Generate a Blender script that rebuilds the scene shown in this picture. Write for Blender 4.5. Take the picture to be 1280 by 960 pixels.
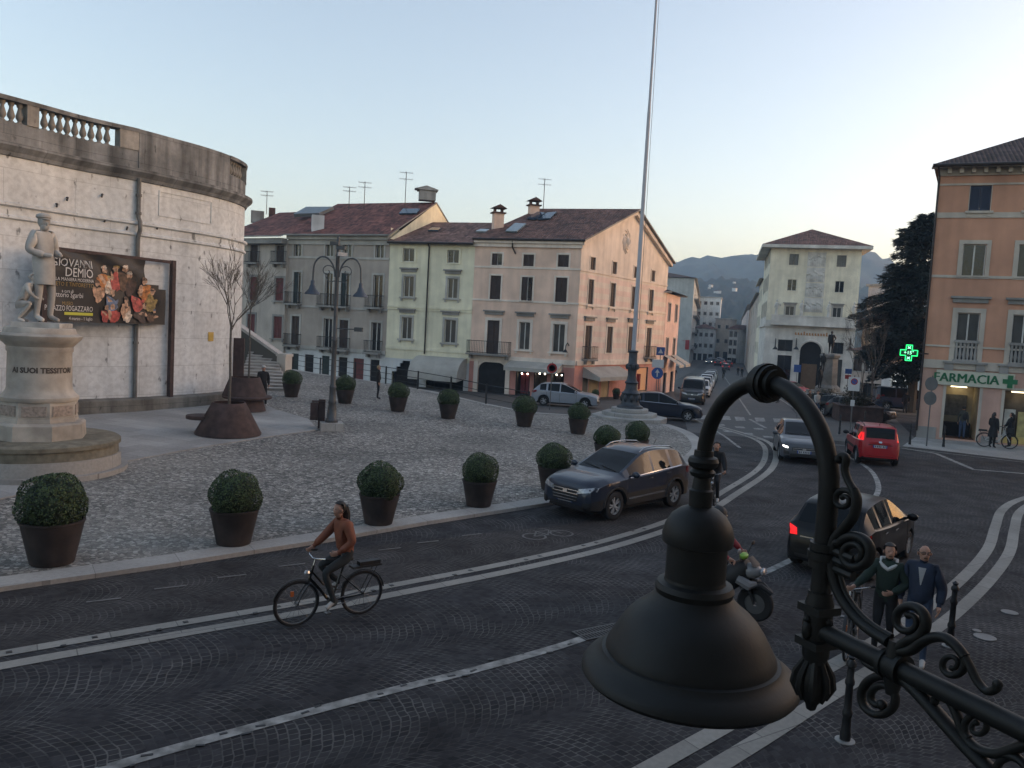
import bpy, bmesh, math, random
from mathutils import Vector, Matrix
from mathutils.bvhtree import BVHTree
from mathutils.geometry import delaunay_2d_cdt
for _o in list(bpy.data.objects): bpy.data.objects.remove(_o)
SC = bpy.context.scene; COL = SC.collection
R_ = math.radians

# ------------------------------------------------------------------ camera, sky, light, exposure
CAM_H, FOC, PITCH, ROLL = 4.7, 1000.0, R_(4.1), R_(3.1)
_F = Vector((0, math.cos(PITCH), -math.sin(PITCH))); _R0 = Vector((1, 0, 0)); _U0 = Vector((0, math.sin(PITCH), math.cos(PITCH)))
CR = _R0*math.cos(ROLL) + _U0*math.sin(ROLL); CU = -_R0*math.sin(ROLL) + _U0*math.cos(ROLL)
CP = Vector((0, 0, CAM_H))
cam = bpy.data.cameras.new('camera'); camo = bpy.data.objects.new('camera', cam); COL.objects.link(camo)
m3 = Matrix((CR, CU, -_F)).transposed()
camo.matrix_world = Matrix.Translation(CP) @ m3.to_4x4()
cam.sensor_width = 36; cam.lens = 36*FOC/1280; cam.clip_start = .05; cam.clip_end = 20000
SC.camera = camo
SUN_AZ, SUN_EL = R_(79), R_(3.3)          # azimuth clockwise from +Y
w = bpy.data.worlds.new('World'); SC.world = w; w.use_nodes = True
nt = w.node_tree; nt.nodes.clear()
sky = nt.nodes.new('ShaderNodeTexSky'); sky.sky_type = 'NISHITA'; sky.sun_disc = False
sky.sun_elevation = SUN_EL; sky.sun_rotation = SUN_AZ; sky.air_density = .8; sky.dust_density = 1.8; sky.ozone_density = 1.4
bg = nt.nodes.new('ShaderNodeBackground'); bg.inputs[1].default_value = .15
wo = nt.nodes.new('ShaderNodeOutputWorld'); gm = nt.nodes.new('ShaderNodeGamma'); gm.inputs[1].default_value = .9      # compresses the sky's contrast
tn = nt.nodes.new('ShaderNodeMix'); tn.data_type = 'RGBA'; tn.blend_type = 'MULTIPLY'; tn.inputs[0].default_value = 1; tn.inputs[7].default_value = (1.0, .815, .735, 1)
nt.links.new(sky.outputs[0], gm.inputs[0]); nt.links.new(gm.outputs[0], tn.inputs[6]); nt.links.new(tn.outputs[2], bg.inputs[0]); nt.links.new(bg.outputs[0], wo.inputs[0])
sl = bpy.data.lights.new('sun', 'SUN'); sl.energy = .05; sl.angle = R_(20); sl.color = (1, .72, .5)
so = bpy.data.objects.new('sun', sl); COL.objects.link(so)
sd = Vector((math.sin(SUN_AZ)*math.cos(R_(10)), math.cos(SUN_AZ)*math.cos(R_(10)), math.sin(R_(10))))
so.rotation_euler = (-sd).to_track_quat('-Z', 'Y').to_euler()
SC.view_settings.view_transform = 'Standard'; SC.view_settings.look = 'None'; SC.view_settings.gamma = 1
SC.view_settings.use_curve_mapping = False; SC.view_settings.exposure = 2.78
SC.render.engine = 'CYCLES'
SC.cycles.max_bounces = 6; SC.cycles.diffuse_bounces = 3; SC.cycles.glossy_bounces = 3; SC.cycles.transmission_bounces = 4
SC.cycles.volume_bounces = 1; SC.cycles.use_denoising = True; SC.cycles.transparent_max_bounces = 8

# ------------------------------------------------------------------ reading the photograph: pixel of the 1280x960 frame -> point of the place
def ray(px, py): return _F*FOC + CR*(px-640) - CU*(py-480)
def street_z(y): return 0.0 if y < 38 else -.02*(min(y, 160)-38)
def sstep(a, b, x):
    t = max(0., min(1., (x-a)/(b-a))); return t*t*(3-2*t)
KN = Vector((-.54, .842)); K0 = Vector((2.6, 20.0))
def plaza_z(x, y):
    d = (Vector((x, y))-K0).dot(KN)
    return .08 + .024*max(0, d-2)*sstep(8, -5, x) - .010*max(0, y-38)*sstep(-3, 8, x)
def hit(px, py, zf):
    d = ray(px, py); z = 0.
    for _ in range(25):
        t = (z-CAM_H)/d.z; p = CP+d*t; z = .5*z+.5*zf(p.x, p.y)
    return p
def G(px, py): return hit(px, py, lambda x, y: street_z(y))
def P(px, py): return hit(px, py, plaza_z)
def at_depth(px, py, Y):
    d = ray(px, py); return CP+d*(Y/d.y)

# ------------------------------------------------------------------ mesh and object helpers
WC = {}
class MB:
    def __init__(s): s.v = []; s.f = []; s.m = []; s.s = []; s.uv = []
    def add(s, vs, fs, mi=0, smooth=False, uvs=None):
        o = len(s.v); s.v += [Vector(a) for a in vs]
        for k, f in enumerate(fs):
            s.f.append(tuple(o+i for i in f)); s.m.append(mi); s.s.append(smooth); s.uv.append(uvs[k] if uvs else None)
        return s
    def para(s, o, a, b, c, mi=0):
        o, a, b, c = Vector(o), Vector(a), Vector(b), Vector(c)
        vs = [o, o+a, o+a+b, o+b, o+c, o+a+c, o+a+b+c, o+b+c]
        return s.add(vs, [(0,3,2,1),(4,5,6,7),(0,1,5,4),(1,2,6,5),(2,3,7,6),(3,0,4,7)], mi)
    def bx(s, x0, y0, z0, x1, y1, z1, mi=0): return s.para((x0,y0,z0), (x1-x0,0,0), (0,y1-y0,0), (0,0,z1-z0), mi)
    def box(s, c, sz, rz=0, mi=0):
        a = Vector((math.cos(rz), math.sin(rz), 0))*sz[0]; b = Vector((-math.sin(rz), math.cos(rz), 0))*sz[1]; u = Vector((0,0,sz[2]))
        return s.para(Vector(c)-a/2-b/2-u/2, a, b, u, mi)
    def tube(s, pts, r, n=10, mi=0, cap=True, closed=False, flat=1.0, up=None):
        pts = [Vector(p) for p in pts]; N = len(pts)
        rs = r if isinstance(r, (list, tuple)) else [r]*N
        T = []
        for i in range(N):
            a = pts[i-1] if (i or closed) else pts[0]; b = pts[(i+1) % N] if (i < N-1 or closed) else pts[-1]
            t = b-a; T.append(t.normalized() if t.length > 1e-9 else Vector((0,0,1)))
        ref = Vector(up) if up else (Vector((0,0,1)) if abs(T[0].z) < .9 else Vector((1,0,0)))
        nn = (ref-T[0]*ref.dot(T[0])).normalized(); vs = []
        for i in range(N):
            if up: nn = ref
            nn = nn-T[i]*nn.dot(T[i])
            if nn.length < 1e-6: nn = T[i].orthogonal()
            nn.normalize(); bb = T[i].cross(nn)
            for k in range(n):
                a = 2*math.pi*k/n; vs.append(pts[i]+nn*(math.cos(a)*rs[i]*flat)+bb*(math.sin(a)*rs[i]))
        fs = []
        for i in range(N if closed else N-1):
            j = (i+1) % N
            for k in range(n):
                k2 = (k+1) % n; fs.append((i*n+k, i*n+k2, j*n+k2, j*n+k))
        s.add(vs, fs, mi, True)
        if cap and not closed:
            s.add(vs[:n], [tuple(range(n-1, -1, -1))], mi); s.add(vs[-n:], [tuple(range(n))], mi)
        return s
    def cyl(s, p0, p1, r0, r1=None, n=12, mi=0): return s.tube([p0, p1], [r0, r0 if r1 is None else r1], n, mi)
    def lathe(s, prof, c=(0,0,0), n=24, mi=0, ax=None, smooth=True, sx=1, sy=1, cap=True):
        c = Vector(c); vs = []
        q = Vector((0,0,1)).rotation_difference(Vector(ax)) if ax else None
        for r, z in prof:
            for k in range(n):
                a = 2*math.pi*k/n; p = Vector((r*math.cos(a)*sx, r*math.sin(a)*sy, z))
                if q: p = q @ p
                vs.append(c+p)
        fs = []
        for i in range(len(prof)-1):
            for k in range(n):
                k2 = (k+1) % n; fs.append((i*n+k, i*n+k2, (i+1)*n+k2, (i+1)*n+k))
        if cap and prof[0][0] > 1e-5: fs.append(tuple(range(n-1, -1, -1)))
        if cap and prof[-1][0] > 1e-5: fs.append(tuple(range((len(prof)-1)*n, len(prof)*n)))
        return s.add(vs, fs, mi, smooth)
    def ball(s, c, r, n=12, mi=0, ax=None):
        rx, ry, rz = r if isinstance(r, (tuple, list)) else (r, r, r); m = max(4, n//2)
        prof = [(max(1e-6, math.sin(math.pi*i/m)), -math.cos(math.pi*i/m)) for i in range(m+1)]
        o = len(s.v); s.lathe(prof, (0,0,0), n, mi); c = Vector(c)
        q = Vector((0,0,1)).rotation_difference(Vector(ax)) if ax else None
        for i in range(o, len(s.v)):
            p = Vector((s.v[i].x*rx, s.v[i].y*ry, s.v[i].z*rz)); s.v[i] = c+((q @ p) if q else p)
        return s
    def prism(s, poly, d, mi=0):     # poly: 3D loop, d: extrusion vector
        n = len(poly); poly = [Vector(p) for p in poly]; d = Vector(d)
        vs = poly+[p+d for p in poly]
        return s.add(vs, [tuple(range(n-1, -1, -1)), tuple(range(n, 2*n))]+[(i, (i+1) % n, n+(i+1) % n, n+i) for i in range(n)], mi)
    def build(s, name, mats, parent=None, ang=38):
        if not isinstance(mats, (list, tuple)): mats = [mats]
        me = bpy.data.meshes.new(name)
        root = parent
        while root is not None and root.parent is not None: root = root.parent
        off = WC.get(root.name, Vector((0,0,0))) if root is not None else Vector((0,0,0))
        me.from_pydata([tuple(a-off) for a in s.v], [], s.f)
        for m in mats: me.materials.append(m)
        me.polygons.foreach_set('material_index', s.m); me.polygons.foreach_set('use_smooth', s.s)
        if any(u is not None for u in s.uv):
            L = me.uv_layers.new(name='UVMap').data
            for p, u in zip(me.polygons, s.uv):
                if u:
                    for li, q in zip(p.loop_indices, u): L[li].uv = q
        me.update()
        if any(s.s) and ang: me.set_sharp_from_angle(angle=R_(ang))
        o = bpy.data.objects.new(name, me); COL.objects.link(o)
        if parent is not None: o.parent = parent
        return o
def tag(o, label=None, cat=None, group=None, kind=None):
    if label: o['label'] = label
    if cat: o['category'] = cat
    if group: o['group'] = group
    if kind: o['kind'] = kind
    return o
def thing(name, label, cat, loc=(0,0,0), rz=0, group=None, world=False):
    o = bpy.data.objects.new(name, None); COL.objects.link(o); o.empty_display_size = .2
    o.location = loc; o.rotation_euler = (0, 0, rz)
    if world: WC[o.name] = Vector(loc)
    return tag(o, label, cat, group)
def dup(o, loc=None, rz=None, label=None, parent=None, scale=None):
    c = o.copy(); COL.objects.link(c); c.parent = parent
    if loc is not None: c.location = loc
    if rz is not None: c.rotation_euler = (0, 0, rz)
    if scale: c.scale = (scale,)*3
    if label: c['label'] = label
    for ch in [q for q in bpy.data.objects if q.parent == o]: dup(ch, parent=c)
    return c
def structure(o): o['kind'] = 'structure'; return o

# ------------------------------------------------------------------ materials
def lk(t, a, b): t.links.new(a, b)
def mat(name, col, rough=.8, metal=0, var=.15, scale=3., bump=0., bscale=40., spec=None, coat=0, dirt=0., dscale=.6, streak=0., coords='Object'):
    m = bpy.data.materials.new(name); m.use_nodes = True; t = m.node_tree; b = t.nodes['Principled BSDF']
    b.inputs['Roughness'].default_value = rough; b.inputs['Metallic'].default_value = metal
    if spec is not None: b.inputs['Specular IOR Level'].default_value = spec
    if coat: b.inputs['Coat Weight'].default_value = coat; b.inputs['Coat Roughness'].default_value = .06
    tc = t.nodes.new('ShaderNodeTexCoord'); co = tc.outputs[coords]
    def noise(sc, det=4, stretch=None):
        n = t.nodes.new('ShaderNodeTexNoise'); n.inputs['Scale'].default_value = sc; n.inputs['Detail'].default_value = det
        if stretch:
            mp = t.nodes.new('ShaderNodeMapping'); mp.inputs['Scale'].default_value = stretch; lk(t, co, mp.inputs[0]); lk(t, mp.outputs[0], n.inputs['Vector'])
        else: lk(t, co, n.inputs['Vector'])
        return n.outputs['Fac']
    c = tuple(col)+(1,)
    cur = None
    def ramp(fac, lo, hi, ca, cb):
        r = t.nodes.new('ShaderNodeValToRGB'); lk(t, fac, r.inputs[0]); e = r.color_ramp.elements
        e[0].position = lo; e[0].color = ca; e[1].position = hi; e[1].color = cb; return r.outputs[0]
    if var:
        a = tuple(max(0, x*(1-var)) for x in col)+(1,); bb = tuple(min(1, x*(1+var)) for x in col)+(1,)
        cur = ramp(noise(scale), .3, .7, a, bb)
    def mul(cur, fac_col):
        mx = t.nodes.new('ShaderNodeMix'); mx.data_type = 'RGBA'; mx.blend_type = 'MULTIPLY'; mx.inputs[0].default_value = 1
        if cur is None: mx.inputs[6].default_value = c
        else: lk(t, cur, mx.inputs[6])
        lk(t, fac_col, mx.inputs[7]); return mx.outputs[2]
    if dirt: cur = mul(cur, ramp(noise(dscale, 8), .35, .62, (1-dirt,)*3+(1,), (1,1,1,1)))
    if streak: cur = mul(cur, ramp(noise(1.0, 6, (2.2, 2.2, .16)), .34, .6, (1-streak,)*3+(1,), (1,1,1,1)))
    if cur is None: b.inputs['Base Color'].default_value = c
    else: lk(t, cur, b.inputs['Base Color'])
    if bump:
        bp = t.nodes.new('ShaderNodeBump'); bp.inputs['Strength'].default_value = bump; bp.inputs['Distance'].default_value = .02
        lk(t, noise(bscale, 5), bp.inputs['Height']); lk(t, bp.outputs[0], b.inputs['Normal'])
    return m
def emit(name, col, st):
    m = bpy.data.materials.new(name); m.use_nodes = True; b = m.node_tree.nodes['Principled BSDF']
    b.inputs['Base Color'].default_value = tuple(x*.3 for x in col)+(1,); b.inputs['Emission Color'].default_value = tuple(col)+(1,); b.inputs['Emission Strength'].default_value = st
    return m
def glass_mat(name, col=(.012,.015,.018), rough=.06):
    m = mat(name, col, rough, var=.3, scale=.9); return m
class NT:     # small node helper for the patterned grounds
    def __init__(s, name, rough=.8):
        s.m = bpy.data.materials.new(name); s.m.use_nodes = True; s.t = s.m.node_tree; s.b = s.t.nodes['Principled BSDF']; s.b.inputs['Roughness'].default_value = rough
        s.tc = s.t.nodes.new('ShaderNodeTexCoord')
    def n(s, ty, **k):
        q = s.t.nodes.new(ty)
        for a, v in k.items(): setattr(q, a, v)
        return q
    def math(s, op, a, b=None):
        q = s.n('ShaderNodeMath', operation=op)
        for i, x in enumerate((a, b)):
            if x is None: continue
            if isinstance(x, (int, float)): q.inputs[i].default_value = x
            else: lk(s.t, x, q.inputs[i])
        return q.outputs[0]
    def ramp(s, fac, stops, interp='LINEAR'):
        r = s.n('ShaderNodeValToRGB'); lk(s.t, fac, r.inputs[0]); r.color_ramp.interpolation = interp; e = r.color_ramp.elements
        while len(e) < len(stops): e.new(.5)
        for q, (p, c) in zip(e, stops): q.position = p; q.color = (tuple(c) if not isinstance(c, (int, float)) else (c, c, c))+(1,)
        return r.outputs[0]
    def noise(s, sc, det=4, vec=None):
        q = s.n('ShaderNodeTexNoise'); q.inputs['Scale'].default_value = sc; q.inputs['Detail'].default_value = det; lk(s.t, vec or s.tc.outputs['Object'], q.inputs['Vector']); return q.outputs['Fac']
    def mix(s, a, b, fac=1., mode='MULTIPLY'):
        q = s.n('ShaderNodeMix', data_type='RGBA', blend_type=mode)
        for i, x in ((0, fac), (6, a), (7, b)):
            if isinstance(x, (int, float)): q.inputs[i].default_value = x if i == 0 else (x, x, x, 1)
            elif isinstance(x, tuple): q.inputs[i].default_value = x+(1,)
            else: lk(s.t, x, q.inputs[i])
        return q.outputs[2]
    def bump(s, h, st=.5, dist=.02):
        q = s.n('ShaderNodeBump'); q.inputs['Strength'].default_value = st; q.inputs['Distance'].default_value = dist; lk(s.t, h, q.inputs['Height']); lk(s.t, q.outputs[0], s.b.inputs['Normal'])
    def col(s, c): lk(s.t, c, s.b.inputs['Base Color'])
def cobble(name, c1, c2, mortar, w=1.35, Rr=.95, ang=0., cube=.12):
    k = NT(name, .8); t = k.t; k.b.inputs['Specular IOR Level'].default_value = .18
    mp = k.n('ShaderNodeMapping'); mp.inputs['Rotation'].default_value = (0, 0, ang); lk(t, k.tc.outputs['Object'], mp.inputs[0])
    wob = k.n('ShaderNodeTexNoise'); wob.inputs['Scale'].default_value = 1.7; lk(t, mp.outputs[0], wob.inputs['Vector'])
    sx = k.n('ShaderNodeSeparateXYZ'); lk(t, mp.outputs[0], sx.inputs[0])
    xx = k.math('ADD', sx.outputs[0], k.math('MULTIPLY', wob.outputs['Fac'], .10)); yy = k.math('ADD', sx.outputs[1], k.math('MULTIPLY', wob.outputs['Fac'], .14))
    q = k.math('DIVIDE', xx, w); fl = k.math('FLOOR', q); xc = k.math('MULTIPLY', k.math('SUBTRACT', k.math('SUBTRACT', q, fl), .5), w)
    v = k.math('SUBTRACT', yy, k.math('SQRT', k.math('SUBTRACT', Rr*Rr, k.math('MULTIPLY', xc, xc))))
    v = k.math('ADD', v, k.math('MULTIPLY', fl, .037))
    u = k.math('ADD', k.math('MULTIPLY', k.math('ARCSINE', k.math('DIVIDE', xc, Rr)), Rr), k.math('MULTIPLY', fl, 3.31))
    cb = k.n('ShaderNodeCombineXYZ'); lk(t, u, cb.inputs[0]); lk(t, v, cb.inputs[1])
    br = k.n('ShaderNodeTexBrick'); br.inputs['Scale'].default_value = 1; br.inputs['Brick Width'].default_value = cube; br.inputs['Row Height'].default_value = cube
    br.inputs['Mortar Size'].default_value = .011; br.inputs['Mortar Smooth'].default_value = .4; br.inputs['Bias'].default_value = 0
    br.inputs['Color1'].default_value = c1+(1,); br.inputs['Color2'].default_value = c2+(1,); br.inputs['Mortar'].default_value = mortar+(1,)
    lk(t, cb.outputs[0], br.inputs['Vector'])
    fade = k.ramp(k.noise(1.3, 5), [(.38, 0.), (.62, 1.)]); mid_ = tuple((a+c)/2 for a, c in zip(c1, c2)); jm = k.mix(mid_, mortar, fade, 'MIX'); lk(t, jm, br.inputs['Mortar'])
    big = k.ramp(k.noise(.35, 6), [(.3, .72), (.7, 1.2)]); fine = k.ramp(k.noise(9, 4), [(.3, .8), (.7, 1.15)])
    spot = k.ramp(k.noise(.9, 8), [(.32, .7), (.45, 1.)])
    k.col(k.mix(k.mix(k.mix(br.outputs['Color'], big), fine), spot))
    rg = k.ramp(k.noise(.8, 5), [(.3, .7), (.7, .95)]); lk(t, rg, k.b.inputs['Roughness'])
    k.bump(k.math('SUBTRACT', k.math('MULTIPLY', k.noise(30, 3), .3), br.outputs['Fac']), .55, .012)
    return k.m
def pebbles(name):
    k = NT(name, .8); t = k.t
    v = k.n('ShaderNodeTexVoronoi'); v.inputs['Scale'].default_value = 13; lk(t, k.tc.outputs['Object'], v.inputs['Vector'])
    e = k.n('ShaderNodeTexVoronoi', feature='DISTANCE_TO_EDGE'); e.inputs['Scale'].default_value = 13; lk(t, k.tc.outputs['Object'], e.inputs['Vector'])
    sc = k.n('ShaderNodeSeparateColor'); lk(t, v.outputs['Color'], sc.inputs[0])
    stone = k.ramp(sc.outputs[0], [(0, (.08,.075,.067)), (.3, (.17,.158,.141)), (.6, (.27,.25,.222)), (.85, (.38,.357,.318)), (1, (.52,.49,.44))])
    edge = k.ramp(e.outputs['Distance'], [(.02, .38), (.1, 1.)])
    big = k.ramp(k.noise(.28, 6), [(.32, .62), (.68, 1.12)])
    worn = k.ramp(k.noise(.16, 3), [(.5, 0.), (.66, .3)])
    base = k.mix(k.mix(stone, edge), big)
    k.col(k.mix(base, (.30,.285,.25), worn, 'MIX'))
    k.bump(e.outputs['Distance'], .6, .03); return k.m
def slabs(name, c, bw=1.2, bh=.6, rot=0., mortar=.6, var=.12):
    k = NT(name, .75); t = k.t
    mp = k.n('ShaderNodeMapping'); mp.inputs['Rotation'].default_value = (0, 0, rot); lk(t, k.tc.outputs['Object'], mp.inputs[0])
    br = k.n('ShaderNodeTexBrick'); br.inputs['Scale'].default_value = 1; br.inputs['Brick Width'].default_value = bw; br.inputs['Row Height'].default_value = bh; br.inputs['Mortar Size'].default_value = .008
    br.inputs['Color1'].default_value = tuple(x*(1+var) for x in c)+(1,); br.inputs['Color2'].default_value = tuple(x*(1-var) for x in c)+(1,); br.inputs['Mortar'].default_value = tuple(x*mortar for x in c)+(1,)
    lk(t, mp.outputs[0], br.inputs['Vector'])
    big = k.ramp(k.noise(.5, 7), [(.3, .7), (.7, 1.1)]); fine = k.ramp(k.noise(14, 4), [(.3, .88), (.7, 1.08)])
    k.col(k.mix(k.mix(br.outputs['Color'], big), fine)); k.bump(k.noise(60, 3), .15, .01); return k.m
def tiles(name, c, per=.21, row=.36):
    k = NT(name, .85); t = k.t; sx = k.n('ShaderNodeSeparateXYZ'); lk(t, k.tc.outputs['UV'], sx.inputs[0])
    wave = k.math('ABSOLUTE', k.math('SINE', k.math('MULTIPLY', sx.outputs[0], math.pi/per)))
    rowf = k.math('FRACT', k.math('DIVIDE', sx.outputs[1], row))
    h = k.math('ADD', wave, k.math('MULTIPLY', rowf, .5))
    iu = k.math('FLOOR', k.math('DIVIDE', sx.outputs[0], per)); iv = k.math('FLOOR', k.math('DIVIDE', sx.outputs[1], row))
    cb = k.n('ShaderNodeCombineXYZ'); lk(t, iu, cb.inputs[0]); lk(t, iv, cb.inputs[1])
    wn = k.n('ShaderNodeTexWhiteNoise', noise_dimensions='2D'); lk(t, cb.outputs[0], wn.inputs['Vector'])
    cc = k.ramp(wn.outputs['Value'], [(0, tuple(x*.55 for x in c)), (.5, c), (1, (min(1, c[0]*1.35), c[1]*1.45, c[2]*1.5))])
    gap = k.ramp(wave, [(.08, .45), (.4, 1.)]); big = k.ramp(k.noise(.7, 7), [(.3, .55), (.65, 1.12)]); moss = k.ramp(k.noise(1.6, 8), [(.36, .6), (.5, 1.)])
    k.col(k.mix(k.mix(k.mix(cc, gap), big), moss)); k.bump(h, .9, .06); return k.m

# ------------------------------------------------------------------ ground, road, plaza, markings
M = {}
M['cobble'] = cobble('road_cobbles', (.021,.021,.024), (.042,.041,.044), (.105,.102,.098), ang=R_(57.3), w=2.5, Rr=1.62)
M['cobble_lane'] = cobble('lane_cobbles', (.028,.025,.025), (.052,.047,.046), (.10,.094,.088), ang=R_(57.3), w=1.15, Rr=.74, cube=.1)
M['pebble'] = pebbles('plaza_pebbles')
M['slab'] = slabs('pale_paving', (.33,.325,.31), 1.3, .7, R_(20))
M['kerb'] = slabs('kerb_stone', (.36,.345,.32), 1.4, 3., R_(-32.7))
M['strip'] = slabs('strip_stone', (.25,.24,.215), .9, 3., R_(-32.7), .5)
M['paint'] = mat('worn_white_paint', (.30,.30,.285), .8, var=.25, scale=3, dirt=.6, dscale=5)
M['asphalt'] = mat('far_asphalt', (.045,.046,.048), .75, var=.2, scale=.5, bump=.2)
M['earth'] = mat('town_ground', (.06,.062,.06), .95, var=.3, scale=.05)
M['street'] = slabs('street_paving', (.075,.072,.068), .5, .25, .1)
def catmull(pts, n=6, closed=False):
    pts = [Vector(p) for p in pts]; out = []; N = len(pts)
    for i in range(N if closed else N-1):
        if closed: a, b, c, d = (pts[(i+k) % N] for k in (-1, 0, 1, 2))
        else: a, b, c, d = pts[max(0, i-1)], pts[i], pts[i+1], pts[min(N-1, i+2)]
        for k in range(n):
            t = k/n; out.append(.5*((2*b)+(c-a)*t+(2*a-5*b+4*c-d)*t*t+(3*b-a-3*c+d)*t**3))
    if not closed: out.append(pts[-1])
    return out
def ribbon(mb, pts, width, zf, dz, off=0., step=1.2, thick=.0, mi=0):
    p = [Vector((q[0], q[1])) for q in pts]; d = [p[0]]
    for a, b in zip(p, p[1:]):
        n = max(1, int((b-a).length/step)); d += [a.lerp(b, (i+1)/n) for i in range(n)]
    L, Rr = [], []
    for i, q in enumerate(d):
        t = d[min(i+1, len(d)-1)]-d[max(0, i-1)]; t.normalize(); nn = Vector((-t.y, t.x))
        a, b = q+nn*(off+width/2), q+nn*(off-width/2)
        L.append(Vector((a.x, a.y, zf(a.x, a.y)+dz))); Rr.append(Vector((b.x, b.y, zf(b.x, b.y)+dz)))
    n = len(d); vs = L+Rr
    mb.add(vs, [(i, n+i, n+i+1, i+1) for i in range(n-1)], mi)
    if thick:
        vs2 = [v-Vector((0,0,thick)) for v in vs]
        mb.add(vs+vs2, [(n+i, 3*n+i, 3*n+i+1, n+i+1) for i in range(n-1)]+[(i+1, 2*n+i+1, 2*n+i, i) for i in range(n-1)], mi)
sz = lambda x, y: street_z(y)
def ysheet(x0, x1, ys, dz, mb):
    for a, b in zip(ys, ys[1:]): mb.add([(x0,a,street_z(a)+dz),(x1,a,street_z(a)+dz),(x1,b,street_z(b)+dz),(x0,b,street_z(b)+dz)], [(0,1,2,3)])
b = MB(); ysheet(-1800, 1800, [-250, -20, 38, 60, 100, 160, 400, 1800], -.03, b); structure(b.build('ground', M['earth']))
b = MB(); ysheet(-45, 70, [-14, 38, 46, 62], 0, b); structure(b.build('road', M['cobble']))
def area(poly, zf, dz, step, name, m, skirt=.0):
    poly = [Vector((p[0], p[1])) for p in poly]; n = len(poly); dense = []
    for i in range(n):
        a, c = poly[i], poly[(i+1) % n]; k = max(1, int((c-a).length/step)); dense += [a.lerp(c, j/k) for j in range(k)]
    nb = len(dense); xs = [p.x for p in dense]; ys = [p.y for p in dense]; pts = list(dense)
    y = min(ys)+step*.37
    while y < max(ys):
        x = min(xs)+step*.41
        while x < max(xs): pts.append(Vector((x, y))); x += step
        y += step
    vo, e, f, *_ = delaunay_2d_cdt(pts, [(i, (i+1) % nb) for i in range(nb)], [tuple(range(nb))], 1, 1e-4)
    mb = MB(); mb.add([(p.x, p.y, zf(p.x, p.y)+dz) for p in vo], [tuple(q) for q in f])
    if skirt:
        t = [Vector((p.x, p.y, zf(p.x, p.y)+dz)) for p in dense]
        mb.add(t+[p-Vector((0,0,skirt)) for p in t], [(i, nb+i, nb+(i+1) % nb, (i+1) % nb) for i in range(nb)])
    return structure(mb.build(name, m))
# plaza outline: kerb along the road, nose by the flagpole, upper edge above the lower street, foot of the terrace wall
kpx = [(-160,752),(0,724),(200,697),(400,667),(520,647),(680,623)]
nose = [(760,606),(835,583),(863,567),(868,556),(860,545),(846,537),(826,530)]
KERB = [P(*q) for q in kpx]+[P(*q) for q in nose]
kerb_line = KERB[:5]+catmull(KERB[5:], 6)
back_px = [(812,524),(740,521),(660,516),(600,504),(540,490),(450,475),(400,468),(352,460)]
BACK = [P(*q) for q in back_px]
wall_px = [(0,527),(50,521.5),(100,515.5),(170,503),(230,496),(275,490.5),(295,487)]
WALLF = [P(*q) for q in wall_px]
WALLF = [WALLF[0]+(WALLF[0]-WALLF[2])*2.2]+WALLF
area(kerb_line+BACK+[WALLF[-1]+Vector((-3,4,0))]+WALLF[::-1][1:], plaza_z, 0, 1.5, 'plaza_cobbles', M['pebble'], .9)
b = MB(); ribbon(b, kerb_line, .56, plaza_z, .006, off=-.16, thick=.2); structure(b.build('plaza_kerb', M['kerb']))
b = MB(); ribbon(b, BACK, .35, plaza_z, .03, off=.0, thick=.6); structure(b.build('plaza_edge_stone', M['kerb']))
pp = [(-60,640),(80,605),(159,577),(250,560),(340,546),(398,538),(385,524),(345,513),(318,500),(300,490)]
area([P(*q) for q in pp]+[p+Vector((-1,0,0)) for p in WALLF[::-1][1:]], plaza_z, .03, 1.5, 'pale_pavement', M['slab'], .1)
# bike lane between the kerb and the double stone strips
B1 = [(-200,855),(0,818),(180,787),(370,755),(480,734),(640,703),(760,675),(850,645),(905,614),(948,586),(957,566),(950,553),(926,543),(895,534),(872,527)]
B1w = [G(*q) for q in B1]
area([Vector((p.x, p.y)) for p in catmull(B1w[:9], 3)]+[Vector((p.x, p.y)) for p in [G(x, y+2) for x, y in ((868,575),(800,600))]]+[K0+Vector((.84,.54))*(-s)-KN*.2 for s in (1, 6, 12, 18)], sz, .004, 2.0, 'bike_lane', M['cobble_lane'])
b = MB(); c1 = catmull(B1w, 5); ribbon(b, c1, .22, sz, .009, step=.5); ribbon(b, c1, .24, sz, .009, off=-.42, step=.5); structure(b.build('stone_strips_of_lane', M['strip']))
b = MB()
for off in (-.0, -.42):
    for i in range(2, len(c1)-1, 3):
        q = c1[i].lerp(c1[i+1], .3); t = (c1[i+1]-c1[i]); b.box((q.x-off*0+t.normalized().y*-off*-1, q.y+t.normalized().x*off, street_z(q.y)+.013), (.07,.07,.008), math.atan2(t.y, t.x))
cl = catmull([G(*q) for q in ((140,959),(270,922),(400,887),(500,861),(600,836),(700,808))], 8); rs_ = random.Random(3)
for q in cl[::2]: b.box((q.x+rs_.uniform(-.2,.2), q.y+rs_.uniform(-.1,.1), .013), (rs_.uniform(.05,.12),.035,.006), R_(25)+rs_.uniform(-.4,.4))
structure(b.build('road_studs', mat('stud_metal', (.03,.03,.032), .4, .5)))
D1 = [(640,1118),(720,1067),(800,1017),(880,968),(960,919),(1030,874),(1082,843),(1150,800),(1200,762),(1240,722),(1262,690),(1268,662),(1275,640),(1300,626),(1360,612),(1450,602)]
D1w = catmull([G(*q) for q in D1], 5)
b = MB(); ribbon(b, D1w, .24, sz, .009, step=.5); ribbon(b, D1w, .24, sz, .009, off=.44, step=.5)
structure(b.build('stone_strips_of_bend', M['strip']))
C1 = [(60,990),(140,959),(270,922),(400,887),(500,861),(600,836),(700,808),(770,784),(870,750),(960,714),(1030,678),(1075,645),(1096,618),(1097,603),(1089,589),(1074,578),(1055,569)]
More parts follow.
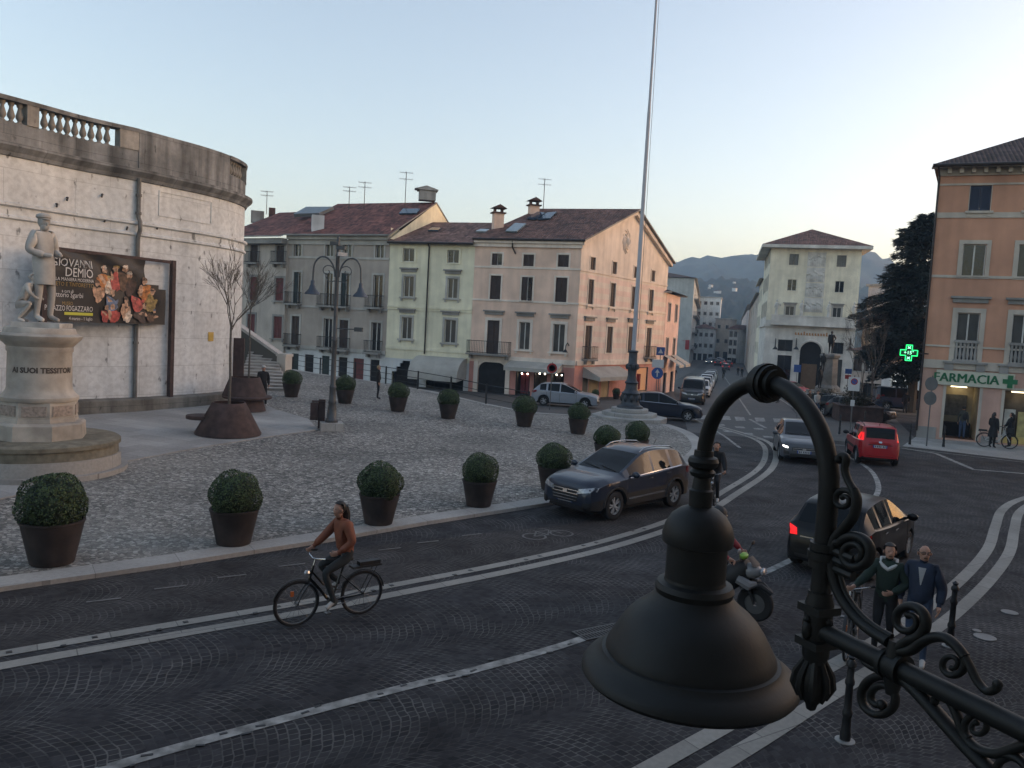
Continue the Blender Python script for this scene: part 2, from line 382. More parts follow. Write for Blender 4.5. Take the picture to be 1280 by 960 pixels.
b = MB(); ribbon(b, catmull([G(*q) for q in C1], 5), .17, sz, .008, step=.5)
for pts, wd in (([(1126,560),(1170,567),(1217,587),(1290,593),(1500,606)], .22), ([(1150,563),(1185,567),(1280,578)], .12),
    ([(975,499),(1006,519)], .15), ([(905,470),(938,519)], .13), ([(945,548),(985,560)], .12), ([(937,524),(957,535)], .2),
    ([(925,560),(905,545),(880,530),(862,520)], .14)):
    ribbon(b, [G(*q) for q in pts], wd, sz, .0075, step=.6)
structure(b.build('white_road_lines', M['paint']))
b = MB()
cross = [(880,519,6),(906,520,6),(924,521,6),(949,522,6),(972,523,6),(1003,526,6)]
for x, y, h in cross:
    p, q = G(x-6, y), G(x+6, y+.6); r, s = G(x+8, y+h*.85), G(x-4, y+h*.85)
    b.add([Vector((v.x, v.y, street_z(v.y)+.012)) for v in (p, q, r, s)], [(3,2,1,0)])
for x, y in ((900,530),(925,533),(948,535),(910,538),(935,541),(960,545)):
    p, q, r, s = G(x-7, y), G(x+5, y+.6), G(x+7, y+2.6), G(x-5, y+2)
    b.add([Vector((v.x, v.y, street_z(v.y)+.012)) for v in (p, q, r, s)], [(3,2,1,0)])
structure(b.build('crosswalk_bars', M['paint']))
# worn bicycle symbol and dashes painted in the lane
b = MB()
for (x, y) in ((130,751),(213,735),(290,721),(365,707),(487,687),(535,678),(590,669)):
    p = G(x, y); b.box((p.x, p.y, .014), (.5,.05,.004), R_(32))
fm = lambda u, v: G(685, 669)+Vector((.84,.54,0))*u+Vector((-.54,.84,0))*v+Vector((0,0,.012))
for cx in (-.38, .38):
    ring = [fm(cx+.26*math.cos(a*math.pi/12), .26*math.sin(a*math.pi/12)) for a in range(25)]; ribbon(b, ring, .05, lambda x, y: 0, .012, step=.2)
for q in ([(-.38,0),(-.1,.33),(.25,.33),(.0,0),(-.38,0)], [(.0,0),(-.12,.42)], [(.38,0),(.22,.48),(.1,.5)]):
    ribbon(b, [fm(*k) for k in q], .045, lambda x, y: 0, .0125, step=.3)
structure(b.build('lane_markings', mat('faint_paint', (.125,.12,.115), .8, var=.3, scale=8)))
# far street
b = MB()
fs0, fs1 = [G(860,540), G(853,515), G(864,487), G(878,463), G(886,455)], [G(1075,560), G(1000,521), G(945,483), G(917,462), G(906,455)]
far = Vector((.262,.965))
L2 = [Vector((p.x, p.y)) for p in (fs0[0], fs0[1])]; 
area([fs0[1], fs0[0], G(1010,556), G(1060,558), G(1000,521)]+[Vector((G(975,500).x, G(975,500).y))]+[Vector((31,100)), Vector((54,185)), Vector((71,250)), Vector((62,251)), Vector((45,187)), Vector((21.2,100))], sz, .006, 4., 'far_street', M['asphalt'])
area([Vector((4,54)), Vector((9.5,52.)), G(850,517), Vector((19.8,100)), Vector((43,187)), Vector((61,252)), Vector((57,252)), Vector((38,187)), Vector((14,100))], sz, .012, 4., 'far_pavement', M['street'])
b = MB()
structure(area([P(812,524)+Vector((.3,.3,0)), Vector((9,52)), Vector((4,57)), Vector((-12,66)), Vector((-40,80)), Vector((-40,66)), P(352,460)+Vector((0,.4,0)), P(450,475)+Vector((.2,.4,0)), P(540,490)+Vector((.2,.4,0)), P(660,516)+Vector((.2,.4,0))], lambda x, y: street_z(y)+.05*max(0, -x-6)*.6, .02, 3., 'lower_street', M['street']))
area([G(1015,548), G(1135,560), G(1145,549), G(1100,505), Vector((48,75)), Vector((44,92)), Vector((30,92)), G(985,500)], sz, .012, 3., 'side_square', M['street'])
area([G(1128,558), G(1290,577), Vector((45,36)), Vector((45,50)), G(1145,546)], sz, .015, 3., 'pharmacy_pavement', M['slab'])

# ------------------------------------------------------------------ buildings
def plaster(name, c, **k):
    a = dict(rough=.9, var=.08, scale=1.2, dirt=.16, dscale=.5, streak=.13, bump=.12, bscale=30); a.update(k); return mat(name, tuple(min(.82, x*1.45) for x in c), **a)
M['glass'] = glass_mat('window_glass', (.014,.017,.02), .08)
M['glass_curtain'] = glass_mat('curtained_glass', (.06,.062,.06), .15)
M['dark_in'] = mat('dark_interior', (.012,.012,.013), .9, var=.4)
M['white_frame'] = mat('white_window_frame', (.50,.49,.46), .6, var=.1)
M['trim'] = plaster('pale_stone_trim', (.34,.325,.295), dirt=.3)
M['trim_grey'] = plaster('grey_stone_trim', (.22,.21,.195), dirt=.35)
M['iron'] = mat('dark_iron', (.02,.021,.023), .5, .3, var=.2)
M['sh_brown'] = mat('brown_shutter', (.045,.028,.022), .7, var=.2)
M['sh_red'] = mat('red_shutter', (.12,.032,.03), .75, var=.2)
M['sh_green'] = mat('dark_green_shutter', (.018,.03,.028), .7, var=.2)
M['sh_grey'] = mat('grey_shutter', (.16,.155,.135), .75, var=.1)
M['sh_blue'] = mat('dark_blue_shutter', (.018,.028,.055), .6, var=.15)
M['roof_red'] = tiles('red_roof_tiles', (.21,.075,.058)); M['roof_brown'] = tiles('brown_roof_tiles', (.165,.080,.062)); M['roof_pale'] = tiles('pale_roof_tiles', (.22,.115,.09)); M['roof_dark'] = tiles('dark_roof_tiles', (.055,.034,.034))
M['gutter'] = mat('copper_gutter', (.035,.028,.026), .5, .4)
M['awning'] = mat('cream_awning', (.42,.40,.36), .9, var=.08, scale=2, dirt=.2)
M['concrete'] = plaster('weathered_concrete', (.28,.275,.26), dirt=.4, streak=.4)

class Facade:
    def __init__(s, A, B):
        s.A = Vector((A[0], A[1])); s.B = Vector((B[0], B[1])); s.L = (s.B-s.A).length; s.e = (s.B-s.A)/s.L; s.n = Vector((s.e.y, -s.e.x))
    def w(s, u, z, d=0.): q = s.A+s.e*u+s.n*d; return Vector((q.x, q.y, z))
    def uz(s, px, py):
        d = ray(px, py); t = ((s.A-CP.xy).dot(s.n))/d.xy.dot(s.n); q = CP+d*t
        return (q.xy-s.A).dot(s.e), q.z
    def rect(s, x0, y0, x1, y1):
        ym = (y0+y1)/2; xm = (x0+x1)/2
        return s.uz(x0, ym)[0], s.uz(x1, ym)[0], s.uz(xm, y1)[1], s.uz(xm, y0)[1]
    def box(s, mb, u0, u1, z0, z1, d0, d1, mi=0):
        e = Vector((s.e.x, s.e.y, 0)); n = Vector((s.n.x, s.n.y, 0))
        mb.para(s.w(u0, z0, d1), e*(u1-u0), n*(d0-d1), Vector((0,0,z1-z0)), mi)
    def wall(s, mb, u0, u1, z0, z1, holes, rev=.2, mi=0, mi_fn=None, thick=.35):
        us = sorted(set([u0, u1]+[round(min(max(h[k], u0), u1), 4) for h in holes for k in (0, 1)])); zs = sorted(set([z0, z1]+[round(min(max(h[k], z0), z1), 4) for h in holes for k in (2, 3)]))
        for a, b in zip(us, us[1:]):
            for c, d in zip(zs, zs[1:]):
                um, zm = (a+b)/2, (c+d)/2
                if any(h[0] < um < h[1] and h[2] < zm < h[3] for h in holes): continue
                mb.add([s.w(a,c), s.w(b,c), s.w(b,d), s.w(a,d)], [(0,1,2,3)], mi_fn(um, zm) if mi_fn else mi)
        for h in holes:
            a, b, c, d = h[:4]; q = [s.w(a,c), s.w(b,c), s.w(b,d), s.w(a,d)]; r = [s.w(a,c,-rev), s.w(b,c,-rev), s.w(b,d,-rev), s.w(a,d,-rev)]
            mb.add(q+r, [(i, (i+1) % 4, 4+(i+1) % 4, 4+i) for i in range(4)], mi)
    def window(s, par, rc, kind='glass', surround=.14, sm=None, sill=.0, lintel=.0, sh=None, name='window', rev=.2, frame=None, curtain=False, mull=True):
        u0, u1, z0, z1 = rc; mb = MB(); fw = .05; um = (u0+u1)/2
        e = .003
        if surround:
            g = surround
            s.box(mb, u0-g, u0, z0, z1+g, .045, -.02, 1); s.box(mb, u1, u1+g, z0, z1+g, .045, -.02, 1); s.box(mb, u0, u1, z1, z1+g, .043, -.02, 1)
            if sill == 0: s.box(mb, u0-g, u1+g, z0-.09, z0, .05, -.02, 1)
        if kind in ('glass', 'half'):
            d = -rev+.07
            s.box(mb, u0, u0+fw, z0, z1, d, d-.06); s.box(mb, u1-fw, u1, z0, z1, d, d-.06); s.box(mb, u0+fw, u1-fw, z0, z0+fw, d, d-.06); s.box(mb, u0+fw, u1-fw, z1-fw, z1, d, d-.06)
            if mull: s.box(mb, um-.035, um+.035, z0+fw, z1-fw, d+.01, d-.05)
        else: s.box(mb, u0, u1, z0, z0+.04, -rev+.08, -rev+.01)
        o = mb.build(name, [frame or M['white_frame'], sm or M['trim']], par)
        if kind in ('glass', 'half'):
            p = MB(); d = -rev+.035; p.add([s.w(u0+.02,z0+.02,d), s.w(u1-.02,z0+.02,d), s.w(u1-.02,z1-.02,d), s.w(u0+.02,z1-.02,d)], [(0,1,2,3)]); p.build('pane', M['glass_curtain'] if curtain else M['glass'], o)
        if kind in ('shut', 'half'):
            p = MB(); d = -.05 if kind == 'shut' else -.02
            lv = [(u0+.01, um-.008), (um+.008, u1-.01)] if kind == 'shut' else [(u0+.01, um-.01)]
            for a, b in lv:
                t = .06
                s.box(p, a, a+t, z0+.02, z1-.02, d, d-.05); s.box(p, b-t, b, z0+.02, z1-.02, d, d-.05); s.box(p, a+t, b-t, z1-.1, z1-.02, d, d-.05); s.box(p, a+t, b-t, z0+.02, z0+.1, d, d-.05)
                n = max(4, int((z1-z0-.2)/.075))
                for k in range(n):
                    zz = z0+.1+(z1-z0-.2)*k/n; p.add([s.w(a+t,zz,d-.005), s.w(b-t,zz,d-.005), s.w(b-t,zz+(z1-z0-.2)/n*1.02,d-.035), s.w(a+t,zz+(z1-z0-.2)/n*1.02,d-.035)], [(0,1,2,3)])
            p.build('shutter', sh or M['sh_brown'], o)
        if sill:
            q = MB(); s.box(q, u0-surround-.12, u1+surround+.12, z0-.12, z0-.001, .16, -.02); s.box(q, u0-surround-.02, u0-surround+.12, z0-.3, z0-.12, .1, -.02); s.box(q, u1+surround-.12, u1+surround+.02, z0-.3, z0-.12, .1, -.02); q.build('sill', sm or M['trim'], o)
        if lintel:
            q = MB(); z = z1+surround+lintel; s.box(q, u0-surround-.05, u1+surround+.05, z-.22, z, .12, -.02); s.box(q, u0-surround-.16, u1+surround+.16, z, z+.11, .24, -.02); q.build('cornice', M['trim_grey'], o)
        return o
    def balcony(s, par, u0, u1, z, dep=.75, h=.95, name='balcony', n=None):
        b = MB(); s.box(b, u0, u1, z-.14, z, dep, .0); s.box(b, u0+.15, u0+.35, z-.4, z-.14, dep*.6, 0); s.box(b, u1-.35, u1-.15, z-.4, z-.14, dep*.6, 0); o = b.build(name, M['trim_grey'], par)
        r = MB(); d = dep-.05
        pts = [s.w(u0+.04,0,0), s.w(u0+.04,0,d), s.w(u1-.04,0,d), s.w(u1-.04,0,0)]
        for zz in (z+.08, z+h): r.tube([p+Vector((0,0,zz)) for p in pts], .022, 6)
        for a, c in zip(pts, pts[1:]):
            k = max(2, int((c-a).length/.13))
            for i in range(k+1): q = a.lerp(c, i/k); r.cyl(q+Vector((0,0,z+.01)), q+Vector((0,0,z+h)), .011, n=4)
        r.build('railing', M['iron'], o); return o
def cut(A, az, px, z=0.):        # where the vertical plane through A with azimuth az meets the photo column px
    d = Vector((math.sin(az), math.cos(az))); y0 = 430.
    q = ray(px, y0).xy; den = q.x*d.y-q.y*d.x; t = (A.x*d.y-A.y*d.x)/den; return q*t
def roof_quad(mb, pts, mi=0, flip=False, th=.12):   # pts: eave a, eave b, ridge b, ridge a
    a, b, c, d = [Vector(p) for p in pts]; ex = (b-a).normalized(); n = ex.cross((d-a)).normalized(); ey = n.cross(ex)
    uv = [((p-a).dot(ex), (p-a).dot(ey)) for p in (a, b, c, d)]
    mb.add([a, b, c, d], [(0,1,2,3)], mi, False, [uv])
    dn = Vector((0,0,-th)); mb.add([a,b,c,d,a+dn,b+dn,c+dn,d+dn], [(0,4,5,1),(1,5,6,2),(2,6,7,3),(3,7,4,0),(4,7,6,5)], 1)
def roof_tri(mb, pts, mi=0):
    a, b, c = [Vector(p) for p in pts]; ex = (b-a).normalized(); n = ex.cross((c-a)).normalized(); ey = n.cross(ex)
    mb.add([a,b,c], [(0,1,2)], mi, False, [[((p-a).dot(ex), (p-a).dot(ey)) for p in (a,b,c)]])
def chimney(par, p, w, h, m=None, cap=True):
    b = MB(); b.box(p+Vector((0,0,h/2-.4)), (w, w*.8, h+.8), .3); o = b.build('chimney', m or M['concrete'], par)
    if cap:
        c = MB(); c.box(p+Vector((0,0,h+.05)), (w*1.35, w*1.15, .1), .3)
        for sx in (-1, 1): c.box(p+Vector((sx*w*.35, 0, h+.25)), (.12, w*.6, .32), .3)
        q = p+Vector((0,0,h+.4)); x = Vector((math.cos(.3), math.sin(.3), 0))*w*.75; y = Vector((-math.sin(.3), math.cos(.3), 0))*w*.6
        c.prism([q-x-y, q+x-y, q-y+Vector((0,0,.3))], y*2); c.build('chimney_cap', M['roof_brown'], o)
    return o
def antenna(par, p, h, loc_l=0):
    b = MB(); b.cyl(p, p+Vector((0,0,h)), .03, n=6)
    for k, z in enumerate((.97, .8)):
        q = p+Vector((0,0,h*z)); b.cyl(q-Vector((.55,.1,0)), q+Vector((.55,.1,0)), .018, n=5)
        for i in range(5): r = q+Vector((-.5+.25*i, -.09+.045*i, 0)); b.cyl(r-Vector((0,.35,.0)), r+Vector((0,.35,.12)), .012, n=4)
        b.cyl(q-Vector((.1,.3,.16)), q+Vector((-.1,.3,.16)), .012, n=4)
    return b.build('antenna', M['iron'], par)
def back_box(mb, F1, corner_pts, z0, z1, mi=0):   # closing walls behind the visible fronts
    n = len(corner_pts)
    for a, b in zip(corner_pts, corner_pts[1:]): mb.add([(a[0],a[1],z0),(b[0],b[1],z0),(b[0],b[1],z1),(a[0],a[1],z1)], [(0,1,2,3)], mi)

Z5 = lambda l: tuple((300+l[i]/4 if i % 2 == 0 else 220+l[i]/4) for i in range(4))
Z6 = lambda l: tuple((580+l[i]/3.2 if i % 2 == 0 else 220+l[i]/3.2) for i in range(4))
Z7 = lambda l: tuple((820+l[i]/4.267 if i % 2 == 0 else 280+l[i]/4.267) for i in range(4))

# ---- the pink corner house
Ac = G(716, 499).xy
FRONT_AZ = R_(-71)
pf0 = cut(Ac, FRONT_AZ, 588); pink_side_end = cut(Ac, R_(33), 829)
FF = Facade(pf0, Ac); FS = Facade(Ac, pink_side_end)
zb = street_z(Ac.y)-.6
eave = FF.uz(724, 302)[1]
pink = thing('pink_corner_house', 'pink corner house with striped gable side, shops below and dark shutters', 'house', (Ac.x, Ac.y, zb), world=True)
M['pink_front'] = plaster('dusty_pink_plaster', (.68,.405,.315)); M['pink_side'] = plaster('salmon_plaster', (.60,.44,.38)); M['pink_band'] = plaster('pale_pink_plaster', (.63,.49,.42)); M['pink_deep'] = plaster('deep_pink_plaster', (.42,.20,.165))
fr = {'r4': [FF.rect(*Z6(q)) for q in ((112,310,153,357),(238,313,280,361),(376,314,420,364))], 'r3': [FF.rect(*Z6(q)) for q in ((105,398,147,497),(230,404,274,501),(366,406,412,510))],
      'r2': [FF.rect(*Z6(q)) for q in ((92,577,140,712),(220,584,263,695),(355,592,402,705))]}
zg = FF.uz(660, 452)[1]
arch = FF.rect(*Z6((54,745,165,880))); shops = [FF.rect(*Z6(q)) for q in ((205,780,262,890),(278,780,330,890),(346,785,398,890))]
arch = (arch[0], arch[1], zb+.3, arch[3]); shops = [(a, b_, zb+.35, d) for a, b_, c, d in shops]
b = MB(); FF.wall(b, 0, FF.L, zb, eave, fr['r4']+fr['r3']+fr['r2']+[arch]+shops, mi_fn=lambda u, z: 1 if z < zg else 0)
b.build('front_wall', [M['pink_front'], M['pink_deep']], pink)
sr = {'r4': [FS.rect(*Z6(q)) for q in ((505,325,525,377),(593,345,610,393),(679,362,692,411),(749,376,763,417))], 'r3': [FS.rect(*Z6(q)) for q in ((496,415,517,517),(584,430,604,531),(669,441,684,533),(739,451,756,541))],
      'r2': [FS.rect(*Z6(q)) for q in ((482,598,508,733),(570,602,592,708),(655,602,676,708),(727,607,746,725))]}
sd_door = [FS.rect(*Z6(q)) for q in ((474,775,498,880),(500,790,540,880),(548,790,580,880))]
sd_shop = FS.rect(*Z6((690,765,735,850)))
sd_open = [(a, b_, zb+.45, d) for a, b_, c, d in sd_door]+[(sd_shop[0], sd_shop[1], zb+.45, sd_shop[3])]
# equalize rows
def level(rows, k0, k1):
    for r in rows:
        z0 = sum(q[2] for q in r)/len(r); z1 = sum(q[3] for q in r)/len(r)
        r[:] = [(q[0], q[1], z0 if k0 else q[2], z1) for q in r]
level([sr['r4'], sr['r3']], 1, 1)
apex_u, apex_z = FS.uz(793, 263); 
b = MB()
z34 = sum(q[3] for q in sr['r3'])/4+.45; z23 = FS.uz(745, 380)[1]
def stripes(u, z): return 0
holes = sr['r4']+sr['r3']+sr['r2']+sd_open
zst = [zg+.02+.42*k for k in range(int((z34-zg)/.42)+1)]
extra = [(-1, -.5, z, z) for z in zst]
FS.wall(b, 0, FS.L, zb, eave-.02, holes+[(0, 0, z, z+.0001) for z in zst if z < eave], mi_fn=lambda u, z: 2 if z < zg else ((1 if int((z-zg)/.42) % 2 == 0 else 0) if z < z34 else 1))
b.add([FS.w(0, eave-.02), FS.w(FS.L, eave-.02), FS.w(FS.L, eave+.25), FS.w(apex_u, apex_z), FS.w(0, eave+.25)], [(0,1,2,3,4)], 1)
b.build('gable_wall', [M['pink_side'], M['pink_band'], M['pink_deep']], pink)
b = MB(); bk0 = pf0+FF.n*-11; bk1 = pink_side_end
back_box(b, None, [pink_side_end, bk0, pf0], zb, eave, 0); b.build('rear_wall', M['pink_front'], pink)
b = MB()
for z in (FF.uz(660, 335)[1], FF.uz(660, 377)[1]): FF.box(b, 0, FF.L+.02, z-.07, z+.07, .05, -.02); FS.box(b, 0, FS.L, z-.07, z+.07, .05, -.02)
FF.box(b, 0, FF.L+.03, zg-.05, zg+.3, .12, -.02); FS.box(b, .121, FS.L, zg-.05, zg+.3, .12, -.02)
FF.box(b, 0, FF.L+.1, eave-.5, eave-.02, .18, -.02); FF.box(b, 0, FF.L+.1, eave-.22, eave-.021, .34, .17)
b.build('string_course', M['pink_band'], pink)
for r, kinds in (('r4', ['half','shut','shut']), ('r3', ['shut','half','shut']), ('r2', ['shut','glass','glass'])):
    for q, kd in zip(fr[r], kinds): FF.window(pink, q, kd, .12 if r != 'r2' else .2, sm=M['pink_band'], lintel=.45 if r == 'r2' else 0, sill=.1 if (r == 'r2' and kd == 'glass') else 0, curtain=r == 'r2')
for r in ('r4', 'r3', 'r2'):
    for i, q in enumerate(sr[r]): FS.window(pink, q, 'shut', .1 if r != 'r2' else .18, sm=M['pink_band'], lintel=.4 if r == 'r2' else 0, sill=.1 if r == 'r3' else 0, sh=M['sh_brown'])
FF.balcony(pink, FF.uz(585, 438)[0]+.1, FF.uz(639, 438)[0], fr['r2'][0][2]+.02)
for i in (0, 3): FS.balcony(pink, sr['r2'][i][0]-.3, sr['r2'][i][1]+.4, sr['r2'][i][2]+.02, .5)
# arched carriage door, shop windows, side doors
b = MB(); u0, u1, z0, z1 = arch; FF.box(b, u0, u1, z0, z1, -.16, -.22)
for k in (-1, 1):
    um = (u0+u1)/2
b.build('carriage_door', M['dark_in'], pink)
b = MB(); r = (u1-u0)*.28
for sgn, uc in ((1, u0), (-1, u1)):
    fan = [FF.w(uc, z1, -.01)]+[FF.w(uc+sgn*(r-r*math.cos(a)), z1-r+r*math.sin(a), -.01) for a in [i*math.pi/2/6 for i in range(7)]]
    b.prism(fan if sgn > 0 else fan[::-1], Vector((-FF.n.x*.15, -FF.n.y*.15, 0)))
FF.box(b, u0-.35, u0, z0, z1+.3, .06, -.02); FF.box(b, u1, u1+.35, z0, z1+.3, .06, -.02); FF.box(b, u0, u1, z1, z1+.3, .058, -.02)
b.build('arch_surround', M['pink_band'], pink)
M['shop_lit'] = emit('lit_shop_inside', (.9,.62,.38), .035); M['lamp_spot'] = emit('shop_spot_light', (1,.9,.7), 2.5)
def shopfront(F, par, rc, lit, stock=True, seed=1):
    rnd = random.Random(seed); u0, u1, z0, z1 = rc
    b = MB()
    F.box(b, u0, u0+.07, z0, z1, -.05, -.12); F.box(b, u1-.07, u1, z0, z1, -.05, -.12); F.box(b, u0+.07, u1-.07, z1-.08, z1, -.05, -.12); F.box(b, u0+.07, u1-.07, z0, z0+.35, -.05, -.12)
    o = b.build('shop_window', M['iron'], par)
    c = MB(); d = -1.6; c.add([F.w(u0,z0,d), F.w(u1,z0,d), F.w(u1,z1,d), F.w(u0,z1,d)], [(0,1,2,3)]); c.add([F.w(u0,z0,-.2), F.w(u0,z1,-.2), F.w(u0,z1,d), F.w(u0,z0,d)], [(0,1,2,3)]); c.add([F.w(u1,z0,-.2), F.w(u1,z1,-.2), F.w(u1,z1,d), F.w(u1,z0,d)], [(3,2,1,0)]); c.add([F.w(u0,z1,-.2), F.w(u1,z1,-.2), F.w(u1,z1,d), F.w(u0,z1,d)], [(0,1,2,3)]); c.add([F.w(u0,z0,-.2), F.w(u1,z0,-.2), F.w(u1,z0,d), F.w(u0,z0,d)], [(3,2,1,0)])
    c.build('interior', lit, o)
    if stock:
        s = MB(); u = u0+.25
        while u < u1-.3:
            h = rnd.uniform(.5, 1.7); ww = rnd.uniform(.18, .4); F.box(s, u, u+ww, z0+.35, z0+.35+h, -.5, -.8, rnd.randrange(3)); u += ww+rnd.uniform(.05, .35)
        s.build('display', [mat('display_dark', (.03,.02,.025), .8), mat('display_red', (.18,.03,.04), .8), mat('display_pale', (.3,.27,.24), .8)], o)
    return o
M['dim_in'] = mat('dim_interior', (.10,.085,.07), .9, var=.5, scale=1.5)
for i, q in enumerate(shops):
    o = shopfront(FF, pink, q, M['dim_in'], seed=i)
    b = MB()
    for k in (.3, .7): b.ball(FF.w(q[0]+(q[1]-q[0])*k, q[3]-.22, -.45), .055, 8)
    b.build('spot_light', M['lamp_spot'], o)
for i, q in enumerate(sd_open[:3]):
    b = MB(); FS.box(b, q[0], q[1], q[2], q[3], -.08, -.14); FS.box(b, (q[0]+q[1])/2-.02, (q[0]+q[1])/2+.02, q[2], q[3], -.075, -.1)
    b.build('side_door', [M['sh_grey'], plaster('cream_panel', (.42,.33,.20)), plaster('cream_panel2', (.42,.33,.20))][i], pink)
shopfront(FS, pink, sd_open[3], emit('amber_shop_inside', (1.0,.5,.25), .05), seed=9)
def awn(F, par, px0, px1, ytop, ybot, dep, name='awning', bulge=0.):
    u0 = F.uz(px0, ytop)[0]; u1 = F.uz(px1, ytop)[0]; z1 = F.uz((px0+px1)/2, ytop)[1]
    zl = z1-.55 if not ybot else ybot; b = MB(); n = 8
    prof = [(dep*math.sin(math.pi/2*k/n) if bulge else dep*k/n, z1-(z1-zl)*(1-math.cos(math.pi/2*k/n) if bulge else k/n)) for k in range(n+1)]+[(dep, zl-.28)]
    vs = [F.w(u0, z, d) for d, z in prof]+[F.w(u1, z, d) for d, z in prof]; m = len(prof)
    b.add(vs, [(i, i+1, m+i+1, m+i) for i in range(m-1)]); b.add([F.w(u0, z, d) for d, z in prof]+[F.w(u0, zl-.1, 0)], [tuple(range(m+1))]); b.add([F.w(u1, z, d) for d, z in prof]+[F.w(u1, zl-.1, 0)], [tuple(range(m, -1, -1))])
    return b.build(name, M['awning'], par)
zA = FF.uz(670, 452)[1]
awn(FF, pink, 638, 704, 452, zA-.45, 1.5); awn(FS, pink, 729, 774, 458, FS.uz(750, 466)[1]-.2, 1.5)
# roof: ridge parallel to the front
b = MB(); oh = .45; ridge0 = FF.w(-0.05, apex_z+.12, -0.0); 
apex = FS.w(apex_u, apex_z+.12)
e0 = FF.w(-.05, eave+.12, oh); e1 = FF.w(FF.L+.35, eave+.12, oh); fd = Vector((FF.e.x, FF.e.y, 0))
r1 = apex+fd*.55; r0 = apex-fd*(FF.L-.05)*.98
roof_quad(b, [e0, e1, r1, r0]);
bw = FS.w(FS.L+.4, eave+.1); roof_quad(b, [bw+fd*.5, bw-fd*FF.L, r0, r1+Vector((0,0,.0))])
b.build('roof', [M['roof_brown'], M['trim_grey']], pink)
b = MB()
for sgn in (0, 1):
    lo = FS.w(-.2 if sgn == 0 else FS.L+.3, eave+.0, .3); hi = FS.w(apex_u, apex_z-.02, .3)
    d = Vector((-FS.n.x*.32, -FS.n.y*.32, 0)); b.prism([lo, hi, hi-Vector((0,0,.35)), lo-Vector((0,0,.3))] if sgn == 0 else [hi, lo, lo-Vector((0,0,.3)), hi-Vector((0,0,.35))], d)
b.build('gable_cornice', M['pink_band'], pink)
b = MB(); cx, cz = FS.uz(783, 302)
for k in range(10):
    a = k*math.pi/5; pts = [FS.w(cx+(.25+.5*t)*math.cos(a+t*1.5), cz+(.25+.75*t)*math.sin(a+t*1.5), .03) for t in [i/6 for i in range(7)]]; b.tube(pts, [.09*(1-.7*i/6) for i in range(7)], 5)
b.ball(FS.w(cx, cz, .0), (.3,.12,.42), 10); b.build('relief', M['pink_band'], pink)
def on_roof(px, py, a, c, d):   # point of the roof plane a,c,d seen at a pixel
    n = (c-a).cross(d-a); r = ray(px, py); t = (a-CP).dot(n)/r.dot(n); return CP+r*t
def panel(par, pts, name, m, th=.12):
    n = (pts[1]-pts[0]).cross(pts[3]-pts[0]).normalized(); n = n if n.z > 0 else -n
    b = MB(); b.prism([p+n*.05 for p in pts], n*th); return b.build(name, m, par)
PR = lambda x, y: on_roof(x, y, e0, e1, r0)
M['solar'] = mat('solar_glass', (.035,.06,.09), .15, var=.2)
panel(pink, [PR(659,275), PR(672,267), PR(682,268), PR(670,276)], 'solar_panel', M['solar']); panel(pink, [PR(673,276), PR(684,268), PR(696,267), PR(688,275)], 'solar_panel', M['solar'])
panel(pink, [PR(632,291), PR(644,281), PR(658,282), PR(646,291.5)], 'skylight', mat('skylight_glass', (.16,.20,.22), .15))
chimney(pink, PR(622,284), .8, 1.05, M['pink_front']); chimney(pink, PR(667,266), .8, .55, M['pink_front']); antenna(pink, PR(679,262), 2.6)
b = MB(); b.tube([FF.w(FF.uz(642,305)[0], eave-.05, .3), FF.w(FF.uz(642,305)[0], eave-.5, .25), FF.w(FF.uz(645,316)[0], eave-1.0, .1)], .06, 8); b.tube([e0-Vector((0,0,.08)), e1-Vector((0,0,.08))], .09, 8); b.build('gutter', M['gutter'], pink)
# lantern bracket on the corner and small balcony plants
b = MB(); q = FF.w(FF.uz(711,432)[0], FF.uz(711,432)[1], 0)
nv = Vector((FF.n.x, FF.n.y, 0)); b.tube([q, q+nv*.4+Vector((0,0,.2)), q+nv*.8, q+nv*.9-Vector((0,0,.25))], .035, 6); b.lathe([(.02,.25),(.08,.2),(.2,0),(.16,0)], q+nv*.9-Vector((0,0,.5)), 10); b.build('wall_lantern', M['iron'], pink)

# ---- the yellow house
yA0 = cut(pf0, FRONT_AZ, 482.5)
FY = Facade(yA0, pf0+FF.n*0.0-FF.e*.004)
yz_e = FY.uz(535, 304.5)[1]
M['yellow'] = plaster('pale_yellow_plaster', (.67,.53,.395)); M['grey_wall'] = plaster('brown_grey_plaster', (.29,.25,.215)); M['grey_wall2'] = plaster('warm_grey_plaster', (.34,.30,.26)); M['white_wall'] = plaster('whitewashed_plaster', (.45,.46,.46), dirt=.25)
yel = thing('yellow_house', 'narrow pale yellow house between the grey and the pink house', 'house', (yA0.x, yA0.y, zb), world=True)
yr = [[FY.rect(*Z5(q)) for q in r] for r in (((815,362,872,428),(1037,370,1095,435)), ((818,502,868,605),(1037,512,1087,612)), ((808,706,858,815),(1022,718,1078,835)))]
yzg = FY.uz(510, 441)[1]; ya = FY.rect(489.5, 451, 524, 492); ya = (ya[0], ya[1], zb+.2, ya[3]); yshop = (FY.uz(533,460)[0], FY.uz(580,460)[0], zb+.3, FY.uz(555,452)[1])
b = MB(); FY.wall(b, 0, FY.L, zb, yz_e, sum(yr, [])+[ya, yshop], mi_fn=lambda u, z: 1 if z < yzg else 0)
bk = [pf0-FF.n*10, yA0-FF.n*10, yA0]; back_box(b, None, bk, zb, yz_e+1.2); b.build('wall', [M['yellow'], M['white_wall']], yel)
b = MB()
for yy, h in ((384.5, .16), (388, .08), (437, .25), (304, .3)): z = FY.uz(535, yy)[1]; FY.box(b, 0, FY.L, z-h/2, z+h/2, .07, -.02)
b.build('string_course', M['yellow'], yel)
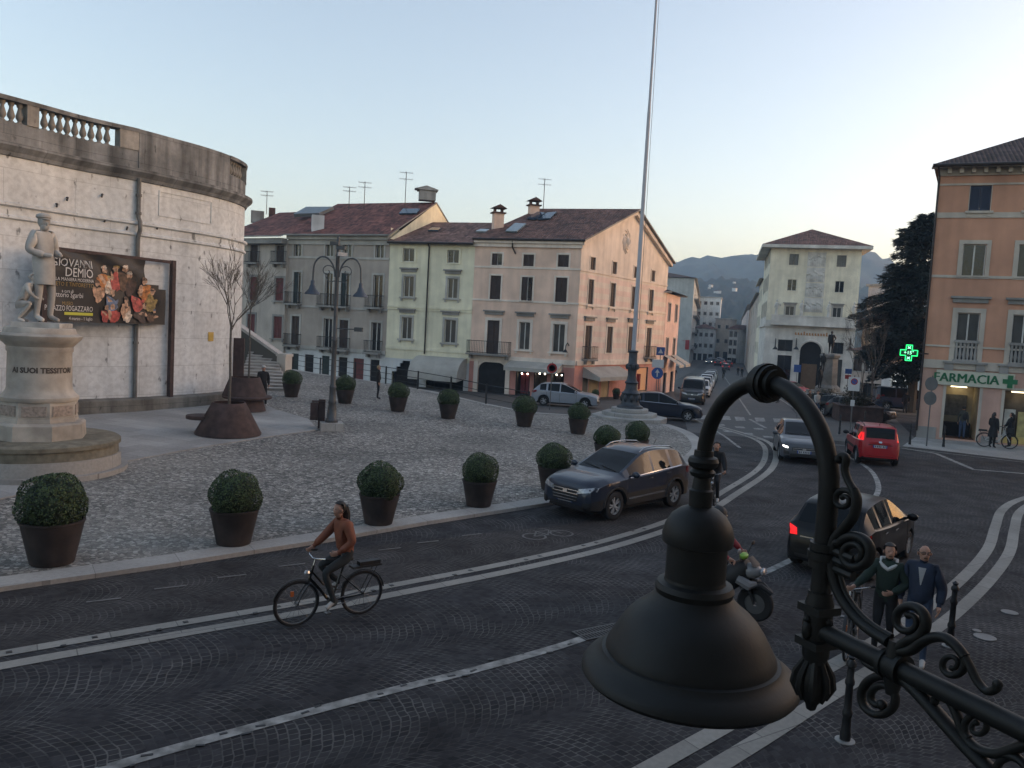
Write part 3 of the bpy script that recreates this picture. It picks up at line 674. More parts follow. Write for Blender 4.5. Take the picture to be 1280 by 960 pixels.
for i, r in enumerate(yr):
    for q in r: FY.window(yel, q, 'glass', .17, M['trim'] if i else M['yellow'], sill=.1 if i else 0, lintel=.4 if i else 0, curtain=i > 0)
b = MB(); FY.box(b, ya[0], ya[1], ya[2], ya[3], -.5, -.6); b.build('carriage_door', M['dark_in'], yel)
b = MB()
for sgn, uc in ((1, ya[0]), (-1, ya[1])):
    w0 = ya[1]-ya[0]; st = [(0,0),(0,-.9),(.15*w0,-.9),(.15*w0,-.5),(.27*w0,-.5),(.27*w0,-.2),(.36*w0,-.2),(.36*w0,0)]
    poly = [FY.w(uc+sgn*x, ya[3]+z, -.02) for x, z in st]; b.prism(poly if sgn > 0 else poly[::-1], Vector((-FY.n.x*.15, -FY.n.y*.15, 0)))
b.build('stepped_arch', M['white_wall'], yel)
shopfront(FY, yel, yshop, M['dark_in'], False)
awn(FY, yel, 524, 584, 446, FY.uz(555,470)[1], 1.9, bulge=1)
b = MB(); up = FY.uz(535.5, 350)[0]; b.cyl(FY.w(up, yzg, .12), FY.w(up, yz_e-.3, .12), .06, n=8); b.tube([FY.w(up, yz_e-.3, .12), FY.w(up, yz_e, .4)], .06, 8); b.tube([FY.w(0, yz_e+.0, .5), FY.w(FY.L, yz_e+.0, .5)], .09, 8); b.build('drainpipe', M['gutter'], yel)
b = MB(); y0 = FY.w(-.1, yz_e+.1, .5); y1 = FY.w(FY.L, yz_e+.1, .5); yrd = FY.uz(565, 276)[1]
y2 = on_roof(600, 276, Vector((y1.x, y1.y, 0)), Vector((y0.x, y0.y, 0)), Vector((y1.x, y1.y, 9))) 
dep = 6.0; rz_ = at_depth(580, 276.5, pf0.y+dep).z
g0 = FY.w(-.1, rz_, -dep); g1 = FY.w(FY.L, rz_, -dep); roof_quad(b, [y0, y1, g1, g0]); roof_quad(b, [FY.w(FY.L, yz_e, -2*dep-.5), FY.w(-.1, yz_e, -2*dep-.5), g0, g1]); b.build('roof', [M['roof_pale'], M['trim_grey']], yel)
YR = lambda x, y: on_roof(x, y, y0, y1, g0)
panel(yel, [YR(535,290), YR(540,286.5), YR(552,287), YR(548,290)], 'skylight', M['solar']); panel(yel, [YR(595,291), YR(601,288.5), YR(612,289), YR(608,291.5)], 'skylight', mat('skylight_pale', (.3,.33,.34), .15))

# ---- the grey house with balconies
gA = cut(yA0, R_(-66), 357)
FG = Facade(gA, yA0-FY.e*.004); gze = FG.uz(420, 299)[1]; gzb = zb
gry = thing('grey_house', 'brown grey four storey house with iron balconies and whitewashed ground floor', 'house', (gA.x, gA.y, gzb), world=True)
gr = [[FG.rect(*Z5(q)) for q in r] for r in (((270,333,308,402),(428,333,468,402),(515,335,558,406),(678,335,720,412)), ((268,480,304,640),(425,485,462,650),(505,485,545,655),(665,495,713,660)), ((258,700,296,848),(418,712,460,862),(497,720,540,870),(655,732,703,885)))]
for r in gr[1:]:
    for i, q in enumerate(r): r[i] = q
ggz = FG.uz(420, 437.5)[1]
Z4b = lambda q: (350+q[0]/4.267, 420+q[1]/4.267, 350+q[2]/4.267, 420+q[3]/4.267)
gd = [FG.rect(*Z4b(q)) for q in ((60,97,98,190),(132,105,178,205),(222,115,262,222),(312,122,358,215),(390,132,445,247),(480,142,528,255))]
gd = [(a, c, ggz-2.6, ggz-.55) for a, c, _, __ in gd]
b = MB(); FG.wall(b, 0, FG.L, gzb, gze, sum(gr, [])+gd, mi_fn=lambda u, z: 1 if z < ggz else 0); back_box(b, None, [yA0-FG.n*10, gA-FG.n*10, gA], gzb, gze)
b.build('wall', [M['grey_wall'], M['white_wall']], gry)
b = MB()
for yy, h, d in ((322.5, .18, .06), (385, .16, .06), (437, .3, .1), (303, .4, .12), (296, .5, .35)): z = FG.uz(425, yy)[1]; FG.box(b, 0, FG.L, z-h/2, z+h/2, d, -.02)
b.build('string_course', M['trim'], gry)
for i, r in enumerate(gr):
    for j, q in enumerate(r): FG.window(gry, q, 'glass' if i == 0 or j % 2 else ('half' if i == 1 else 'shut'), .16, M['trim'], sh=M['sh_green'] if i == 1 else M['sh_brown'])
for i, spans in ((1, ((240,310),(402,478),(482,555),(640,722))), (2, ((235,305),(402,470),(480,552),(635,714)))):
    for (a, c), q in zip(spans, gr[i]): FG.balcony(gry, FG.uz(300+a/4, 370 if i == 1 else 425)[0], FG.uz(300+c/4, 370 if i == 1 else 425)[0], q[2]+.03, .6)
for i, q in enumerate(gd):
    b = MB(); FG.box(b, q[0], q[1], q[2], q[3], -.1, -.16); FG.box(b, (q[0]+q[1])/2-.015, (q[0]+q[1])/2+.015, q[2], q[3], -.09, -.11); b.build('street_door', M['sh_red'] if i == 4 else (M['sh_green'] if i in (0, 2) else M['dark_in']), gry)
b = MB(); h0 = FG.w(-.5, gze+.35, .7); h1 = FG.w(FG.L+.35, gze+.35, .7); dep = 6.5; t = at_depth(500, 258, (gA.y+yA0.y)/2+dep+1).z
k0 = FG.w(-.0, t, -dep); k1 = FG.w(FG.L+.35, t, -dep); roof_quad(b, [h0, h1, k1, k0]); roof_quad(b, [FG.w(FG.L+.35, gze, -2*dep), FG.w(-.5, gze, -2*dep), k0, k1])
b.build('roof', [M['roof_red'], M['trim_grey']], gry)
GR = lambda x, y: on_roof(x, y, h0, h1, k0)
b = MB(); b.add([FG.w(FG.L+.3, gze+.0, .5), FG.w(FG.L+.3, gze-.0, -2*dep), FG.w(FG.L+.3, t-.1, -dep)], [(0,1,2)]); b.build('gable_wall', M['yellow'], gry)
chimney(gry, GR(397,286), 1.0, 1.1, M['white_wall'], False); panel(gry, [GR(499,269), GR(504,263), GR(526,263), GR(521,268.5)], 'skylight', M['solar'])
for x, y, h in ((436,262,2.0),(455,262,2.4),(506,262,3.2)): antenna(gry, GR(x, y), h)
b = MB(); q = k1+Vector((-.9,.2,.5)); b.box(q, (1.4,1.1,.8), .2); b.build('chimney', M['concrete'], gry)
b = MB(); q = q+Vector((0,0,.48)); b.box(q, (1.75,1.35,.1), .2); b.prism([q+Vector((-1.0,-.7,.05)), q+Vector((1.0,-.4,.05)), q+Vector((0,-.55,.35))], Vector((-.2,1.2,0))); b.build('chimney_cap', M['concrete'], [o for o in bpy.data.objects if o.name.startswith('chimney') and o.parent == gry][-1])
# grey canopy roof panel beyond
b = MB(); q = [GR(368,272), GR(384,263), GR(418,263), GR(400,271)]; panel(gry, q, 'roof_hatch', mat('zinc_sheet', (.17,.19,.20), .4, .3), .3)

# ---- the house with red shutters, half behind the terrace wall
rA = cut(gA, R_(-62), 285); FR = Facade(rA, gA+FG.n*.25-FG.e*.01); rze = FR.uz(340, 300)[1]
red = thing('red_shutter_house', 'grey house with closed red shutters beside the terrace wall', 'house', (rA.x, rA.y, gzb), world=True)
rr = [[FR.rect(*Z5(q)) for q in r] for r in (((52,345,90,435),(183,345,222,435)), ((50,503,85,622),(178,510,218,624)), ((38,690,75,800),(168,702,210,812)))]
b = MB(); FR.wall(b, 0, FR.L, gzb, rze, sum(rr, [])); back_box(b, None, [FR.B, FR.B-FR.n*8, rA-FR.n*8, rA], gzb, rze); b.build('wall', M['grey_wall2'], red)
for i, r in enumerate(rr):
    for q in r: FR.window(red, q, 'shut', .18, M['trim_grey'], sill=.1 if i else 0, sh=M['sh_red'] if i else M['sh_brown'])
for q in rr[0]: FR.balcony(red, q[0]-.3, q[1]+.3, q[2]+.02, .5)
b = MB(); h0 = FR.w(-.5, rze+.3, .8); h1 = FR.w(FR.L+.05, rze+.3, .8); tz = at_depth(330, 264, rA.y+5).z; k0 = FR.w(-.5, tz, -6); k1 = FR.w(FR.L+.05, tz, -6); roof_quad(b, [h0, h1, k1, k0]); roof_quad(b, [FR.w(FR.L, rze, -12), FR.w(-.5, rze, -12), k0, k1]); b.build('roof', [M['roof_red'], M['trim_grey']], red)
b = MB(); FR.box(b, 0, FR.L, rze-.35, rze+.1, .6, -.02); b.build('eave_cornice', M['trim_grey'], red)
RR = lambda x, y: on_roof(x, y, h0, h1, k0)
chimney(red, RR(340,268), .6, .6, M['roof_brown'], False); antenna(red, RR(333,268), 2.2); chimney(red, RR(322,268), 1.2, .3, M['concrete'], False)

# ------------------------------------------------------------------ the curved terrace wall on the left
def text_part(txt, size, fn, m, parent, name='lettering', depth=.01, align='CENTER', sx=1., bold=0., width=None):
    cu = bpy.data.curves.new('t', 'FONT'); cu.body = txt; cu.size = size; cu.align_x = align; cu.align_y = 'CENTER'; cu.resolution_u = 2; cu.offset = bold
    o = bpy.data.objects.new('t', cu); COL.objects.link(o); bpy.context.view_layer.update()
    me = bpy.data.meshes.new_from_object(o.evaluated_get(bpy.context.evaluated_depsgraph_get())); bpy.data.objects.remove(o); bpy.data.curves.remove(cu)
    if width: sx = width/(max(v.co.x for v in me.vertices)-min(v.co.x for v in me.vertices))
    b = MB(); vs = [fn(v.co.x*sx, v.co.y, depth) for v in me.vertices]; b.add(vs, [tuple(p.vertices) for p in me.polygons]); bpy.data.meshes.remove(me)
    return b.build(name, m, parent)
def old_wall(name, c, st, joint):
    k = NT(name, .9); t = k.t; uv = k.tc.outputs['UV']
    br = k.n('ShaderNodeTexBrick'); br.inputs['Scale'].default_value = 1; br.inputs['Brick Width'].default_value = 2.6; br.inputs['Row Height'].default_value = 1.15; br.inputs['Mortar Size'].default_value = .012; br.inputs['Mortar Smooth'].default_value = .3
    br.inputs['Color1'].default_value = c+(1,); br.inputs['Color2'].default_value = tuple(x*.94 for x in c)+(1,); br.inputs['Mortar'].default_value = tuple(x*joint for x in c)+(1,); lk(t, uv, br.inputs['Vector'])
    def sn(scale, vec, lo, hi, a, b):
        mp = k.n('ShaderNodeMapping'); mp.inputs['Scale'].default_value = vec; lk(t, uv, mp.inputs[0]); return k.ramp(k.noise(scale, 8, mp.outputs[0]), [(lo, a), (hi, b)])
    col = k.mix(br.outputs['Color'], sn(1, (1.6,.18,1), .36, .6, 1-st, 1.05)); col = k.mix(col, sn(.55, (1,1,1), .34, .6, 1-st*.7, 1.05)); col = k.mix(col, sn(5, (1,1,1), .35, .6, .86, 1.04))
    col = k.mix(col, sn(3.0, (1,.5,1), .30, .36, .35, 1.0))
    k.col(col); k.bump(k.noise(12, 6), .2, .02); return k.m
M['old_wall'] = old_wall('weathered_terrace_plaster', (.62,.64,.64), .12, .72); M['parapet'] = old_wall('blackened_stone', (.25,.262,.268), .62, .6); M['ledge'] = old_wall('mossy_ledge_stone', (.21,.20,.175), .5, .6)
ZC = 10.05
cpx = [(-60,163),(0,176),(53,187.6),(106,199.5),(172,212),(212,220.8),(255,230.5),(287,239.4),(303,246)]
WP = [hit(x, y, lambda a, c: ZC).xy for x, y in cpx]
dl = (WP[0]-WP[2]).normalized(); WP = [WP[0]+dl*14, WP[0]+dl*6]+WP
t_ = (WP[-1]-WP[-2]).normalized(); q = WP[-1]
for k in range(1, 8):
    a = .26*k; c_, s_ = math.cos(a), math.sin(a); tt = Vector((t_.x*c_-t_.y*s_, t_.x*s_+t_.y*c_)); q = q+tt*1.0; WP.append(q)
WP.append(q+tt*6)
WPATH = catmull(WP, 5); WN = []; WS = [0.]
for i, p in enumerate(WPATH):
    t = (WPATH[min(i+1, len(WPATH)-1)]-WPATH[max(i-1, 0)]).normalized(); WN.append(Vector((t.y, -t.x)))
    if i: WS.append(WS[-1]+(p-WPATH[i-1]).length)
def wpt(s, z, d):
    s = max(0, min(WS[-1]-1e-4, s)); i = max(0, [k for k in range(len(WS)) if WS[k] <= s][-1]); i = min(i, len(WS)-2); f = (s-WS[i])/(WS[i+1]-WS[i]); p = WPATH[i].lerp(WPATH[i+1], f)+WN[i].lerp(WN[i+1], f).normalized()*d
    return Vector((p.x, p.y, z))
def w_at(px):     # arc length where the wall meets a photo column (roughly vertical lean ignored)
    best = None
    for i in range(len(WPATH)):
        v = Vector((WPATH[i].x, WPATH[i].y, ZC))-CP; x = 640+FOC*v.dot(CR)/v.dot(_F)
        if v.dot(_F) > 1 and (best is None or abs(x-px) < best[0]) and i < 2*5+9*5: best = (abs(x-px), i, x)
    i = best[1]; j = i+1
    v = Vector((WPATH[j].x, WPATH[j].y, ZC))-CP; x2 = 640+FOC*v.dot(CR)/v.dot(_F)
    return WS[i]+(WS[j]-WS[i])*((px-best[2])/(x2-best[2]) if abs(x2-best[2]) > .01 else 0)
def sweep(mb, s0, s1, prof, mi=0, cap=True, step=.6):
    n = max(1, int((s1-s0)/step)); rows = [[wpt(s0+(s1-s0)*i/n, z, d) for d, z in prof] for i in range(n+1)]; m = len(prof); vs = sum(rows, []); fs = []; uv = []
    for i in range(n):
        a, c = s0+(s1-s0)*i/n, s0+(s1-s0)*(i+1)/n
        for k in range(m-1): fs.append((i*m+k, (i+1)*m+k, (i+1)*m+k+1, i*m+k+1)); uv.append([(a, prof[k][1]+prof[k][0]), (c, prof[k][1]+prof[k][0]), (c, prof[k+1][1]+prof[k+1][0]), (a, prof[k+1][1]+prof[k+1][0])])
    mb.add(vs, fs, mi, False, uv)
    if cap: mb.add(rows[0], [tuple(range(m))]); mb.add(rows[-1], [tuple(range(m-1, -1, -1))])
terr = thing('terrace_wall', 'tall curved cream terrace wall with blackened parapet and stone balustrade', 'wall', (WPATH[20].x, WPATH[20].y, .4), world=True)
SE = WS[-1]
b = MB(); sweep(b, 0, SE, [(0,0),(0,7.46),(.10,7.5),(.10,7.58),(.03,7.62),(.03,7.88),(.15,7.93),(.15,8.02),(0,8.06),(0,9.62)]); b.build('wall', M['old_wall'], terr)
b = MB(); sweep(b, 0, w_at(289), [(.38,0),(.38,.98),(.3,1.02),(-.05,1.06)]); b.build('ledge', M['ledge'], terr)
b = MB(); sweep(b, 0, SE, [(-.02,9.6),(.08,9.62),(.14,9.75),(.34,9.93),(.34,10.05),(.02,10.09),(-.02,10.09)]); b.build('cornice', M['parapet'], terr)
b = MB(); sweep(b, 0, SE, [(.0,10.07),(.0,10.78),(-.42,10.78),(-.42,8.5)]); 
sa, sb_ = w_at(173), w_at(286)
sweep(b, sa, sb_, [(.03,10.1),(.03,11.62),(-.4,11.64),(-.4,10.1)]); b.build('parapet', M['parapet'], terr)
M['balu'] = old_wall('grey_baluster_stone', (.34,.325,.295), .45, .8)
b = MB(); sweep(b, 0, sa, [(.06,11.48),(.08,11.62),(-.48,11.64),(-.45,11.48),(.06,11.48)]); sweep(b, sb_, SE, [(.06,11.48),(.08,11.62),(-.48,11.64),(-.45,11.48),(.06,11.48)]); b.build('coping', M['parapet'], terr)
def wpost(s0, s1):
    b = MB(); sweep(b, s0, s1, [(.04,10.78),(.04,11.49),(-.42,11.49),(-.42,10.78)]); b.build('pedestal', M['balu'], terr)
posts = [(w_at(33), w_at(48)), (w_at(149), sa-.02), (w_at(-70)-1, w_at(-70)), (w_at(306), w_at(306)+.8)]
for q in posts: wpost(*q)
bal = MB(); bal.lathe([(.10,0),(.10,.05),(.07,.07),(.06,.1),(.12,.2),(.125,.27),(.065,.48),(.06,.55),(.095,.6),(.10,.62),(.10,.70)], (0,0,0), 10)
b0 = None; s = w_at(-64)
while s < SE-5:
    if not (sa-.1 < s < sb_+.1) and not any(a-.12 < s < c+.12 for a, c in posts):
        p = wpt(s, 10.78, -.2)
        if b0 is None: b0 = bal.build('baluster', M['balu']); c = b0
        else: c = b0.copy(); COL.objects.link(c)
        c.parent = terr; c.location = p-WC[terr.name]
    s += .29
b = MB(); sp = w_at(172.5); b.tube([wpt(sp,.9,.1), wpt(sp,7.4,.1), wpt(sp,7.7,.24), wpt(sp,8.0,.24), wpt(sp,8.2,.1), wpt(sp,9.7,.1)], .085, 8)
for z in (3.2,5.4,8.3,9.0): b.tube([wpt(sp,z,.1), wpt(sp,z+.1,.1)], .12, 8)
b.build('drainpipe', mat('stained_lead_pipe', (.14,.135,.125), .7, var=.3), terr)
b = MB()
for px, py in ((84,247),(128,243),(226,226),(132,274),(160,284),(197,283),(71,255),(268,237)):
    d = ray(px, py); s = w_at(px); p = wpt(s, 0, 0); z = CP.z+d.z*((p.y)/d.y); b.tube([wpt(s,z,-.05), wpt(s,z,.07), wpt(s-.05,z-.12,.1)], .035, 5)
b.build('drain_spout', M['iron'], terr)
b = MB()
def wall_z(px, py): s = w_at(px); d = ray(px, py); return s, CP.z+d.z*(wpt(s,0,0).y/d.y)
a_, c_ = wall_z(199,243), wall_z(266,278)
for s0, s1, z0, z1 in ((a_[0],c_[0],9.36,9.42),(a_[0],c_[0],8.4,8.46),(a_[0],a_[0]+.08,8.46,9.36),(c_[0]-.08,c_[0],8.46,9.36)): sweep(b, s0, s1, [(.0,z0),(.03,z0),(.03,z1),(.0,z1)])
b.build('wall_panel_moulding', M['old_wall'], terr)
b = MB(); s, z = wall_z(268, 421); q = [wpt(s-.16,z-.2,.02), wpt(s+.18,z-.2,.02), wpt(s+.18,z+.2,.02), wpt(s-.16,z+.2,.02)]; b.prism(q, (wpt(s,0,.02)-wpt(s,0,0))*.6)
yp = b.build('notice_plate', mat('yellow_plate', (.45,.30,.06), .6)); tag(yp, 'small yellow notice plate fixed to the terrace wall', 'sign')

# stairs behind the end of the terrace wall
S0 = P(308, 487); S1 = P(354, 484)
st = thing('stone_stairs', 'flight of stone steps with sloping parapet rising behind the terrace wall', 'stairs', tuple(S0), world=True)
b = MB(); up = Vector((-.18,.98)); rt = Vector((.98,.18)); w0 = 3.2
for k in range(12):
    p = S0.xy+up*(k*.36)+rt*(-.5+.0*k); z = S0.z+.15*(k+1)
    if 1: b.para(Vector((p.x, p.y, S0.z-.2)), Vector((rt.x, rt.y, 0))*(2.75-k*.13), Vector((up.x, up.y, 0))*.37, Vector((0,0,z-S0.z+.2)))
    q = p-up*.04; b.para(Vector((q.x, q.y, z-.045)), Vector((rt.x, rt.y, 0))*(2.75-k*.13), Vector((up.x, up.y, 0))*.4, Vector((0,0,.05)), 1)
b.build('steps', [M['concrete'], mat('worn_step_edge', (.40,.39,.37), .85, var=.15)], st)
b = MB(); b0_ = P(354, 482).xy; FP = Facade(b0_+rt*-3.4+up*2.2, b0_)
b.prism([FP.w(0, .3), FP.w(FP.L-.45, .3), FP.w(FP.L-.45, 2.35), FP.w(0, 4.15)], Vector((-FP.n.x, -FP.n.y, 0))*.35); b.build('parapet', M['ledge'], st)
b = MB(); b.prism([FP.w(-.1, 4.2, .06), FP.w(FP.L-.4, 2.36, .06), FP.w(FP.L-.4, 2.52, .06), FP.w(-.1, 4.38, .06)], Vector((-FP.n.x, -FP.n.y, 0))*.47); b.build('coping', mat('pale_coping', (.42,.40,.37), .85, var=.15), st)
b = MB(); FP.box(b, FP.L-.45, FP.L+.15, .3, 2.35, .06, -.5); FP.box(b, FP.L-.5, FP.L+.2, 2.35, 2.5, .1, -.55); b.build('end_pillar', M['trim'], st)

# ------------------------------------------------------------------ the banner on its steel frame
pR = P(212, 511); pL = P(52, 528)
FBn = Facade(pL.xy, pR.xy)
ban = thing('banner_frame', 'brown steel frame carrying the black exhibition banner on the terrace wall', 'banner frame', tuple(pR), world=True)
M['corten'] = mat('rusty_steel', (.060,.036,.032), .8, var=.25, scale=4, dirt=.3, dscale=2)
zt = FBn.uz(214, 326)[1]; zt2 = FBn.uz(75, 314)[1]
for u in (.0, FBn.L): 
    b = MB(); FBn.box(b, u-.09, u+.09, .2, zt+.02, .09, -.09); b.build('post', M['corten'], ban)
b = MB(); FBn.box(b, .09, FBn.L-.09, zt-.12, zt, .04, -.04); b.build('top_rail', M['corten'], ban)
bu0, bu1 = FBn.uz(55, 360)[0], FBn.uz(206, 365)[0]; bz0, bz1 = FBn.uz(206, 406)[1], zt-.1
bann = thing('exhibition_banner', 'black banner with white lettering and a crowd of colourful painted figures', 'banner', tuple(FBn.w(bu0, bz0)), world=True)
BW, BH = bu1-bu0, bz1-bz0
rip = lambda u, v: .05+.03*math.sin(u*2.1+v*3)+.02*math.sin(u*5-v*2)+(.05*math.sin((u+v*2.4)*3.2) if v > BH*.8 else 0)
bf = lambda x, y, d=0: FBn.w(bu0+x, bz0+y, rip(x, y)+.02+d)
b = MB(); nx, ny = 40, 16; cut_x = BW*.79
idx = {}
for i in range(nx+1):
    for j in range(ny+1): idx[i, j] = len(b.v); b.v.append(bf(BW*i/nx, BH*j/ny, -.02))
fs = []
for i in range(nx):
    for j in range(ny):
        if BW*(i+.5)/nx > cut_x and BH*(j+.5)/ny > BH*(.62 if (i+.5)/nx < .93 else .55): continue
        fs.append((idx[i,j], idx[i+1,j], idx[i+1,j+1], idx[i,j+1]))
v_ = b.v; b.v = []; b.add(v_, fs, 0, True); b.build('cloth', mat('black_banner_cloth', (.012,.012,.013), .55, var=.3, scale=2), bann)
cx = BW*.245
M['wht'] = mat('white_print', (.55,.55,.54), .6, var=0); M['ochre'] = mat('ochre_print', (.30,.20,.06), .6, var=0); M['yelp'] = mat('yellow_print', (.5,.5,.05), .6, var=0)
tx = lambda X, Y: (lambda x, y, d: bf(X+x, Y+y, d))
xr = BW*.355
for s, y, sz_, m, al in (('GIOVANNI', .83, .40, 'wht', 'RIGHT'), ('DEMIO', .70, .46, 'wht', 'RIGHT'), ('UN PITTORE ALLA MANIERA MODERNA', .60, .17, 'wht', 'RIGHT'), ('TRA VENETO E TINTORETTO', .53, .2, 'ochre', 'RIGHT'), ('a cura di', .435, .17, 'wht', 'CENTER'), ('Vittorio Sgarbi', .38, .26, 'wht', 'CENTER'), ('MUSEO', .26, .18, 'ochre', 'CENTER'), ('PALAZZO FOGAZZARO', .19, .27, 'wht', 'RIGHT'), ('4 marzo - 1 luglio', .05, .17, 'wht', 'RIGHT')):
    text_part(s, sz_, tx(xr+(.02 if al == 'RIGHT' else -1.0), BH*y), M[m], bann, align=al, width={'GIOVANNI': 1.62, 'DEMIO': 1.12, 'PALAZZO FOGAZZARO': 1.9, 'Vittorio Sgarbi': 1.25}.get(s), sx=.8, bold=0)
b = MB(); b.add([bf(xr-1.15, BH*.10, .012), bf(xr+.03, BH*.10, .012), bf(xr+.03, BH*.14, .012), bf(xr-1.15, BH*.14, .012)], [(0,1,2,3)]); b.build('yellow_stripe', M['yelp'], bann)
FL = {'s': (.42,.26,.17), 'o': (.40,.15,.04), 'r': (.36,.06,.05), 'b': (.10,.14,.22), 'w': (.5,.42,.34), 'd': (.09,.05,.03), 'k': (.05,.03,.025), 'g': (.28,.20,.07)}
keys = list(FL); rnd = random.Random(5)
blobs = []   # stand-in painting: simple robed figures
def fig(x, y, h, robe, lean=0., hair='d'):
    blobs.append((x, y, h*.25, h*.36, robe, lean)); blobs.append((x+lean*.3-h*.1, y+h*.1, h*.09, h*.26, 's', .5+lean)); blobs.append((x+h*.15, y-h*.05, h*.1, h*.3, robe, -.5)); blobs.append((x+lean*h*.3, y+h*.48, h*.115, h*.14, 's', 0)); blobs.append((x+lean*h*.3, y+h*.56, h*.12, h*.07, hair, 0))
for q in ((.44,.6,1.2,'o',.2,'w'),(.40,.42,1.0,'s',-.3,'d'),(.485,.52,.9,'w',.1,'g'),(.55,.62,1.2,'r',-.1,'g'),(.61,.64,1.2,'d',.1,'w'),(.665,.56,1.15,'k',-.2,'w'),(.80,.48,1.2,'o',-.15,'d'),(.85,.33,1.2,'g',.2,'k'),(.50,.28,1.1,'b',.3,'s'),(.46,.1,.8,'r',.2,'s'),(.53,.1,.9,'r',-.4,'s'),(.62,.2,1.0,'s',.15,'d'),(.64,.1,.8,'w',-.4,'d'),(.73,.3,1.2,'r',.5,'s'),(.75,.12,1.0,'k',.9,'k'),(.85,.1,.7,'d',1.2,'b')): fig(q[0]*BW, q[1]*BH, q[2]*BH*.33, *q[3:])
b = MB()
for i, (x, y, rx, ry, k, ln) in enumerate(blobs):
    vs = []
    for j in range(14):
        a = 2*math.pi*j/14; r = 1+.18*math.sin(3*a+i)+.1*math.sin(5*a+2*i); ux, uy = rx*r*math.cos(a), ry*r*math.sin(a); vs.append(bf(min(x+ux*math.cos(ln)-uy*math.sin(ln), BW*.93), max(.03, y+ux*math.sin(ln)+uy*math.cos(ln)), .004+.0006*i))
    b.add(vs, [tuple(range(14))], keys.index(k))
b.build('painted_figures', [mat('print_'+k, c, .6, var=.7, scale=7) for k, c in (('flesh', FL['s']), ('orange', FL['o']), ('red', FL['r']), ('blue', FL['b']), ('ivory', FL['w']), ('umber', FL['d']), ('black', FL['k']), ('gold', FL['g']))], bann)

# ------------------------------------------------------------------ pharmacy
A = G(1146, 547).xy; B = cut(A, R_(113), 1395); FPh = Facade(A, B)
pe = FPh.uz(1200, 209)[1]; pz0 = -.2
M['orange'] = plaster('orange_plaster', (.375,.20,.13), dirt=.15); M['salm'] = plaster('salmon_ground_floor', (.38,.24,.19)); M['stone_l'] = plaster('cream_stone', (.36,.32,.27), dirt=.2)
pha = thing('pharmacy_building', 'orange plastered corner building with pharmacy shop and balustraded first floor windows', 'building', (A.x, A.y, pz0), world=True)
Zr = lambda q: (1080+q[0]/4.364, 380+q[1]/4.364, 1080+q[2]/4.364, 380+q[3]/4.364)
Z8 = lambda q: (1040+q[0]/4, 160+q[1]/4, 1040+q[2]/4, 160+q[3]/4)
w3 = [FPh.rect(*Z8((688,287,795,415)))]; w2 = [FPh.rect(*Z8((650,580,768,745)))]; w1 = [FPh.rect(*Zr((500,40,625,315)))]
w1[0] = (w1[0][0], w1[0][1], FPh.uz(1207, 452)[1], FPh.uz(1211, 391)[1])
stp = FPh.uz(1279, 430)[0]-FPh.uz(1209, 430)[0]
for w_ in (w3, w2, w1):
    q = w_[0]
    for k in range(1, int((FPh.L-q[1])/stp)+1): w_.append((q[0]+stp*k, q[1]+stp*k, q[2], q[3]))
sh1 = FPh.rect(1180, 483, 1222, 551); sh1 = (sh1[0], sh1[1], pz0+.22, sh1[3]); sh2 = FPh.rect(1253.5, 489, 1300, 551); sh2 = (sh2[0], sh2[1]+.6, pz0+.22, sh2[3])
zgp = FPh.uz(1200, 456.5)[1]
b = MB(); FPh.wall(b, 0, FPh.L, pz0, pe, w3+w2+w1+[sh1, sh2], mi_fn=lambda u, z: 1 if z < zgp else 0)
sdv = Vector((math.sin(R_(31)), math.cos(R_(31)))); back_box(b, None, [B, B+sdv*14, A+sdv*14, A], pz0, pe); b.build('wall', [M['orange'], M['salm']], pha)
b = MB()
for py, h, d in ((230.5, .1, .05), (269, .28, .06), (346, .14, .05), (434, .1, .06), (457, .45, .09)): z = FPh.uz(1210, py)[1]; FPh.box(b, 0, FPh.L, z-h/2, z+h/2, d, -.02)
FPh.box(b, -.05, FPh.L, pe-.45, pe-.08, .12, -.02); b.build('string_course', M['stone_l'], pha)
b = MB()
k = .3
while k < FPh.L: FPh.box(b, k, k+.18, pe-.36, pe-.07, .42, .1); k += .55
FPh.box(b, -.45, FPh.L+.1, pe-.07, pe+.02, .75, -.02); b.build('eave_brackets', M['stone_l'], pha)
for q in w3: FPh.window(pha, q, 'shut', .03, M['stone_l'], sill=.1, sh=M['sh_blue'])
for q in w2: FPh.window(pha, q, 'glass', .2, M['stone_l'], sill=.0)
for q in w1:
    FPh.window(pha, q, 'glass', .24, M['stone_l'], lintel=.5, curtain=True)
    bt = MB(); FPh.box(bt, q[0]-.05, q[1]+.05, q[2]+.98, q[2]+1.12, .16, -.06); bt.build('handrail', M['trim_grey'], pha); bb = MB(); FPh.box(bb, q[0]-.05, q[1]+.05, q[2]-.02, q[2]+.1, .16, -.06); FPh.box(bb, q[0]-.4, q[0]+.0, q[2]-.5, q[2]-.1, .2, 0); FPh.box(bb, q[1]-.0, q[1]+.4, q[2]-.5, q[2]-.1, .2, 0); FPh.box(bb, q[0]-.5, q[1]+.5, q[2]-.12, q[2]-.021, .28, 0); o = bb.build('window_balustrade', M['trim_grey'], pha)
    for i in range(6):
        c = MB(); c.lathe([(.07,0),(.05,.06),(.085,.25),(.05,.55),(.045,.7),(.07,.82),(.07,.885)], FPh.w(q[0]+(q[1]-q[0])*(i+.5)/6, q[2]+.099, .05), 8); c.build('baluster', M['trim_grey'], o)
b = MB(); ov = .8; a0 = FPh.w(-.45, pe+.03, ov); a1 = FPh.w(FPh.L+1, pe+.03, ov); bk = Vector((sdv.x, sdv.y, 0))*7; rp = Vector((A.x, A.y, pe+3.6))+bk+Vector((FPh.e.x, FPh.e.y, 0))*5.5; rq = Vector((B.x, B.y, pe+3.6))+bk
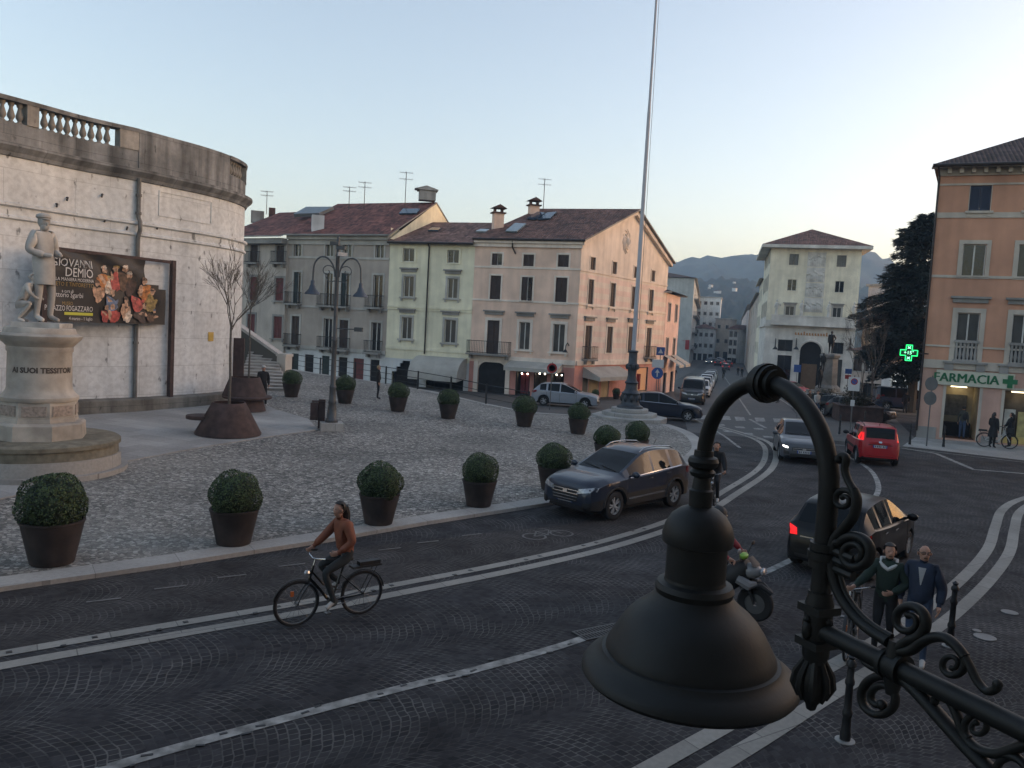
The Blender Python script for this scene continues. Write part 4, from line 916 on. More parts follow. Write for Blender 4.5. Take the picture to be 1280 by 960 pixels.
roof_quad(b, [a0, a1, rq, rp]); ab = Vector((A.x, A.y, pe+.03))+bk*2+Vector((-FPh.e.x, -FPh.e.y, 0))*.6; roof_tri(b, [ab, a0, rp]); roof_tri(b, [Vector((B.x,B.y,pe))+bk*2, ab, rp]); b.build('roof', [M['roof_dark'], M['iron']], pha)
b = MB(); b.tube([a0-Vector((0,0,.06)), a1-Vector((0,0,.06))], .09, 8); pd = FPh.w(-.06, 0, .1); b.tube([Vector((pd.x,pd.y,.3)), Vector((pd.x,pd.y,pe-.5)), a0-Vector((-.3,0,.1))], .055, 8); b.build('gutter', M['gutter'], pha)
b = MB(); FPh.box(b, -.04, sh1[0]-.3, pz0, pz0+.75, .06, -.02); FPh.box(b, sh1[1]+.25, sh2[0]-.25, pz0, pz0+.5, .05, -.02); b.build('stone_plinth', M['trim_grey'], pha)
for q in (sh1, sh2):
    b = MB(); FPh.box(b, q[0]-.14, q[0], q[2], q[3]+.14, .03, -.02); FPh.box(b, q[1], q[1]+.14, q[2], q[3]+.14, .03, -.02); FPh.box(b, q[0], q[1], q[3], q[3]+.14, .03, -.02); b.build('shop_surround', M['stone_l'], pha)
M['lit_in'] = mat('lit_pharmacy_wall', (.36,.30,.20), .8, var=.3, scale=1)
def room(F, par, q, dep, m, added_glow):
    u0, u1, z0, z1 = q; c = MB(); d = -dep
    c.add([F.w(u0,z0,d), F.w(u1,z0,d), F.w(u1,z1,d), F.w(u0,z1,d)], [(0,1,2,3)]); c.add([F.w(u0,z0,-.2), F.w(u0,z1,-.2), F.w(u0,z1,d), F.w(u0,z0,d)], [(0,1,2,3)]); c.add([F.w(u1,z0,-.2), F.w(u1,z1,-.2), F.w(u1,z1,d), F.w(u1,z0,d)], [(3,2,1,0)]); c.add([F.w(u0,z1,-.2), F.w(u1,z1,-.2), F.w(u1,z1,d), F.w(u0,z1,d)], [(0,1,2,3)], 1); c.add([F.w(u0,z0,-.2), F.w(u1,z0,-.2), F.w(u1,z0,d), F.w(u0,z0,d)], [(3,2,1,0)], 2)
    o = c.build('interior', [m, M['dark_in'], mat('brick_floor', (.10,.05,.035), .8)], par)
    l = MB(); F.box(l, u0+.4, u1-.4, z1-.12, z1-.06, d+.5, d+.2); l.build('added_room_light', emit('shop_tube', (1,.82,.5), added_glow), o); return o  # glowing strip added to brighten the room, no such lamp is visible
o = room(FPh, pha, sh1, 2.2, M['lit_in'], .7)
b = MB(); FPh.box(b, sh1[0]+.15, sh1[1]-.3, sh1[2]+1.1, sh1[3]-.55, -2.1, -2.18); b.build('display_board', mat('grey_board', (.10,.10,.10), .6, var=.4, scale=5), o)
b = MB(); FPh.box(b, sh1[0]+.1, sh1[1]-.1, sh1[2]+.02, sh1[2]+.75, -1.5, -2.1); b.build('counter', M['dark_in'], o)
o = room(FPh, pha, sh2, 1.0, M['dim_in'], .45)
for k in range(3):
    b = MB(); u = sh2[0]+.12+k*.62; FPh.box(b, u, u+.5, sh2[2]+.35, sh2[3]-1.0-.1*k, -.4, -.44); b.build('poster', mat('pale_poster', (.42,.42,.38) if k != 1 else (.4,.34,.14), .6, var=.3, scale=3), o)
b = MB(); FPh.box(b, sh2[0], sh2[1], sh2[2], sh2[2]+.35, -.25, -.6); b.build('window_shelf', mat('yellow_lit_shelf', (.5,.38,.12), .6), o)
zs = FPh.uz(1170, 469.5); ze = FPh.uz(1268, 473.5); s0, s1 = zs[0]+.0, ze[0]; zc = (FPh.uz(1215, 474)[1]); 
sg = thing('pharmacy_sign', 'long pale sign board with green pharmacy lettering and green cross', 'sign', tuple(FPh.w(s0, zc)), world=True)
b = MB(); FPh.box(b, s0, s1, zc-.38, zc+.40, .16, .1); b.build('board', mat('pale_sign_board', (.50,.50,.40), .5, var=.05), sg)
M['green'] = mat('pharmacy_green', (.012,.13,.05), .5, var=.1)
uL, uR = FPh.uz(1166, 470)[0], FPh.uz(1249, 476)[0]
[text_part('FARMACIA', .66, lambda x, y, d: FPh.w((uL+uR)/2+x+dx_, zc+y, .17+d+abs(dx_)*.15), M['green'], sg, width=(uR-uL)*.97, bold=.0) for dx_ in (-.022, 0, .022)]
b = MB(); uc = FPh.uz(1262, 477)[0]; FPh.box(b, uc-.33, uc+.33, zc-.12, zc+.12, .2, .165); FPh.box(b, uc-.12, uc+.12, zc-.33, zc+.33, .205, .165); b.build('cross', M['green'], sg)
# lit green cross on its bracket
cp = at_depth(1136, 441, A.y-.9); gc = thing('pharmacy_cross', 'lit green cross sign on a bracket at the corner of the orange building', 'sign', tuple(cp), world=True)
b = MB(); xd = Vector((FPh.e.x, FPh.e.y, 0)); nd = Vector((FPh.n.x, FPh.n.y, 0)); th = .12
for a, c in ((.42,.15),(.15,.42)): b.para(cp-xd*a-Vector((0,0,c))-nd*th/2*(1 if a > c else .98), xd*2*a, nd*th*(1 if a > c else .98), Vector((0,0,2*c)))
b.build('cross_case', mat('dark_case', (.01,.03,.015), .4), gc)
gE = emit('green_neon', (.02,1,.20), .42); gW = emit('pale_green_leds', (.30,1,.55), .40)
b = MB(); ol = [(-.42,-.15),(-.15,-.15),(-.15,-.42),(.15,-.42),(.15,-.15),(.42,-.15),(.42,.15),(.15,.15),(.15,.42),(-.15,.42),(-.15,.15),(-.42,.15)]
b.tube([cp+xd*x*.96+Vector((0,0,y*.96))+nd*.075 for x, y in ol], .025, 6, closed=True); b.build('neon_outline', gE, gc)
text_part('+15°', .25, lambda x, y, d: cp+xd*x+Vector((0,0,y))+nd*(.066+d), gW, gc, bold=.0)
b = MB()
for s in (-1, 1):
    for k in (-.07, .07): b.tube([cp+xd*k+nd*.07+Vector((0,0,s*.34)), cp+xd*0+nd*.07+Vector((0,0,s*.26)), cp+xd*-k+nd*.07+Vector((0,0,s*.22))], .018, 5)
b.build('led_arrows', gW, gc)
b = MB(); b.cyl(cp+xd*.42, cp+xd*.95+nd*-.4, .03, n=6); b.build('bracket', M['iron'], gc)

# ------------------------------------------------------------------ the cream building with reliefs at the square
A = G(951, 484).xy; B = cut(A, R_(107), 1068); FC = Facade(A, B); cz0 = street_z(A.y)-.3
ce = FC.uz(1024, 311)[1]
M['cream'] = plaster('cream_plaster', (.575,.525,.41)); M['travertine'] = plaster('travertine_base', (.48,.46,.42), dirt=.3); M['relief'] = plaster('pale_relief_stone', (.46,.445,.41), dirt=.3, dscale=1.5)
cre = thing('cream_palazzo', 'cream four storey building with hipped roof, relief panels and arched portico', 'building', (A.x, A.y, cz0), world=True)
Zc = lambda q: (930+q[0]/6.86, 280+q[1]/6.86, 930+q[2]/6.86, 280+q[3]/6.86)
c3 = [FC.rect(*Zc(q)) for q in ((388,257,468,352),(797,268,878,368))]; c2 = [FC.rect(*Zc(q)) for q in ((372,475,450,572),(780,490,858,588))]; c1 = [FC.rect(*Zc(q)) for q in ((352,705,428,830),(758,716,832,830))]
czg = FC.uz(1008, 409)[1]
gh = [FC.rect(*Z7(q)) for q in ((650,617,728,678),(645,700,720,812),(765,628,880,815),(935,632,1000,692),(945,722,992,800))]
gh = [(a, c, max(z0, cz0+.4) if i in (1,2,4) else z0, z1) for i, (a, c, z0, z1) in enumerate(gh)]
gh[1] = (*gh[1][:2], cz0+.4, gh[1][3]); gh[2] = (*gh[2][:2], cz0+.4, gh[2][3]); gh[4] = (*gh[4][:2], cz0+.4, gh[4][3])
b = MB(); FC.wall(b, 0, FC.L, cz0, ce, c3+c2+c1+gh, mi_fn=lambda u, z: 1 if z < czg else 0)
sdr = Vector((math.sin(R_(14.5)), math.cos(R_(14.5)))); FCs = Facade(A+sdr*16, A)
FCs.wall(b, 0, FCs.L, cz0, ce-.001, [(3+3.6*i, 4.3+3.6*i, czg+1.2+3.4*j, czg+3.0+3.4*j) for i in range(4) for j in range(3)], mi_fn=lambda u, z: 1 if z < czg else 0)
back_box(b, None, [B, B+sdr*16, A+sdr*16], cz0, ce); b.build('wall', [M['cream'], M['travertine']], cre)
for i in range(4):
    for j in range(3): FCs.window(cre, (3+3.6*i, 4.3+3.6*i, czg+1.2+3.4*j, czg+3.0+3.4*j), 'shut', .1, M['trim'], sh=M['sh_grey'])
for q in c3: FC.window(cre, q, 'shut', .08, M['cream'], sh=M['sh_grey'])
for q in c2: FC.window(cre, q, 'glass', .1, M['cream'])
for q in c1: FC.window(cre, q, 'glass', .16, M['trim'], lintel=.2, curtain=True)
for i, q in enumerate(gh):
    if i != 2: FC.window(cre, q, 'glass', .08, M['travertine'], mull=True, frame=M['iron'], curtain=(i == 4))
b = MB(); q = gh[2]; FC.box(b, q[0], q[1], q[2], q[3], -.9, -1.0); FC.box(b, (q[0]+q[1])/2-.9, (q[0]+q[1])/2+.9, q[2], q[2]+3.2, -.84, -.9, 1); b.build('portico_door', [M['dark_in'], mat('warm_wood_door', (.16,.09,.045), .6)], cre)
b = MB(); r = (q[1]-q[0])/2; uc = (q[0]+q[1])/2
for sgn in (1, -1):
    poly = [FC.w(uc-sgn*r, q[3], -.01)]+[FC.w(uc-sgn*r*math.cos(a), q[3]-r+r*math.sin(a), -.01) for a in [i*math.pi/2/8 for i in range(9)]]; b.prism(poly if sgn > 0 else poly[::-1], Vector((-FC.n.x*.6, -FC.n.y*.6, 0)))
ring = [FC.w(uc-(r+.15)*math.cos(a), q[3]-r+(r+.15)*math.sin(a), .02) for a in [i*math.pi/16 for i in range(17)]]; b.tube(ring, .16, 6); b.build('portico_arch', M['travertine'], cre)
b = MB(); FC.box(b, -.02, FC.L+.02, czg-.15, czg+.12, .18, -.02); FCs.box(b, 0, FCs.L-.181, czg-.15, czg+.12, .18, -.02); b.build('string_course', M['travertine'], cre)
bz = FC.uz(1008, 400)[1]
b = MB(); u0, u1 = FC.uz(964, 400)[0], FC.uz(1067, 404)[0]; FC.box(b, u0, u1, czg+.121, bz+.35, .9, .7); FC.box(b, u0, u1, czg+.121, czg+.3, .7, 0); FC.box(b, u0-.05, u1+.05, bz+.351, bz+.5, .96, .64); b.build('balcony', M['travertine'], cre)
for k, (y0, y1) in enumerate(((243,368),(374,500),(507,628),(634,757))):
    a = FC.rect(*Zc((545-k*10, y0, 703-k*9, y1))); b = MB(); FC.box(b, a[0], a[1], a[2], a[3], .06, -.02); rnd = random.Random(k+3)
    for i in range(9):
        x = a[0]+(a[1]-a[0])*(.1+.1*i); h = rnd.uniform(.4, .7)*(a[3]-a[2]); b.ball(FC.w(x, a[2]+h*.5, .06), (.16,.08,h*.45), 8); b.ball(FC.w(x+rnd.uniform(-.1,.1), a[2]+h+.1, .08), .12, 6)
    b.build('relief_panel', M['relief'], cre)
for px in (970, 1001, 1035, 1066):
    u, z = FC.uz(px, 396); z = bz+.45; b = MB(); p = FC.w(u, z, .8); b.lathe([(.22,0),(.2,.3),(.17,.9),(.22,1.25),(.2,1.5),(.07,1.62)], p, 10); b.ball(p+Vector((0,0,1.8)), (.12,.13,.16), 8); b.tube([p+Vector((.15,0,1.45)), p+Vector((.42,-.1,1.15)), p+Vector((.3,-.3,1.4))], .06, 6); b.tube([p+Vector((-.15,0,1.45)), p+Vector((-.35,-.1,1.0)), p+Vector((-.2,-.25,.8))], .06, 6)
    tag(b.build('balcony_statue', M['relief']), 'pale stone figure standing on the balcony of the cream building', 'statue', 'statues on the balcony of the cream building')
text_part('Consolidated', .62, lambda x, y, d: FC.w(FC.uz(1014, 418)[0]+x, FC.uz(1014, 418)[1]+y, .04+d), mat('orange_letters', (.45,.22,.07), .6), cre) if 0 else None
b = MB(); uo, zo = FC.uz(1014, 417.5); rnd = random.Random(4); x = uo-1.9
while x < uo+1.9: h = rnd.choice((.3,.3,.45)); FC.box(b, x, x+.16, zo-.2, zo-.2+h, .06, .0); FC.box(b, x+.16, x+.24, zo-.2, zo-.12, .06, .0); x += .33
b.build('shop_letters', mat('orange_letters', (.42,.20,.07), .6), cre)
b = MB(); ov = 1.1; c0 = FC.w(-ov, ce+.35, ov); c1_ = FC.w(FC.L+ov, ce+.35, ov); d0 = Vector((sdr.x, sdr.y, 0)); c2_ = c1_+d0*(16+2*ov); c3_ = c0+d0*(16+2*ov); ap = FC.w(FC.L/2, FC.uz(1024, 287)[1], 0)+d0*7
ap.z = at_depth(1024, 287, ap.y).z
for p, q in ((c0,c1_),(c1_,c2_),(c2_,c3_),(c3_,c0)): roof_tri(b, [p, q, ap])
b.build('roof', [M['roof_brown']], cre)
b = MB(); dn = Vector((0,0,-.38)); b.add([c0,c1_,c2_,c3_,c0+dn,c1_+dn,c2_+dn,c3_+dn], [(0,4,5,1),(1,5,6,2),(2,6,7,3),(3,7,4,0),(4,7,6,5)]); b.build('eave', M['travertine'], cre)
for px in (969, 995, 1062):
    u, z = FC.uz(px, 432); b = MB(); p = FC.w(u, z, 0); nv = Vector((FC.n.x, FC.n.y, 0)); b.tube([p-Vector((0,0,.4)), p+nv*.1+Vector((0,0,.5)), p+nv*.5+Vector((0,0,.9)), p+nv*1.0+Vector((0,0,.6)), p+nv*1.05], .05, 6); b.lathe([(.06,.3),(.12,.2),(.36,-.1),(.33,-.12)], p+nv*1.05-Vector((0,0,.35)), 10); b.build('wall_lamp', M['iron'], cre)
# lower wing behind along the street and the houses after it
def block(name, label, cat, A, B, depth, ztop, wallm, roofm, rows, cols, base=None, kind='glass', az=None, roof_h=1.6, win=(1.0,1.6), end_windows=False, balc=False, hip=True, group=None):
    F = Facade(A, B); z0 = base if base is not None else min(street_z(A.y), street_z(B.y))-.3
    t = thing(name, label, cat, (A[0], A[1], z0), world=True, group=group); hs = []; h = (ztop-z0)/rows
    for j in range(rows):
        for i in range(cols):
            uc = F.L*(i+.5)/cols; ww = win[0]*(1.5 if j == 0 else 1); zz = z0+h*j+(h-win[1])*.45; hs.append((uc-ww/2, uc+ww/2, zz if j else z0+.3, zz+win[1] if j else z0+h*.72))
    b = MB(); F.wall(b, 0, F.L, z0, ztop, hs); bk = [F.B, F.B-F.n*depth, F.A-F.n*depth, F.A]; back_box(b, F, bk, z0, ztop-.001); b.build('wall', wallm, t)
    for k, q in enumerate(hs): F.window(t, q, kind if (k*7 % 3 or k < cols) else 'shut', .0 if k < cols else .1, M['trim'], sh=M['sh_brown'] if k % 2 else M['sh_grey'], frame=M['iron'] if k < cols else None)
    if balc:
        for j in range(1, rows): F.balcony(t, F.L*.1, F.L*.9, z0+h*j+.1, 1.1)
    b = MB(); o = .6; e = Vector((F.e.x, F.e.y, 0)); n = Vector((F.n.x, F.n.y, 0)); p = [F.w(-o, ztop+.12, o), F.w(F.L+o, ztop+.12, o), F.w(F.L+o, ztop+.12, -depth-o), F.w(-o, ztop+.12, -depth-o)]
    if roof_h > .3:
        m = min(F.L, depth)/2+o; lng = F.L > depth
        r0 = (p[0]+p[3])/2+(e*m if lng else Vector()); r1 = (p[1]+p[2])/2-(e*m if lng else Vector())
        if not lng: r0 = (p[0]+p[1])/2-n*m; r1 = (p[3]+p[2])/2+n*m
        r0 = r0+Vector((0,0,roof_h)); r1 = r1+Vector((0,0,roof_h))
        if lng: roof_quad(b, [p[0], p[1], r1, r0]); roof_quad(b, [p[2], p[3], r0, r1]); roof_tri(b, [p[1], p[2], r1]); roof_tri(b, [p[3], p[0], r0])
        else: roof_tri(b, [p[0], p[1], r0]); roof_quad(b, [p[1], p[2], r1, r0]); roof_tri(b, [p[2], p[3], r1]); roof_quad(b, [p[3], p[0], r0, r1])
    else: F.box(b, -.3, F.L+.3, ztop, ztop+.3, .3, -depth-.3)
    b.build('roof', [roofm, M['trim']], t)
    return t, F
def pt(px, py): return G(px, py).xy
M['blue_green'] = plaster('blue_green_plaster', (.33,.34,.325)); M['pale_block'] = plaster('pale_block_plaster', (.54,.54,.52)); M['beige'] = plaster('beige_plaster', (.36,.30,.25)); M['light_pink'] = plaster('light_pink_plaster', (.52,.38,.34)); M['tan'] = plaster('tan_plaster', (.38,.33,.28))
def az_pt(A, az, px): return cut(A, R_(az), px)
pe_ = pink_side_end
lp0 = pe_+Vector((math.sin(R_(33)), math.cos(R_(33))))*.05; lp1 = az_pt(lp0, 22, 846.5)
Fq = Facade(lp0, lp1); block('pink_row_house', 'low pink row house adjoining the striped gable', 'house', lp0, lp1, 8, Fq.uz(833, 366)[1], M['light_pink'], M['roof_dark'], 3, 2, roof_h=1.2)
gp0 = az_pt(lp1, 13, 862.5); gp0 = lp1+(gp0-lp1)*1.0; gp1 = az_pt(gp0, 13.5, 871)
Fq = Facade(gp0, gp1); t, F = block('blue_green_building', 'tall blue green apartment building with balconies on the main street', 'building', gp0, gp1, 13, Fq.uz(863, 324)[1], M['blue_green'], M['roof_dark'], 5, 3, roof_h=1.5, balc=True)
r0 = gp1+Vector((.2,.7)); r1 = az_pt(r0, 14, 879); Fq = Facade(r0, r1); block('pale_street_building', 'narrow pale building past the blue green one on the main street', 'building', r0, r1, 12, Fq.uz(872, 362)[1], M['pale_block'], M['roof_dark'], 4, 3, roof_h=.2)
# far end of the street
def far_face(pxa, pxb, pyt, Y, base=-2.8):
    a = at_depth(pxa, 420, Y).xy; c = at_depth(pxb, 420, Y-2).xy; return a, c, at_depth((pxa+pxb)/2, pyt, Y).z
a, c, z = far_face(868, 898, 372, 262); block('white_apartment_block', 'white flat roofed apartment block at the end of the street', 'building', a, c, 14, z, M['pale_block'], M['trim'], 6, 4, -2.8, roof_h=.2, win=(.9,1.0), balc=False)
a, c, z = far_face(866, 893, 411, 246); block('low_white_house', 'low whitish house in front of the apartment block', 'house', a, c, 8, z, M['pale_block'], M['roof_brown'], 3, 4, -2.8, win=(.8,1.1), roof_h=1.5)
a, c, z = far_face(893, 913, 399, 252); block('square_cream_house', 'square cream house at the far end of the street', 'house', a, c, 10, z, M['tan'], M['trim'], 3, 2, -2.8, win=(.9,1.2), roof_h=.2)
a, c, z = far_face(911, 922, 412, 235); block('far_corner_house', 'far narrow house closing the right row of the street', 'house', a, c, 10, z, M['pale_block'], M['roof_brown'], 4, 2, -2.8, roof_h=1.4)
# right row, behind the cream building (street front seen edge on)
q0 = A+sdr*16.3; 
def row_house(pxn, pxf, pyt, name, label, m, roofm, rows, cols, start):
    f = az_pt(start, 15.2, pxf); Fq = Facade(f, start); zt = at_depth(pxn-.5, pyt, start.y).z
    return block(name, label, 'house', f, start, 12, zt, m, roofm, rows, cols, roof_h=1.5)[0], f
A2 = A+sdr*16.2
t, f = row_house(949, 944, 349, 'cream_wing', 'cream lower wing with overhanging eave behind the cream palazzo', M['cream'], M['roof_dark'], 4, 3, A2)
t, f = row_house(943, 933.5, 367, 'brown_row_house', 'brownish row house with dark eaves on the right of the street', M['tan'], M['roof_dark'], 4, 4, f+sdr*.2)
t, f = row_house(934, 925, 381, 'pale_row_house', 'pale row house farther down the right side of the street', M['pale_block'], M['roof_dark'], 4, 4, f+sdr*.2)
# behind the cedar
a = at_depth(1079, 440, 118).xy; c = at_depth(1113, 440, 112).xy; block('white_flat_building', 'white flat roofed building glimpsed between cream palazzo and cedar', 'building', a, c, 10, at_depth(1090, 357, 116).z, mat('white_plaster', (.55,.56,.58), .9), M['trim'], 4, 1, -1.4, roof_h=.2, win=(.6,.8))
a = at_depth(1076, 440, 104).xy; c = at_depth(1118, 440, 98).xy; block('red_roof_house', 'low house with red tiled roof beside the cedar', 'house', a, c, 9, at_depth(1095, 402, 102).z, M['tan'], M['roof_red'], 3, 3, -1.4, roof_h=2.0)
a = at_depth(1066, 450, 88).xy; c = at_depth(1108, 450, 85).xy; block('beige_villa', 'beige low house with dark doorway under the cedar', 'house', a, c, 8, at_depth(1090, 440, 87).z, M['beige'], M['roof_brown'], 2, 3, -1.2, roof_h=.8)
a = at_depth(1104, 450, 82).xy; c = at_depth(1172, 450, 75).xy; FA = Facade(a, c); az_ = -1.1
arc = thing('arched_shop', 'grey single storey shop with arched window and white lit lettering', 'shop', (a.x, a.y, az_), world=True)
ztp = FA.uz(1125, 456)[1]; ho = FA.rect(1113, 461, 1134, 495); ho = (ho[0], ho[1], az_+.3, ho[3])
b = MB(); FA.wall(b, 0, FA.L, az_, ztp, [ho]); back_box(b, None, [c, c-FA.n*8, a-FA.n*8, a], az_, ztp); b.add([FA.w(0,ztp), FA.w(FA.L,ztp), FA.w(FA.L,ztp,-8), FA.w(0,ztp,-8)], [(0,1,2,3)]); b.build('wall', M['pale_block'], arc)
b = MB(); r = (ho[1]-ho[0])/2; uc = (ho[0]+ho[1])/2
for sgn in (1, -1):
    poly = [FA.w(uc-sgn*r, ho[3], -.01)]+[FA.w(uc-sgn*r*math.cos(t_), ho[3]-r+r*math.sin(t_), -.01) for t_ in [i*math.pi/2/8 for i in range(9)]]; b.prism(poly if sgn > 0 else poly[::-1], Vector((-FA.n.x*.2, -FA.n.y*.2, 0)))
b.build('arch', M['pale_block'], arc)
b = MB(); FA.box(b, ho[0], ho[1], ho[2], ho[3], -.3, -.36); b.build('arched_window', M['dark_in'], arc)
b = MB(); rnd = random.Random(2)
for py in (468.5, 475.5):
    b = MB(); z = FA.uz(1123, py)[1]; x = FA.uz(1114.5, py)[0]
    while x < FA.uz(1131, py)[0]: wd = rnd.uniform(.1,.2); FA.box(b, x, x+wd, z-.16, z+rnd.uniform(.08,.2), -.2, -.28); x += wd+.06
    b.build('lit_lettering', emit('white_sign_light', (.95,1,.98), .35), arc)

# houses around the viewpoint (seen in reflections and from a step aside)
block('viewpoint_house', 'tall house whose upper window overlooks the square', 'house', Vector((30,12.4)), Vector((-26,-12.2)), 9, 12.5, M['tan'], M['roof_brown'], 3, 12, -.2, roof_h=2.2) if 0 else None
t, F = block('added_right_house', 'added unseen house beyond the right edge blocking low warm sky', 'house', Vector((37,37)), Vector((47,14)), 9, 10.5, M['tan'], M['roof_dark'], 4, 7, -.2, roof_h=2.0)  # house added out of view to block low warm sky from the right
t = thing('overlook_house', 'plastered house behind the viewpoint carrying the wall lamp arm', 'house', (.15,-.5,0), world=True); FV = Facade(Vector((27,11.2)), Vector((-26,-12.1)))
b = MB(); FV.wall(b, 0, FV.L, -.1, 9.2, [(FV.L-28.3+4.4*k-.6, FV.L-28.3+4.4*k+.6, 4.0, 6.1) for k in range(-4, 6) if k != 0]); b.build('front_wall', M['tan'], t)
b = MB(); back_box(b, None, [FV.B, FV.B-FV.n*9, FV.A-FV.n*9, FV.A], -.1, 9.2); b.build('rear_wall', M['tan'], t)
b = MB(); roof_quad(b, [FV.w(-.5,9.3,.9), FV.w(FV.L+.5,9.3,.9), FV.w(FV.L,11.2,-4.5), FV.w(0,11.2,-4.5)]); b.build('roof', [M['roof_brown'], M['trim']], t)

Fl = Facade(lp0, lp1)
for (u0, u1, lb) in ((.06,.42,'cream awning nearest the gable on the low pink row house'),(.56,.94,'second cream awning on the low pink row house')):
    z = 2.2; b = MB(); n = 1.5; a0, a1 = u0*Fl.L, u1*Fl.L
    b.add([Fl.w(a0,z+.6,.02), Fl.w(a1,z+.6,.02), Fl.w(a1,z-.2,n), Fl.w(a0,z-.2,n), Fl.w(a1,z-.45,n), Fl.w(a0,z-.45,n)], [(0,1,2,3),(3,2,4,5)]); tag(b.build('awning', M['awning']), lb, 'awning')
q = at_depth(859, 431, gp0.y-.5); b = MB(); b.bx(q.x-.45,q.y-.08,q.z-1.1,q.x+.45,q.y+.08,q.z+1.1); b.cyl((q.x-1.2,q.y,q.z+.9),(q.x-.3,q.y,q.z+.9), .04); tag(b.build('shop_sign', mat('red_shop_sign', (.30,.02,.02), .5)), 'upright red shop sign projecting from the blue green building', 'sign')
q = at_depth(874, 424, gp1.y+1); b = MB(); b.bx(q.x-1.1,q.y-.08,q.z-.35,q.x+1.1,q.y+.08,q.z+.35); b.cyl((q.x-2.6,q.y,q.z),(q.x-1,q.y,q.z), .05); tag(b.build('shop_sign', mat('blue_shop_sign', (.03,.06,.20), .5)), 'wide blue shop sign hanging over the left pavement of the street', 'sign')

# ------------------------------------------------------------------ hills
M['hill'] = mat('wooded_hill', (.030,.045,.032), 1., var=.45, scale=.012, dirt=.5, dscale=.03)
def hill(name, prof, Y, front, seed, m):
    rnd = random.Random(seed); xs = [p[0] for p in prof]; N = 150; b = MB(); rows = 26
    def top(px):
        for (x0, y0), (x1, y1) in zip(prof, prof[1:]):
            if x0 <= px <= x1: return y0+(y1-y0)*sstep(0, 1, (px-x0)/(x1-x0))
    ph = [rnd.uniform(0, 6) for _ in range(12)]
    for j in range(rows):
        t = j/(rows-1)
        for i in range(N):
            px = xs[0]+(xs[-1]-xs[0])*i/(N-1); tp = at_depth(px, top(px), Y); d = front+(Y-front)*t if t < .8 else front+(Y-front)*t
            base = at_depth(px, 440, d); n = sum(math.sin(px*.02*(k+1)*1.3+ph[k]+t*5*(k % 3))/(k+1.5) for k in range(6))
            nz = sum(math.sin(px*.25*(k+1)+ph[k+4]+t*30)*.4/(k+1) for k in range(4))
            h = tp.z*(t**.8)*(1+.10*n*(1-t)*t*4)+(nz*6+rnd.uniform(-2,2))*(1 if t > .05 else 0); b.v.append(Vector((base.x, d, max(-6, h-8*(t < .03)))))
    o = len(b.v); last = b.v[-N:]
    for v in last: b.v.append(Vector((v.x*1.05, v.y*1.08, -10)))
    v_ = b.v; b.v = []; fs = [(j*N+i, j*N+i+1, (j+1)*N+i+1, (j+1)*N+i) for j in range(rows) for i in range(N-1)]
    b.add(v_, fs, 0, True); return structure(b.build(name, m, None, None))
hill('far_hill', [(350,400),(560,370),(700,345),(780,333),(835,325),(865,322),(900,320),(930,317),(960,314),(1000,311),(1060,311),(1085,317),(1100,324),(1115,334),(1150,348),(1300,375),(1700,420)], 1500, 880, 3, M['hill'])
hill('near_hill', [(500,415),(700,375),(820,354),(870,350),(900,348),(930,352),(1000,362),(1080,358),(1110,352),(1200,372),(1450,420)], 820, 480, 8, M['hill'])
rnd = random.Random(12)
for k in range(6):
    px = 868+rnd.uniform(0, 55); py = rnd.uniform(352, 372); d = rnd.uniform(560, 700); p = at_depth(px, py, d); b = MB(); s = rnd.uniform(2, 3.4)
    b.box(p, (s, s*.8, s*.7), rnd.uniform(0, 1)); q = p+Vector((0,0,s*.35)); b.lathe([(s*.8,0),(0.01,s*.35)], q, 4, 1, smooth=False)
    tag(b.build('hillside_house', [M['pale_block'], M['roof_brown']]), 'tiny pale house dotted on the wooded hill above the street', 'house', 'houses on the wooded hill')

# ------------------------------------------------------------------ haze
b = MB(); b.bx(-1900, -300, -40, 1900, 1850, 172); hz = b.build('haze', mat('haze_surface', (1,1,1))); tag(hz, kind='stuff')
hm = bpy.data.materials.new('dusk_haze'); hm.use_nodes = True; t = hm.node_tree; t.nodes.clear(); pv = t.nodes.new('ShaderNodeVolumePrincipled'); pv.inputs['Color'].default_value = (.50,.73,1.0,1); pv.inputs['Density'].default_value = .00042; pv.inputs['Anisotropy'].default_value = 0.0
mo = t.nodes.new('ShaderNodeOutputMaterial'); lk(t, pv.outputs[0], mo.inputs['Volume']); hz.data.materials.clear(); hz.data.materials.append(hm)

